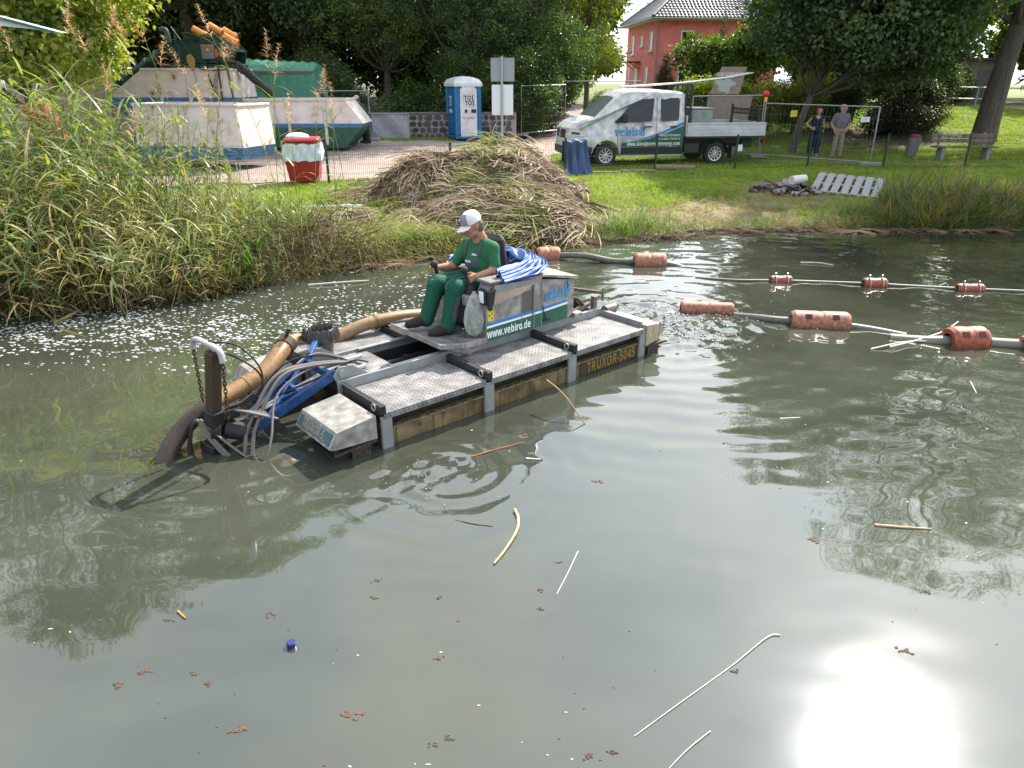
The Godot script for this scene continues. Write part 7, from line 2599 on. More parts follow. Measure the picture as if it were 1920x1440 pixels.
func build_reeds() -> void:
	var r := RandomNumberGenerator.new()
	r.seed = 99
	var m := leafmat("reed_leaf", 0.36, Color(0.85, 1.0, 0.4))
	m.metallic_specular = 0.5
	var pm := leafmat("plume_mat", 0.8, Color(0.9, 0.8, 0.6))
	var t := Node3D.new()
	t.name = "reed_bed"
	add_child(t)
	t.set_meta("kind", "stuff")
	tag(t, "dense bed of green and tan reeds along the left bank", "reeds")
	for v in 6:
		var dead := v == 5
		var ms: Array = reed_mesh(40 + v, 1.0 * [2.2, 2.0, 2.4, 1.8, 2.1, 1.6][v], [11, 12, 10, 13, 11, 3][v], false, dead)
		var xfs := []; var cols := []
		for k in [330, 330, 310, 330, 330, 1500][v]:
			var x := -15.0 + 11.3 * pow(r.randf(), 0.9)
			var s := -0.35 + pow(r.randf(), 1.25) * lerpf(1.6, 4.2, smoothstep(-3.0, -6.5, x))
			var z := shore(x) - s
			if dead:
				x = -12.0 + 8.8 * pow(r.randf(), 0.6)
				s = -0.45 + 1.6 * r.randf()
				z = shore(x) - s
			var want := reed_h(x) * r.randf_range(0.75, 1.12) * lerpf(0.72, 1.0, smoothstep(-0.4, 1.2, s))
			var lean := Basis(V(1, 0, 0), lerpf(0.55, 0.06, smoothstep(-0.4, 1.6, s)) * r.randf_range(0.2, 1.3)) * Basis(V(0, 0, 1), r.randfn(0, 0.1))
			if dead:
				lean = Basis(V(1, 0, 0), r.randfn(0.25, 0.35)) * Basis(V(0, 0, 1), r.randfn(0, 0.3))
				want *= r.randf_range(0.4, 0.85)
			xfs.append(Transform3D((lean * Basis(UP, r.randf() * TAU)).scaled(V(1, 1, 1) * want / [2.2, 2.0, 2.4, 1.8, 2.1, 1.6][v]), V(x, maxf(ground_y(x, z), -0.05) - 0.03, z)))
			var c := Color(0.12, 0.19, 0.06).lerp(Color(0.44, 0.46, 0.24), clampf(0.45 + r.randfn(0, 0.25) + 0.5 * nz.get_noise_2d(x * 10, z * 10), 0, 1))
			if dead:
				c = Color(0.55, 0.42, 0.24).lerp(Color(0.24, 0.165, 0.09), r.randf())
			elif r.randf() < 0.22 * smoothstep(-9.0, -4.0, x) + 0.06:
				c = c.lerp(Color(0.6, 0.46, 0.2), 0.75)
			cols.append(c)
		multi("reed_stalks", ms[0], m, xfs, cols, t)
	# broad green blades at the water's edge
	var b := MB.new()
	for k in 16:
		var a := r.randf() * TAU
		b.col = Color.WHITE * r.randf_range(0.7, 1.3)
		blade(b, V(cos(a), 0, sin(a)) * r.randf_range(0.0, 0.12), V(cos(a), r.randf_range(1.5, 4.0), sin(a)).normalized(), r.randf_range(0.5, 1.1), 0.022, r.randf_range(0.5, 1.5), 5)
	var xfs := []; var cols := []
	for k in 620:
		var x := -15.0 + 11.2 * r.randf()
		var s := r.randf_range(-0.1, 1.0) if k < 430 else r.randf_range(0.8, 3.6)
		var z := shore(x) - s
		xfs.append(Transform3D((Basis(V(1, 0, 0), r.randfn(0.15, 0.15)) * Basis(UP, r.randf() * TAU)).scaled(Vector3.ONE * r.randf_range(0.6, 1.15)), V(x, maxf(ground_y(x, z), -0.03) - 0.03, z)))
		cols.append(Color(0.06, 0.14, 0.035).lerp(Color(0.24, 0.33, 0.10), r.randf()))
	multi("edge_blades", b.mesh(), m, xfs, cols, t)
	# bent and broken litter hanging to the water
	b = MB.new()
	for k in 9:
		var a := r.randf() * TAU
		b.tube([V(cos(a), 0, sin(a)) * 0.1, V(cos(a), r.randf_range(0.0, 0.9), sin(a)) * r.randf_range(0.2, 0.6), V(cos(a), r.randf_range(-0.25, 0.3), sin(a)) * r.randf_range(0.6, 1.0)], 0.006, 3, false)
	xfs = []; cols = []
	for k in 420:
		var x := -14.0 + 11.6 * r.randf()
		var s := r.randf_range(-0.3, 0.9)
		var z := shore(x) - s
		xfs.append(Transform3D(Basis(UP, r.randf() * TAU).scaled(Vector3.ONE * r.randf_range(0.5, 1.1)), V(x, maxf(ground_y(x, z), 0.0) + r.randf_range(0.0, 0.35), z)))
		cols.append(Color(0.34, 0.26, 0.15).lerp(Color(0.14, 0.10, 0.06), r.randf()))
	multi("dry_litter", b.mesh(), m, xfs, cols, t)
	# reeds that stand out one by one above the bed, with plumes
	var spots := [[-7.0, -11.6, 3.0], [-6.75, -12.4, 3.2], [-6.25, -11.2, 2.5], [-5.75, -11.9, 3.25], [-5.45, -12.6, 3.2], [-5.0, -12.2, 2.9], [-4.9, -11.6, 2.4], [-4.35, -13.6, 3.25], [-4.15, -12.9, 2.7], [-3.75, -13.9, 2.3], [-3.35, -13.8, 2.15], [-6.4, -13.2, 2.8], [-5.2, -13.8, 2.65], [-4.6, -12.2, 2.1], [-3.85, -13.0, 1.95], [-7.4, -10.8, 2.7], [-7.2, -12.6, 3.3], [-5.6, -11.0, 1.9], [-4.5, -14.6, 2.9], [-3.3, -14.5, 2.45], [-6.05, -12.8, 3.0], [-4.75, -13.3, 2.95]]
	spots.sort_custom(func(a, c): return a[0] / a[1] > c[0] / c[1])
	for i in spots.size():
		var q: Array = spots[i]
		var ms: Array = reed_mesh(200 + i, q[2], 8, true, false)
		var p := V(q[0], ground_y(q[0], q[1]) - 0.02, q[1])
		var o := thing("common_reed", "tall plumed reed rising above the bed, %s of these from the left" % ORDER[i], "reed", p, 0.0, "tall plumed reeds above the bed")
		var lm := leafmat("reed_leaf_%d" % (i % 3), 0.45, Color(0.85, 1.0, 0.4))
		lm.albedo_color = [lin(0.26, 0.32, 0.08), lin(0.34, 0.36, 0.11), lin(0.20, 0.28, 0.07)][i % 3]
		obj("stem", ms[0], lm, o)
		var pp := leafmat("plume_%d" % (i % 2), 0.8, Color(0.9, 0.8, 0.6))
		pp.albedo_color = [lin(0.62, 0.48, 0.34), lin(0.50, 0.37, 0.26)][i % 2]
		obj("plume", ms[1], pp, o)
	# two broken reeds leaning out over the water
	for q in [[V(-3.95, 0.25, -11.2), V(-0.55, 0.62, 0.75), "broken reed bending out over the water left of the driver"], [V(-4.5, 0.3, -10.9), V(-0.2, 0.75, 0.9), "bent reed drooping to the water at the middle of the reed edge"]]:
		var o := thing("common_reed", q[2], "reed", q[0])
		b = MB.new()
		var d: Vector3 = q[1]
		var line := curve([V(0, -0.2, 0), d * 0.5 + V(0, 0.3, 0), d + V(0, 0.15, 0), d * 1.6 + V(0, -0.45, 0)], 5)
		b.tube(line, 0.007, 4)
		for k in 13:
			var p: Vector3 = line[2 + k % (line.size() - 3)]
			b.col = Color.WHITE * r.randf_range(0.8, 1.5)
			blade(b, p, V(d.x * 0.6 + r.randfn(0, 0.4), r.randf_range(-0.2, 0.4), d.z * 0.6 + r.randfn(0, 0.4)).normalized(), r.randf_range(0.3, 0.55), 0.03, 2.2)
		obj("stem", b, leafmat("reed_leaf_1", 0, Color.WHITE), o)

func grass_mesh(sd: int, n: int, h: float, spread: float, w: float, bend: float) -> ArrayMesh:
	var r := RandomNumberGenerator.new()
	r.seed = sd
	var b := MB.new()
	for k in n:
		var a := r.randf() * TAU
		b.col = Color.WHITE * r.randf_range(0.7, 1.3)
		blade(b, V(r.randfn(), 0, r.randfn()) * spread, V(cos(a) * 0.5, 1.0, sin(a) * 0.5).normalized(), h * r.randf_range(0.6, 1.2), w, bend * r.randf_range(0.5, 1.3), 3)
	return b.mesh()

func build_grass() -> void:
	var r := RandomNumberGenerator.new()
	r.seed = 31
	var m := leafmat("grass_blade", 0.55, Color(0.9, 1.0, 0.35))
	var yard := PackedVector2Array(YARD)
	var xfs := []; var cols := []
	var short := grass_mesh(1, 16, 0.10, 0.09, 0.012, 0.8)
	while xfs.size() < 34000:
		var z := -14.0 - 30.0 * pow(r.randf(), 1.5)
		var x := r.randf_range(-6.0, 26.0)
		if absf(x) > -z * 0.85 + 2.0:
			continue
		var s := inland(x, z)
		if s < 0.5 or Geometry2D.is_point_in_polygon(Vector2(x, z), yard):
			continue
		var g := ground_col(x, z, s)
		if g.g < g.r * 1.02 and r.randf() < 0.85:
			continue
		xfs.append(Transform3D(Basis(UP, r.randf() * TAU).scaled(V(1, r.randf_range(0.5, 1.3), 1) * r.randf_range(0.8, 1.4)), V(x, ground_y(x, z) - 0.01, z)))
		cols.append((g * 1.7).lerp(Color(0.30, 0.38, 0.07), 0.4) * r.randf_range(0.8, 1.35))
	var g1 := multi("lawn_grass", short, m, xfs, cols)
	tag(g1, "short grass of the lawn between the bank and the trees", "grass")
	# taller fringe on the bank between the reeds and the heap
	xfs = []; cols = []
	var long := grass_mesh(2, 22, 0.27, 0.10, 0.013, 1.7)
	for k in 2300:
		var x := r.randf_range(-3.6, 1.2)
		var s := 0.05 + 2.0 * pow(r.randf(), 1.3)
		if x > -0.2:
			s = r.randf_range(0.1, 0.9)
		var z := shore(x) - s
		xfs.append(Transform3D((Basis(V(1, 0, 0), 0.35 * r.randf()) * Basis(UP, r.randf() * TAU)).scaled(Vector3.ONE * r.randf_range(0.5, 1.2)), V(x, ground_y(x, z) - 0.02, z)))
		var c := Color(0.17, 0.23, 0.05).lerp(Color(0.46, 0.46, 0.12), clampf(r.randf() + 0.4 * nz.get_noise_2d(x * 20, z * 20), 0, 1))
		if r.randf() < 0.16:
			c = Color(0.48, 0.34, 0.19)
		cols.append(c)
	tag(multi("bank_grass", long, m, xfs, cols), "tall yellow-green grass on the bank behind the boat driver", "grass")
	# dry, trampled grass on the right of the heap
	xfs = []; cols = []
	for k in 2600:
		var x := r.randf_range(0.2, 8.5)
		var s := 0.1 + 3.4 * r.randf()
		var z := shore(x) - s
		if ground_col(x, z, s).g > 0.15 and r.randf() < 0.6:
			continue
		xfs.append(Transform3D((Basis(V(1, 0, 0), r.randfn(0.5, 0.4)) * Basis(UP, r.randf() * TAU)).scaled(Vector3.ONE * r.randf_range(0.3, 0.7)), V(x, ground_y(x, z) - 0.02, z)))
		cols.append(Color(0.6, 0.47, 0.30).lerp(Color(0.36, 0.34, 0.13), r.randf()))
	tag(multi("dry_grass", long, m, xfs, cols), "dry trampled grass on the bank right of the reed heap", "grass")
	# grass hanging over the edge of the right bank
	for k in 700:
		var x := r.randf_range(0.8, 13.5)
		var s := r.randf_range(0.02, 0.5)
		var z := shore(x) - s
		xfs.append(Transform3D((Basis(V(1, 0, 0), r.randf_range(0.1, 1.0)) * Basis(UP, r.randf() * TAU)).scaled(Vector3.ONE * r.randf_range(0.5, 1.25)), V(x, maxf(ground_y(x, z), 0.0) - 0.02, z)))
		cols.append(Color(0.48, 0.38, 0.22).lerp(Color(0.16, 0.24, 0.06), clampf(r.randf() + nz.get_noise_2d(x * 25.0, 3.0), 0, 1)))
	tag(multi("shore_grass", long, m, xfs, cols), "green and dry grass hanging over the edge of the right bank", "grass")
	xfs = []; cols = []
	# sedge bed on the right bank, dark green with brown heads
	xfs = []; cols = []
	var sedge := grass_mesh(3, 13, 0.85, 0.10, 0.018, 0.9)
	for k in 1050:
		var x := 6.6 + 9.5 * pow(r.randf(), 0.8)
		var s := -0.1 + lerpf(0.6, 2.0, smoothstep(6.5, 9.5, x)) * r.randf()
		var z := shore(x) - s
		var hh := lerpf(0.45, 1.05, smoothstep(6.8, 9.5, x)) * r.randf_range(0.4, 1.3) * (1.0 + 0.5 * nz.get_noise_2d(x * 22.0, z * 22.0))
		xfs.append(Transform3D((Basis(V(1, 0, 0), r.randfn(0.1, 0.15)) * Basis(UP, r.randf() * TAU)).scaled(V(1, 1, 1) * hh), V(x, maxf(ground_y(x, z), -0.02) - 0.02, z)))
		var c := Color(0.05, 0.10, 0.045).lerp(Color(0.15, 0.18, 0.07), r.randf())
		if r.randf() < 0.33 + 0.3 * nz.get_noise_2d(x * 20.0, 4.0):
			c = Color(0.32, 0.2, 0.135).lerp(Color(0.16, 0.095, 0.065), r.randf())
		cols.append(c)
	tag(multi("sedge_bed", sedge, m, xfs, cols), "dark green sedge with brown tips along the right bank", "sedge")
	# single sedge tussocks by the waterline
	var tm := leafmat("tussock_leaf", 0.5, Color(0.85, 1.0, 0.4))
	tm.albedo_color = lin(0.20, 0.25, 0.11)
	var src: Node3D = null
	var spots := [[2.3, -15.0, 1.45, "large grey-green sedge tussock at the waterline below the truck"], [2.95, -15.3, 1.15, "sedge tussock right of the large one below the truck"], [1.75, -14.75, 0.7, "small sedge tussock at the foot of the reed heap"], [7.6, -16.6, 0.7, "sedge tussock below the pallet"], [6.3, -16.9, 0.5, "small sedge tussock below the rubbish heap"], [-2.0, -13.1, 0.6, "tussock on the bank left behind the boat driver"]]
	for q in spots:
		var p := V(q[0], ground_y(q[0], q[1]) - 0.03, q[1])
		if src == null:
			src = thing("sedge_tussock", q[3], "sedge", p, 0.0, "sedge tussocks at the waterline")
			obj("blades", grass_mesh(7, 150, 0.75, 0.16, 0.012, 1.0), tm, src)
		else:
			dup(src, "sedge_tussock", q[3], p, q[0] * 2.0)
		(get_child(get_child_count() - 1) as Node3D).scale = Vector3.ONE * q[2]
	# fallen leaves on the lawn at the right
	xfs = []; cols = []
	var b := MB.new()
	leaf(b, V(-0.05, 0, 0), V(1, 0, 0), UP, 0.11, 0.08)
	for k in 900:
		var x := r.randf_range(8.0, 22.0); var z := r.randf_range(-23.5, -36.0)
		xfs.append(Transform3D(Basis.from_euler(V(r.randfn(0, 0.3), r.randf() * TAU, r.randfn(0, 0.3))).scaled(Vector3.ONE * r.randf_range(0.7, 1.4)), V(x, ground_y(x, z) + 0.05, z)))
		cols.append(Color(0.34, 0.22, 0.10).lerp(Color(0.40, 0.30, 0.18), r.randf()))
	tag(multi("fallen_leaves", b.mesh(), m, xfs, cols), "brown fallen leaves scattered on the lawn around the bench", "leaves")

func build_heap() -> void:
	var r := RandomNumberGenerator.new()
	r.seed = 12
	var H := func(x: float, z: float) -> float:   # height of the heap above the ground
		var d := Vector2((x + 0.25) / 1.75, (z + 17.0) / 2.1).length()
		var h := 1.03 * pow(maxf(0.0, 1.0 - d * d * 0.9), 1.1)
		d = Vector2((x + 1.7) / 1.5, (z + 17.2) / 1.3).length()
		h = maxf(h, 0.75 * pow(maxf(0.0, 1.0 - d * d), 1.2))
		d = Vector2((x + 0.1) / 1.6, (z + 15.2) / 1.8).length()
		h = maxf(h, 0.42 * maxf(0.0, 1.0 - d * d))
		return h * (1.0 + 0.3 * nz.get_noise_2d(x * 16.0, z * 16.0)) + (0.1 * nz2.get_noise_2d(x * 26.0, z * 26.0) if h > 0.05 else 0.0)
	var t := thing("reed_heap", "big heap of cut dry reeds piled on the grass behind the boat", "heap")
	var xs := lines(-4.2, 3.4, [[3.4, 0.1]]); var zs := lines(-13.4, -19.6, [[-19.6, 0.1]])
	var hm := mat("heap_core", 1, 1, 1, 0.95, 0.0, "speck", 0.8, 2.0)
	hm.vertex_color_use_as_albedo = true
	obj("core", grid_mesh(xs, zs, func(x, z): return V(x, ground_y(x, z) - 0.04 + H.call(x, z), z), func(x, z): return Color(0.12, 0.09, 0.055)), hm, t)
	var m := leafmat("straw", 0.65, Color(0.9, 0.85, 0.5))
	var kinds := []
	for k in 3:
		var b := MB.new()
		var n: int = [7, 5, 6][k]
		for i in n:
			var a := r.randfn(0, 0.35)
			b.col = Color.WHITE * r.randf_range(0.65, 1.3)
			var p := V(r.randfn(0, 0.25), r.randf_range(0.0, 0.06), r.randfn(0, 0.1))
			if k == 0:
				b.tube([p - V(cos(a), 0, sin(a)) * 0.35, p + V(0, 0.07, 0), p + V(cos(a), -0.1, sin(a)) * 0.4], 0.009, 3, false)
			else:
				blade(b, p - V(cos(a), 0.1, sin(a)) * 0.3, V(cos(a), r.randf_range(0.1, 0.7), sin(a)).normalized(), r.randf_range(0.35, 0.8), [0, 0.028, 0.02][k], r.randf_range(0.5, 2.2), 4)
		kinds.append(b.mesh())
	for k in 3:
		var xfs := []; var cols := []
		var tries := 0
		while xfs.size() < 2300 and tries < 40000:
			tries += 1
			var x := r.randf_range(-4.0, 3.2); var z := r.randf_range(-19.4, -13.5)
			var h: float = H.call(x, z)
			if h < 0.06 and (r.randf() < 0.93 or x > 1.9) or inland(x, z) < 0.15:
				continue
			var e := 0.15
			var nn := V(H.call(x - e, z) - H.call(x + e, z), 2 * e, H.call(x, z - e) - H.call(x, z + e)).normalized()
			# bundles lie in drifts: the heading varies slowly
			var a := 3.0 * nz.get_noise_2d(x * 9.0, z * 9.0) + r.randfn(0, 0.55)
			var d := V(cos(a), 0, sin(a))
			d = (d - nn * d.dot(nn)).normalized()
			xfs.append(Transform3D(Basis(d, nn, d.cross(nn)).scaled(Vector3.ONE * r.randf_range(0.6, 1.2)), V(x, ground_y(x, z) + h + r.randf_range(-0.05, 0.06), z)))
			var g := nz2.get_noise_2d(x * 14.0 + 30.0, z * 14.0)
			var c := Color(0.56, 0.45, 0.33).lerp(Color(0.20, 0.145, 0.10), clampf(r.randf() + g, 0, 1))
			if r.randf() < 0.25:
				c = Color(0.66, 0.57, 0.47)
			if nz.get_noise_2d(x * 13.0 + 70.0, z * 13.0) > 0.27 and x < 0.6 or r.randf() < 0.04:
				c = Color(0.24, 0.32, 0.07).lerp(Color(0.44, 0.42, 0.16), r.randf())
			cols.append(c)
		multi("cut_reeds", kinds[k], m, xfs, cols, t)
	# a few stalks sticking up out of the heap
	for q in [[-2.55, -18.4, 0.85, 0.3], [-2.25, -18.5, 1.0, -0.3], [-2.1, -18.3, 0.9, -0.15], [-1.2, -18.3, 1.1, 0.25], [-0.9, -18.2, 0.6, 0.0], [0.55, -17.5, 0.7, 0.5], [0.5, -17.4, 0.55, 0.9], [0.3, -17.6, 0.7, -0.25]]:
		var b := MB.new()
		for k in 5:
			blade(b, V(r.randfn(0, 0.04), 0, r.randfn(0, 0.04)), V(sin(q[3]) + r.randfn(0, 0.15), 1.0, r.randfn(0, 0.2)).normalized(), q[2] * r.randf_range(0.7, 1.1), 0.03, r.randf_range(0.3, 1.3), 5)
		var sm := leafmat("straw_%d" % (0 if q[2] > 0.95 else 1), 0.6, Color(0.9, 0.9, 0.45))
		sm.albedo_color = lin(0.16, 0.20, 0.05) if q[2] > 0.95 else lin(0.34, 0.24, 0.13)
		var o := obj("upright_stalks", b, sm, t)
		o.position = V(q[0], ground_y(q[0], q[1]) + H.call(q[0], q[1]) - 0.1, q[1])

func build_trees() -> void:
	clumps["broad"] = clump(1, 15, 0.34, 0.17, 0.13)
	clumps["maple"] = clump(2, 16, 0.30, 0.16, 0.15, 0.5)
	clumps["small"] = clump(3, 22, 0.30, 0.10, 0.06)
	clumps["far"] = clump(4, 12, 0.55, 0.30, 0.22)
	clumps["fine"] = clump(5, 26, 0.22, 0.07, 0.04)
	clumps["needle"] = clump(6, 22, 0.16, 0.16, 0.02, 0.2)
	var m := leafmat("leaf_dark", 0.42, Color(0.85, 1.0, 0.4))
	m.metallic_specular = 0.55
	var mb := leafmat("leaf_bright", 0.45, Color(0.95, 1.0, 0.3))
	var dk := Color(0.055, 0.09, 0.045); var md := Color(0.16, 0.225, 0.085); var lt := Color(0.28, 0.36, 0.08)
	# the bright maple at the far left
	tree("bright yellow-green maple with large leaves at the far left", V(-14.0, 0, -22.2), 8.0, 2.75, V(3.6, 3.0, 3.4), 0.2, 2200, "maple", Color(0.17, 0.25, 0.06), Color(0.48, 0.50, 0.14), mb, 301, 16)
	# the dark row behind the yard
	var g := "tall dark trees behind the yard"
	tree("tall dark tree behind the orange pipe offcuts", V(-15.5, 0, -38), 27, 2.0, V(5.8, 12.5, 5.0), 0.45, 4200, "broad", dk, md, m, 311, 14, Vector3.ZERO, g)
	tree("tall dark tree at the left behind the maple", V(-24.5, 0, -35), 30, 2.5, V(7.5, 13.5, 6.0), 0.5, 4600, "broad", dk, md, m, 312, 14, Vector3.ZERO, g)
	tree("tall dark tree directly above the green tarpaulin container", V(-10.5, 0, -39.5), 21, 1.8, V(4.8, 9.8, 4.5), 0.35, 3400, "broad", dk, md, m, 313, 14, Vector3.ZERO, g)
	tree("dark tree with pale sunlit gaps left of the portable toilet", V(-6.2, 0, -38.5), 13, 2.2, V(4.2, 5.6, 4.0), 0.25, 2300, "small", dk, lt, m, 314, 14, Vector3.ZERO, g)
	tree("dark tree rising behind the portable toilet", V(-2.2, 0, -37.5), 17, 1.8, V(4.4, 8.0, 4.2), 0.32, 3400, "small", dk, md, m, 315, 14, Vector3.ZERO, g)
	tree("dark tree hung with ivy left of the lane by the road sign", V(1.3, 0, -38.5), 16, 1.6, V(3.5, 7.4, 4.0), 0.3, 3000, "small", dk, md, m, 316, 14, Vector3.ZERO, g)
	tree("tall leafy tree hiding the ground left of the red house", V(5.9, 0, -60.5), 15.0, 0.6, V(2.6, 7.2, 2.6), 0.2, 1300, "far", Color(0.10, 0.15, 0.05), Color(0.26, 0.31, 0.10), mb, 318, 12)
	tree("slender light tree at the left end of the red house", V(4.3, 0, -44.5), 14.5, 1.4, V(2.2, 6.6, 2.0), 0.18, 1900, "small", Color(0.10, 0.14, 0.04), Color(0.25, 0.27, 0.09), mb, 317, 12)
	g = "low-crowned trees of the second dark row"
	for q in [[-21, -44, "second-row tree behind the maple's left side"], [-13.5, -45, "second-row tree behind the orange pipes"], [-7.0, -46, "second-row tree behind the sunlit gap"], [-1.5, -45, "second-row tree behind the toilet"], [0.6, -50, "second-row tree along the lane"]]:
		tree(q[2], V(q[0], 0, q[1]), 12.0, 0.2, V(4.6, 6.2, 3.6), 0.25, 1900, "far", Color(0.05, 0.085, 0.025), Color(0.17, 0.24, 0.055), m, 340 + int(q[0]), 11, Vector3.ZERO, g)
	for q in [[25.5, -50, "leafy screen tree behind the shed"], [20, -50, "leafy screen tree left of the shed"], [33, -47, "leafy screen tree right of the shed"]]:
		tree(q[2], V(q[0], 0, q[1]), 11.0, 0.3, V(4.4, 5.6, 3.4), 0.25, 1500, "far", Color(0.09, 0.14, 0.035), Color(0.28, 0.34, 0.09), mb, 360 + int(q[0]), 11, Vector3.ZERO, "leafy screen beyond the far path")
	g = "trees far behind the yard"
	for q in [[-30, -62, 20, "far tree at the left edge behind the dark row"], [-19, -64, 19, "far tree behind the screening machine"], [-10, -66, 18, "far tree behind the covered container"], [-3, -62, 17, "far tree glimpsed between the trunks by the toilet"], [22, -92, 13, "far tree right behind the red house"], [34, -74, 17, "far tree behind the brick shed"], [46, -66, 18, "far tree at the right edge behind the lawn"], [40, -52, 15, "far tree between the shed and the right edge"]]:
		tree(q[3], V(q[0], 0, q[1]), q[2], 1.0, V(6.0, q[2] * 0.46, 5.0), 0.35, 1300, "far", Color(0.11, 0.17, 0.045), Color(0.30, 0.37, 0.09), mb, 400 + q[0], 12, Vector3.ZERO, g)
	# undergrowth below the dark row, and the hedge along the lane
	g = "undergrowth under the dark trees"
	var names := ["behind the maple", "behind the tall skip", "behind the covered container", "left of the sunlit gap", "behind the grey sheeted panel", "behind the portable toilet", "right of the portable toilet"]
	var ux := [-19.0, -14.5, -11.0, -8.2, -4.6, -1.8, 0.2]
	for i in 7:
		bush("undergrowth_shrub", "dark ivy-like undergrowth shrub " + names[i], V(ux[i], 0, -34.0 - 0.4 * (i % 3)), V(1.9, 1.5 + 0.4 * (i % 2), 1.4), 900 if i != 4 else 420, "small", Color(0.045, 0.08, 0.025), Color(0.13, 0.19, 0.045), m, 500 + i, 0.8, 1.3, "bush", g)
	for q in [[-0.3, -33.6, 2.2, "ivy-clad hedge column right behind the road sign"], [0.9, -35.6, 2.6, "ivy-clad hedge column along the lane, middle"], [1.9, -38.6, 2.6, "ivy-clad hedge column along the lane, farthest"]]:
		bush("ivy_hedge", q[3], V(q[0], 0, q[1]), V(1.35, q[2], 1.5), 1700, "small", Color(0.05, 0.09, 0.028), Color(0.15, 0.20, 0.055), m, 520 + int(q[0] * 10), 0.7, 1.2, "hedge", "ivy-clad hedge along the lane")
	# round the house
	conifer("dark green conifer in front of the red house's ground floor", V(9.3, 0, -47.0), 3.4, 1.25, 900, Color(0.03, 0.06, 0.02), Color(0.08, 0.11, 0.03), 601)
	conifer("tall thin bare-topped conifer before the middle of the red wall", V(12.3, 0, -46.0), 5.2, 0.75, 420, Color(0.08, 0.10, 0.04), Color(0.2, 0.2, 0.08), 602)
	bush("shrub", "bright lime-green shrub beside the information board", V(8.0, 0, -33.0), V(0.95, 1.5, 0.9), 1100, "small", Color(0.14, 0.20, 0.035), Color(0.33, 0.36, 0.08), mb, 603)
	bush("shrub", "bright shrub peeping out right of the information board", V(9.3, 0, -32.2), V(0.8, 1.15, 0.7), 600, "small", Color(0.14, 0.20, 0.035), Color(0.30, 0.34, 0.08), mb, 604)
	bush("hedge", "low clipped hedge in front of the red house", V(7.6, 0, -50.5), V(2.6, 0.9, 1.0), 900, "small", Color(0.05, 0.09, 0.02), Color(0.13, 0.17, 0.04), m, 605, 0.8, 1.2, "hedge")
	tree("light-leaved tree in front of the red house's right end", V(15.2, 0, -41.0), 9.5, 2.6, V(2.2, 3.6, 2.2), 0.12, 900, "small", Color(0.10, 0.12, 0.04), Color(0.24, 0.22, 0.08), mb, 606, 11)
	# the two park trees on the right
	tree("broad dark maple with a thin grey trunk behind the two bystanders", V(10.35, 0, -27.6), 9.6, 2.25, V(3.8, 3.7, 3.8), 0.17, 4200, "broad", Color(0.05, 0.085, 0.045), Color(0.17, 0.225, 0.095), m, 701, 18, V(2.5, 0, 0.1))
	tree("huge old tree with a thick leaning trunk behind the bench", V(19.2, 0, -30.6), 21, 3.2, V(6.2, 8.9, 5.4), 0.52, 5200, "small", Color(0.065, 0.11, 0.035), Color(0.20, 0.28, 0.08), m, 702, 20, V(2.4, 0, -0.5))
	tree("dark overhanging tree between the maple and the old trunk", V(15.6, 0, -35.0), 17, 1.7, V(3.9, 7.6, 3.6), 0.16, 3600, "small", Color(0.05, 0.085, 0.03), Color(0.15, 0.20, 0.06), m, 703, 16)
	tree("tall tree beyond the right edge of the lawn", V(27.5, 0, -32.0), 19, 3.2, V(6.0, 8.0, 5.5), 0.4, 2600, "small", Color(0.08, 0.13, 0.04), Color(0.26, 0.33, 0.09), m, 704, 14)
	for q in [[19.5, -46.5, "broad screen bush left of the shed beyond the far path"], [24.0, -50.0, "broad screen bush behind the shed"], [33.5, -45.0, "broad screen bush right of the shed beyond the far path"], [39.0, -44.0, "broad screen bush at the right edge beyond the far path"], [12.5, -44.5, "broad screen bush behind the people beyond the far path"]]:
		bush("screen_bush", q[2], V(q[0], 0, q[1]), V(3.2, 2.3, 1.6), 900, "broad", Color(0.07, 0.11, 0.03), Color(0.22, 0.28, 0.07), m, 900 + int(q[0]), 0.9, 1.5, "bush", "screen bushes beyond the far path")
	# shrubs behind the lawn
	g = "shrubs behind the lawn"
	for q in [[10.2, -32.0, 1.1, 1.2, 0, "light green shrub behind the woman"], [12.2, -32.6, 1.2, 1.3, 0, "light green shrub behind the man"], [14.2, -33.4, 1.2, 1.25, 1, "darker shrub right of the one behind the man"], [16.2, -31.6, 1.5, 1.0, 2, "dark spreading bush on bare earth left of the bench"], [17.3, -33.0, 1.4, 1.5, 2, "tall dark bush beside the big trunk"], [20.5, -38.0, 1.6, 1.5, 1, "shrub behind the big trunk by the railing"], [24.2, -42.5, 1.3, 1.3, 1, "shrub at the shed's left wall"], [31.0, -41.5, 1.6, 1.7, 0, "light shrub right of the shed"]]:
		bush("shrub", q[5], V(q[0], 0, q[1]), V(q[2], q[3], q[2] * 0.8), 900, "small", [Color(0.08, 0.12, 0.025), Color(0.045, 0.07, 0.02), Color(0.02, 0.03, 0.016)][q[4]], [Color(0.27, 0.30, 0.06), Color(0.11, 0.15, 0.04), Color(0.055, 0.06, 0.03)][q[4]], mb if q[4] == 0 else m, 800 + int(q[0] * 10), 0.7, 1.15, "bush", g)

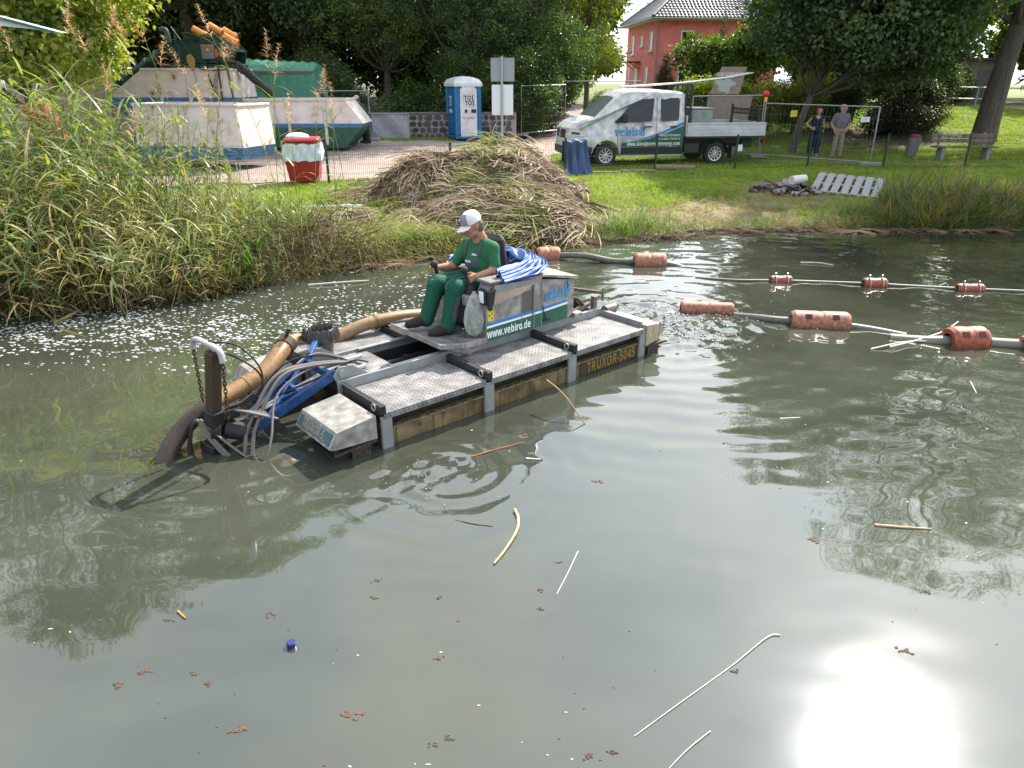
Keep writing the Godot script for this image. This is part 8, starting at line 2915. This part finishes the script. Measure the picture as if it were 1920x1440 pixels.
# ---------- things on and beside the boat, and on the water ----------
func build_afloat() -> void:
	var bx := Transform3D(Basis(UP, BOAT_TURN), BOAT_AT)
	# bucket with a black liner standing on the front cover
	var t := thing("bucket", "dark grey bucket with a black bag liner on the front of the boat", "bucket", bx * V(-0.52, 0.44, 1.49), BOAT_TURN)
	var b := MB.new()
	b.lathe([Vector2(0.0, 0.0), Vector2(0.105, 0.0), Vector2(0.135, 0.26), Vector2(0.142, 0.265), Vector2(0.135, 0.27), Vector2(0.125, 0.26), Vector2(0.10, 0.02)], 24)
	obj("bucket_body", b, mat("bucket_grey", 0.09, 0.092, 0.095, 0.5, 0.0, "soft", 4.0), t)
	b = MB.new()
	var rows := []
	for i in 8:
		var row := []
		for k in 41:
			var a := TAU * k / 40.0
			var w := 1.0 + 0.07 * sin(k * 1.9 + i * 0.8) + 0.05 * sin(k * 3.3)
			var q: Vector2 = [Vector2(0.185, 0.22), Vector2(0.172, 0.27), Vector2(0.155, 0.325), Vector2(0.142, 0.34), Vector2(0.125, 0.32), Vector2(0.11, 0.26), Vector2(0.09, 0.16), Vector2(0.02, 0.1)][i]
			row.append(V(q.x * w * cos(a), q.y + 0.014 * sin(k * 2.7 + i), q.x * w * sin(a)))
		rows.append(row)
	b.sheet(rows, V(-1, 0.2, 0))
	obj("liner", b, mat("liner_black", 0.022, 0.021, 0.02, 0.35), t)
	letters("Basaltec", 0.05, mat("print_pale", 0.55, 0.56, 0.56, 0.6), along(V(0.07, 0.17, 0.106), V(0.8, 0, -0.6), V(0.55, 0.0, 0.84)), t)
	# clear plastic bag hanging beside the seat
	t = thing("plastic_bag", "clear plastic bag with green weeds hanging beside the driver's seat", "bag", bx * V(0.36, 0.62, 0.2), BOAT_TURN)
	b = MB.new()
	rows = []
	for i in 17:
		var row := []
		var f := i / 16.0
		var rr: float = [0.012, 0.03, 0.05, 0.065, 0.075, 0.088, 0.1, 0.11, 0.115, 0.118, 0.12, 0.118, 0.115, 0.108, 0.095, 0.07, 0.02][i]
		for k in 31:
			var a := TAU * k / 30.0
			var w := 1.0 + 0.09 * sin(k * 1.5 + f * 5.0) + 0.07 * sin(k * 2.9 - f * 7.0) + 0.05 * sin(k * 5.1 + f * 15.0)
			row.append(V(rr * w * cos(a) * 0.62, 0.48 * (1.0 - f), rr * w * sin(a)))
		rows.append(row)
	b.sheet(rows, V(-1, 0, 0))
	var film := StandardMaterial3D.new()
	film.resource_name = "film_clear"
	film.albedo_color = Color(0.9, 0.91, 0.93, 0.26)
	film.transparency = BaseMaterial3D.TRANSPARENCY_ALPHA
	film.roughness = 0.3
	film.cull_mode = BaseMaterial3D.CULL_DISABLED
	obj("film", b, film, t)
	b = MB.new()
	var r := RandomNumberGenerator.new()
	r.seed = 3
	for k in 70:
		var p := V(r.randfn(0, 0.022), r.randf_range(0.04, 0.24), r.randfn(0, 0.045))
		leaf(b, p, V(r.randfn(), r.randfn(), r.randfn()).normalized(), UP, 0.045, 0.03)
	obj("weeds", b, mat("weed_green", 0.16, 0.24, 0.05, 0.7), t)
	# floats and the discharge pipeline, three runs
	var orange := mat("float_orange", 0.56, 0.23, 0.14, 0.6, 0.0, "blotch", 2.5)
	var orange2 := mat("float_red_orange", 0.5, 0.11, 0.045, 0.45, 0.0, "blotch", 2.5)
	grime(orange, 2.2)
	grime(orange2, 2.2)
	var pipe := mat("line_grey", 0.13, 0.135, 0.11, 0.5, 0.0, "blotch", 2.0)
	var dark := mat("float_hole", 0.05, 0.018, 0.012, 0.9)
	var fl := [[0.66, -12.85, 0.42, 0.17, 0.15, 0, "orange barrel float half hidden behind the boat's canopy"], [2.42, -12.35, 0.55, 0.17, 0.0, 0, "orange barrel float at the open end of the pipeline behind the boat"],
		[2.72, -9.55, 0.72, 0.105, -0.12, 0, "slim orange float nearest the stern wash"], [4.05, -8.95, 0.74, 0.155, -0.12, 1, "long orange float with two square holes"], [5.55, -8.22, 0.46, 0.185, 0.05, 2, "thick orange float clamped on the ribbed hose"], [6.33, -8.05, 0.4, 0.13, 0.0, 0, "orange float cut by the right edge beside the thick one"],
		[4.31, -11.15, 0.34, 0.085, 0.0, 3, "small red strapped float, leftmost on the thin line"], [5.72, -10.95, 0.36, 0.1, 0.0, 3, "small red strapped float in the middle of the thin line"], [7.05, -10.65, 0.4, 0.085, -0.05, 3, "small red strapped float, rightmost on the thin line"]]
	for q in fl:
		t = thing("pipe_float", q[6], "float", V(q[0], 0.03 if q[5] != 3 else 0.015, q[1]), q[4], "orange floats on the pipelines")
		b = MB.new()
		var L: float = q[2] * 0.5; var R: float = q[3]
		var xf := Transform3D(Basis(V(0, 0, 1), -PI * 0.5), Vector3.ZERO)
		b.lathe([Vector2(R * 0.55, -L), Vector2(R * 0.85, -L), Vector2(R, -L + R * 0.28), Vector2(R, -0.04), Vector2(R * 0.96, -0.02), Vector2(R * 0.96, 0.02), Vector2(R, 0.04), Vector2(R, L - R * 0.28), Vector2(R * 0.85, L), Vector2(R * 0.55, L), Vector2(R * 0.3, L - 0.02)], 22, xf)
		obj("float_shell", b, orange if q[5] < 2 else orange2, t)
		if q[5] == 1 or q[5] == 2:
			b = MB.new()
			for x in ([-0.17, 0.17] if q[5] == 1 else [-0.1, 0.1]):
				b.box(V(x, R * 0.72, R * 0.72), V(0.085, 0.006, 0.07), 0.0, Basis(V(1, 0, 0), PI * 0.25))
			obj("handle_hole", b, dark, t)
		if q[5] == 3:
			for x in [-L * 0.55, L * 0.55]:
				b = MB.new()
				var ring := []
				for k in 15:
					ring.append(V(x, (R + 0.005) * cos(TAU * k / 14.0), (R + 0.005) * sin(TAU * k / 14.0)))
				b.tube(ring, 0.009, 5, false)
				b.cyl(V(x, R, 0), V(x, R + 0.05, 0.02), 0.01, -1, 5)
				obj("strap", b, mat("strap_steel", 0.4, 0.38, 0.38, 0.4, 0.5), t)
	var runs := [["discharge pipe running from the canopy-hidden float to the barrel float", [V(0.75, 0.05, -12.82), V(1.3, 0.09, -12.6), V(1.8, 0.03, -12.45), V(2.3, 0.04, -12.36), V(2.8, 0.0, -12.28), V(3.1, -0.08, -12.2)], 0.055, false],
		["discharge pipe between the slim float and the long float", [V(3.0, -0.05, -9.5), V(3.3, 0.0, -9.25), V(3.55, 0.02, -9.08), V(4.0, 0.03, -8.95), V(4.6, -0.01, -8.8), V(5.0, -0.03, -8.55)], 0.055, false],
		["ribbed hose through the thick orange float at the right edge", [V(4.75, -0.02, -8.45), V(5.1, 0.0, -8.3), V(5.5, 0.03, -8.22), V(5.95, 0.02, -8.15), V(6.5, 0.03, -8.02), V(7.4, 0.0, -7.9)], 0.075, true],
		["thin rope line with the small red floats", [V(3.0, 0.0, -11.4), V(3.6, 0.01, -11.2), V(4.3, 0.015, -11.15), V(5.0, 0.005, -11.1), V(5.7, 0.015, -10.95), V(6.4, 0.0, -10.85), V(7.05, 0.015, -10.65), V(8.2, 0.0, -10.5), V(9.6, -0.02, -10.2)], 0.025, false]]
	for q in runs:
		var o: MeshInstance3D
		if q[3]:
			o = hose("pipeline", q[1], q[2], mat("ribbed_grey", 0.16, 0.15, 0.12, 0.5), self, 0.03, 0.14, 10)
		else:
			b = MB.new()
			b.tube(curve(q[1], 10), q[2], 9)
			o = obj("pipeline", b, pipe)
		o.name = numbered("pipeline") if q[3] else o.name
		tag(o, q[0], "pipe", "floating pipelines")
	# foam flecks below the reeds
	b = MB.new()
	b.lathe([Vector2(1.0, -0.2), Vector2(0.85, 0.25), Vector2(0.4, 0.5), Vector2(0.0, 0.55)], 7)
	var fm := mat("foam", 0.36, 0.38, 0.39, 0.6)
	var xfs := []; var cols := []
	var tries := 0
	while xfs.size() < 3000 and tries < 90000:
		tries += 1
		var x := r.randf_range(-8.0, 0.5); var z := r.randf_range(-12.8, -7.2)
		if inland(x, z) > -0.1:
			continue
		var lane := exp(-pow((z + 8.75 - 0.12 * (x + 6.0) - 0.25 * sin(x * 1.4) + 0.30 * (x + 5.0)) / 0.85, 2.0)) * smoothstep(0.0, -3.5, x)
		lane = maxf(lane, 0.22 * exp(-pow((z + 10.2 + 0.3 * (x + 3.0)) / 0.7, 2.0)))
		if r.randf() > lane * (0.35 + 1.6 * maxf(0.0, nz2.get_noise_2d(x * 22.0, z * 34.0) + 0.1)):
			continue
		var s := r.randf_range(0.006, 0.014) * (1.0 + 0.9 * r.randf() * r.randf())
		xfs.append(Transform3D(Basis(UP, r.randf() * TAU).scaled(V(s * r.randf_range(0.8, 2.0), s * 0.5, s)), V(x, wave(x, z) + 0.002, z)))
		cols.append(Color.WHITE)
	tag(multi("foam", b.mesh(), fm, xfs, cols), "white foam flecks drifting on the water below the reeds", "foam")
	# splash drops beside the bow, and white beads as sun glitter astern
	b = MB.new()
	b.ball(Vector3.ZERO, V(1, 1, 1), 6, 4)
	xfs = []; cols = []
	for k in 700:
		var c := V(-0.72, 0.0, -4.98); var sp := 0.17
		if k > 45:
			c = V(2.05, 0, -9.1); sp = 0.42
		var p := c + V(r.randfn(0, sp * 1.4), 0, r.randfn(0, sp))
		p.y = wave(p.x, p.z) + absf(r.randfn(0, 0.012))
		var s := r.randf_range(0.0015, 0.004) if k <= 45 else r.randf_range(0.003, 0.009)
		xfs.append(Transform3D(Basis().scaled(V(s * 1.6, s * 0.8, s * 1.4)), p))
		cols.append(Color.WHITE)
	tag(multi("splash_and_glitter", b.mesh(), fm, xfs, cols), "white splash bubbles at the bow, with beads standing for sun glitter in the stern wash", "foam")
	# brown leaf scraps
	var lm := [mat("scrap_brown", 0.13, 0.075, 0.045, 0.8, 0.0, "blotch", 8.0), mat("scrap_dark", 0.07, 0.04, 0.028, 0.8), mat("scrap_tan", 0.36, 0.25, 0.13, 0.8)]
	var scraps := [[-1.35, -2.58, 0.09, 0], [-0.82, -2.66, 0.10, 0], [-2.0, -2.95, 0.07, 0], [-2.1, -2.85, 0.07, 0], [-1.72, -2.93, 0.06, 0], [-1.62, -2.86, 0.05, 0], [-1.98, -3.95, 0.06, 0], [-2.05, -3.35, 0.05, 0], [-1.45, -3.40, 0.07, 0], [-0.87, -3.72, 0.05, 0], [-0.86, -3.55, 0.05, 0], [-0.45, -3.55, 0.045, 0], [-0.4, -3.05, 0.05, 0], [-0.38, -2.48, 0.05, 0], [0.17, -3.45, 0.045, 0], [0.32, -3.9, 0.04, 1], [0.18, -3.62, 0.05, 0], [-0.3, -2.52, 0.05, 0], [0.68, -4.95, 0.09, 0], [2.1, -4.15, 0.10, 1], [2.75, -4.6, 0.07, 1], [2.2, -3.1, 0.08, 1], [1.2, -2.95, 0.05, 1], [0.36, -2.42, 0.06, 1], [0.48, -2.44, 0.05, 1], [0.1, -5.75, 0.14, 1], [2.9, -6.5, 0.06, 1], [3.4, -5.4, 0.06, 1], [1.9, -5.6, 0.05, 1], [2.6, -3.6, 0.07, 1], [-2.6, -5.0, 0.04, 1], [-3.2, -5.6, 0.05, 1]]
	var marks := [[-1.255, -3.14, "blue bottle neck"], [0.0, -4.2, "peeled crooked branch"], [0.36, -3.8, "thin white stalk"], [1.1, -2.9, "long straw stalk"], [2.8, -4.3, "tan stick at the right"], [-2.0, -3.4, "orange-brown chip of wood"], [-1.9, -2.4, "bottom left corner"], [0.85, -2.45, "short straw stalk"], [3.0, -6.1, "stalk in the tree reflection"], [0.1, -5.5, "reddish twig"], [-2.6, -5.4, "suction pipe"]]
	var near := []
	for k in marks.size():
		near.append([])
	for i in scraps.size():
		var q: Array = scraps[i]
		b = MB.new()
		var rr := RandomNumberGenerator.new()
		rr.seed = i
		q[2] *= 0.8
		for k in 9:
			var c: Vector3 = V(rr.randfn(0, 0.33), 0, rr.randfn(0, 0.2)) * q[2]
			var n := 9
			var pts := []
			for j in n:
				var a := TAU * j / n
				var e: float = q[2] * rr.randf_range(0.05, 0.2)
				pts.append(c + V(cos(a) * e * 1.3, 0.001 + 0.003 * rr.randf(), sin(a) * e))
			for j in n:
				b.tri(c + V(0, 0.005, 0), pts[j], pts[(j + 1) % n], UP)
		var o := obj("leaf_scrap", b, lm[q[3]])
		o.position = V(q[0], wave(q[0], q[1]), q[1])
		var best := 0
		for k in marks.size():
			if Vector2(q[0] - marks[k][0], q[1] - marks[k][1]).length() < Vector2(q[0] - marks[best][0], q[1] - marks[best][1]).length():
				best = k
		near[best].append([Vector2(q[0] - marks[best][0], q[1] - marks[best][1]).length(), o])
	for k in marks.size():
		near[k].sort_custom(func(x, y): return x[0] < y[0])
		for i in near[k].size():
			tag(near[k][i][1], "ragged brown leaf scrap on the water, %s nearest to the %s" % [ORDER[i], marks[k][2]], "leaf", "brown leaf scraps on the water")
	# fine specks
	xfs = []; cols = []
	b = MB.new()
	b.ball(Vector3.ZERO, V(1, 0.4, 0.6), 6, 4)
	for k in 520:
		var z := -2.2 - 9.0 * pow(r.randf(), 1.6)
		var x := r.randf_range(-1.0, 1.0) * -z * 0.9
		if inland(x, z) > -0.1 or r.randf() > 0.25 + 1.8 * nz.get_noise_2d(x * 10.0 + 20.0, z * 10.0):
			continue
		var s := r.randf_range(0.002, 0.008)
		xfs.append(Transform3D(Basis(UP, r.randf() * TAU).scaled(V(s * r.randf_range(1, 2.6), s * 0.5, s)), V(x, wave(x, z) + 0.002, z)))
		cols.append(Color(0.07, 0.045, 0.03) if r.randf() < 0.6 else Color(0.6, 0.55, 0.45))
	var sm := mat("speck_mat", 1, 1, 1, 0.7)
	sm.vertex_color_use_as_albedo = true
	tag(multi("floating_debris", b.mesh(), sm, xfs, cols), "tiny dark and pale specks of debris drifting on the water", "debris")
	# sticks and stalks
	var wood := mat("stick_pale", 0.58, 0.42, 0.24, 0.75, 0.0, "blotch", 8.0)
	var straw := mat("stalk_straw", 0.62, 0.6, 0.5, 0.6)
	var sticks := [["pale peeled crooked branch floating in the middle of the water", [V(0.02, 0.012, -4.52), V(0.045, 0.014, -4.4), V(0.03, 0.012, -4.24), V(-0.05, 0.012, -4.02), V(-0.12, 0.008, -3.88)], 0.014, wood],
		["thin white stalk floating right of the peeled branch", [V(0.45, 0.004, -4.02), V(0.37, 0.006, -3.8), V(0.28, 0.004, -3.58)], 0.0035, straw],
		["long straw stalk crossing the lower right of the water", [V(1.55, 0.006, -3.22), V(1.47, 0.008, -3.2), V(1.2, 0.006, -2.98), V(0.85, 0.004, -2.72), V(0.6, 0.004, -2.53)], 0.0035, straw],
		["second shorter straw stalk at the bottom edge", [V(0.98, 0.004, -2.56), V(0.85, 0.005, -2.46), V(0.72, 0.004, -2.34)], 0.003, straw],
		["thin dark green stalk floating left of the peeled branch", [V(-0.42, 0.004, -4.4), V(-0.28, 0.005, -4.35), V(-0.14, 0.004, -4.32)], 0.004, mat("stalk_green", 0.1, 0.12, 0.05, 0.7)],
		["stick propped against the boat's side with its end in the water", [V(0.34, 0.27, -6.41), V(0.5, 0.2, -6.2), V(0.72, -0.04, -5.95)], 0.009, mat("stick_brown", 0.3, 0.17, 0.09, 0.8)],
		["tan stick floating near the right edge above the tree reflection", [V(2.62, 0.006, -4.33), V(2.8, 0.008, -4.3), V(3.0, 0.006, -4.28)], 0.011, wood],
		["orange-brown chip of wood floating at the lower left", [V(-2.02, 0.006, -3.42), V(-1.95, 0.006, -3.36)], 0.008, mat("chip_orange", 0.4, 0.2, 0.06, 0.8)],
		["long forked twig drifting beside the long orange float", [V(4.55, 0.02, -8.05), V(5.0, 0.04, -8.25), V(5.5, 0.03, -8.6), V(5.85, 0.06, -8.9)], 0.012, straw],
		["thin twig crossing the forked one before the thick orange float", [V(4.3, 0.01, -8.0), V(4.8, 0.03, -8.2), V(5.2, 0.02, -8.25)], 0.009, straw],
		["grey driftwood stick floating behind the thin rope line", [V(5.1, 0.01, -12.4), V(5.4, 0.02, -12.35), V(5.6, 0.01, -12.2)], 0.02, mat("driftwood", 0.25, 0.24, 0.2, 0.8)],
		["pale driftwood branch floating left of the boat driver below the reeds", [V(-3.2, 0.01, -10.9), V(-2.7, 0.03, -11.0), V(-2.3, 0.02, -11.15)], 0.02, mat("driftwood_pale", 0.42, 0.38, 0.32, 0.8)],
		["reddish twig with leaf shreds floating beside the boat's reflection", [V(-0.35, 0.004, -5.35), V(-0.1, 0.006, -5.5), V(0.12, 0.004, -5.62)], 0.006, mat("twig_red", 0.3, 0.12, 0.05, 0.8)],
		["short pale twig floating right of the boat's reflection", [V(0.12, 0.004, -5.32), V(0.24, 0.006, -5.3)], 0.008, straw],
		["thin stalk floating in the dark tree reflection", [V(2.55, 0.004, -6.1), V(2.75, 0.006, -6.12)], 0.006, straw],
		["stick floating under the thick orange float", [V(4.9, 0.004, -7.0), V(4.78, 0.006, -6.7)], 0.006, straw]]
	for q in sticks:
		b = MB.new()
		var c: Array = curve(q[1], 6)
		var rad := []
		for i in c.size():
			rad.append(q[2] * (1.0 - 0.45 * i / c.size()) * (1.0 + 0.12 * sin(i * 2.1)))
		b.tube(c, rad, 6)
		tag(obj("stick", b, q[3]), q[0], "stick")
	# bottle cap
	b = MB.new()
	b.lathe([Vector2(0.0, 0.03), Vector2(0.022, 0.03), Vector2(0.026, 0.026), Vector2(0.026, 0.0), Vector2(0.024, -0.06), Vector2(0.0, -0.06)], 20)
	var o := obj("bottle", b, mat("cap_blue", 0.02, 0.022, 0.14, 0.35))
	o.position = V(-1.255, 0.0, -3.14)
	tag(o, "dark blue bottle neck with cap floating upright in the lower left water", "bottle")
	# dead reeds washed up along the right shore
	xfs = []; cols = []
	b = MB.new()
	for k in 8:
		var a := r.randfn(0, 0.4)
		b.tube([V(-cos(a) * 0.4, 0.01, -sin(a) * 0.4) + V(0, 0, r.randfn(0, 0.1)), V(0, 0.05, r.randfn(0, 0.1)), V(cos(a) * 0.4, 0.0, sin(a) * 0.4)], 0.008, 3, false)
	for k in 230:
		var x := r.randf_range(-3.4, 13.0)
		var z := shore(x) + r.randfn(0.05, 0.18)
		xfs.append(Transform3D(Basis(UP, r.randfn(0, 0.6)).scaled(Vector3.ONE * r.randf_range(0.35, 1.0)), V(x, maxf(0.01, ground_y(x, z) + 0.02), z)))
		cols.append(Color(0.5, 0.4, 0.27).lerp(Color(0.12, 0.08, 0.05), r.randf()))
	tag(multi("shore_litter", b.mesh(), leafmat("straw", 0, Color.WHITE), xfs, cols), "dead reed litter washed up along the waterline", "litter")

func _ready() -> void:
	rng.seed = 4711
	nz.seed = 3
	nz.frequency = 0.05
	nz.fractal_octaves = 3
	nz2.seed = 8
	nz2.frequency = 0.05
	nz2.fractal_octaves = 2
	build_view()
	make_textures()
	build_setting()
	build_boat()
	build_van()
	build_plant()
	build_yard()
	build_buildings()
	build_trees()
	build_grass()
	build_reeds()
	build_heap()
	build_afloat()
	build_operator()
	build_bystanders()
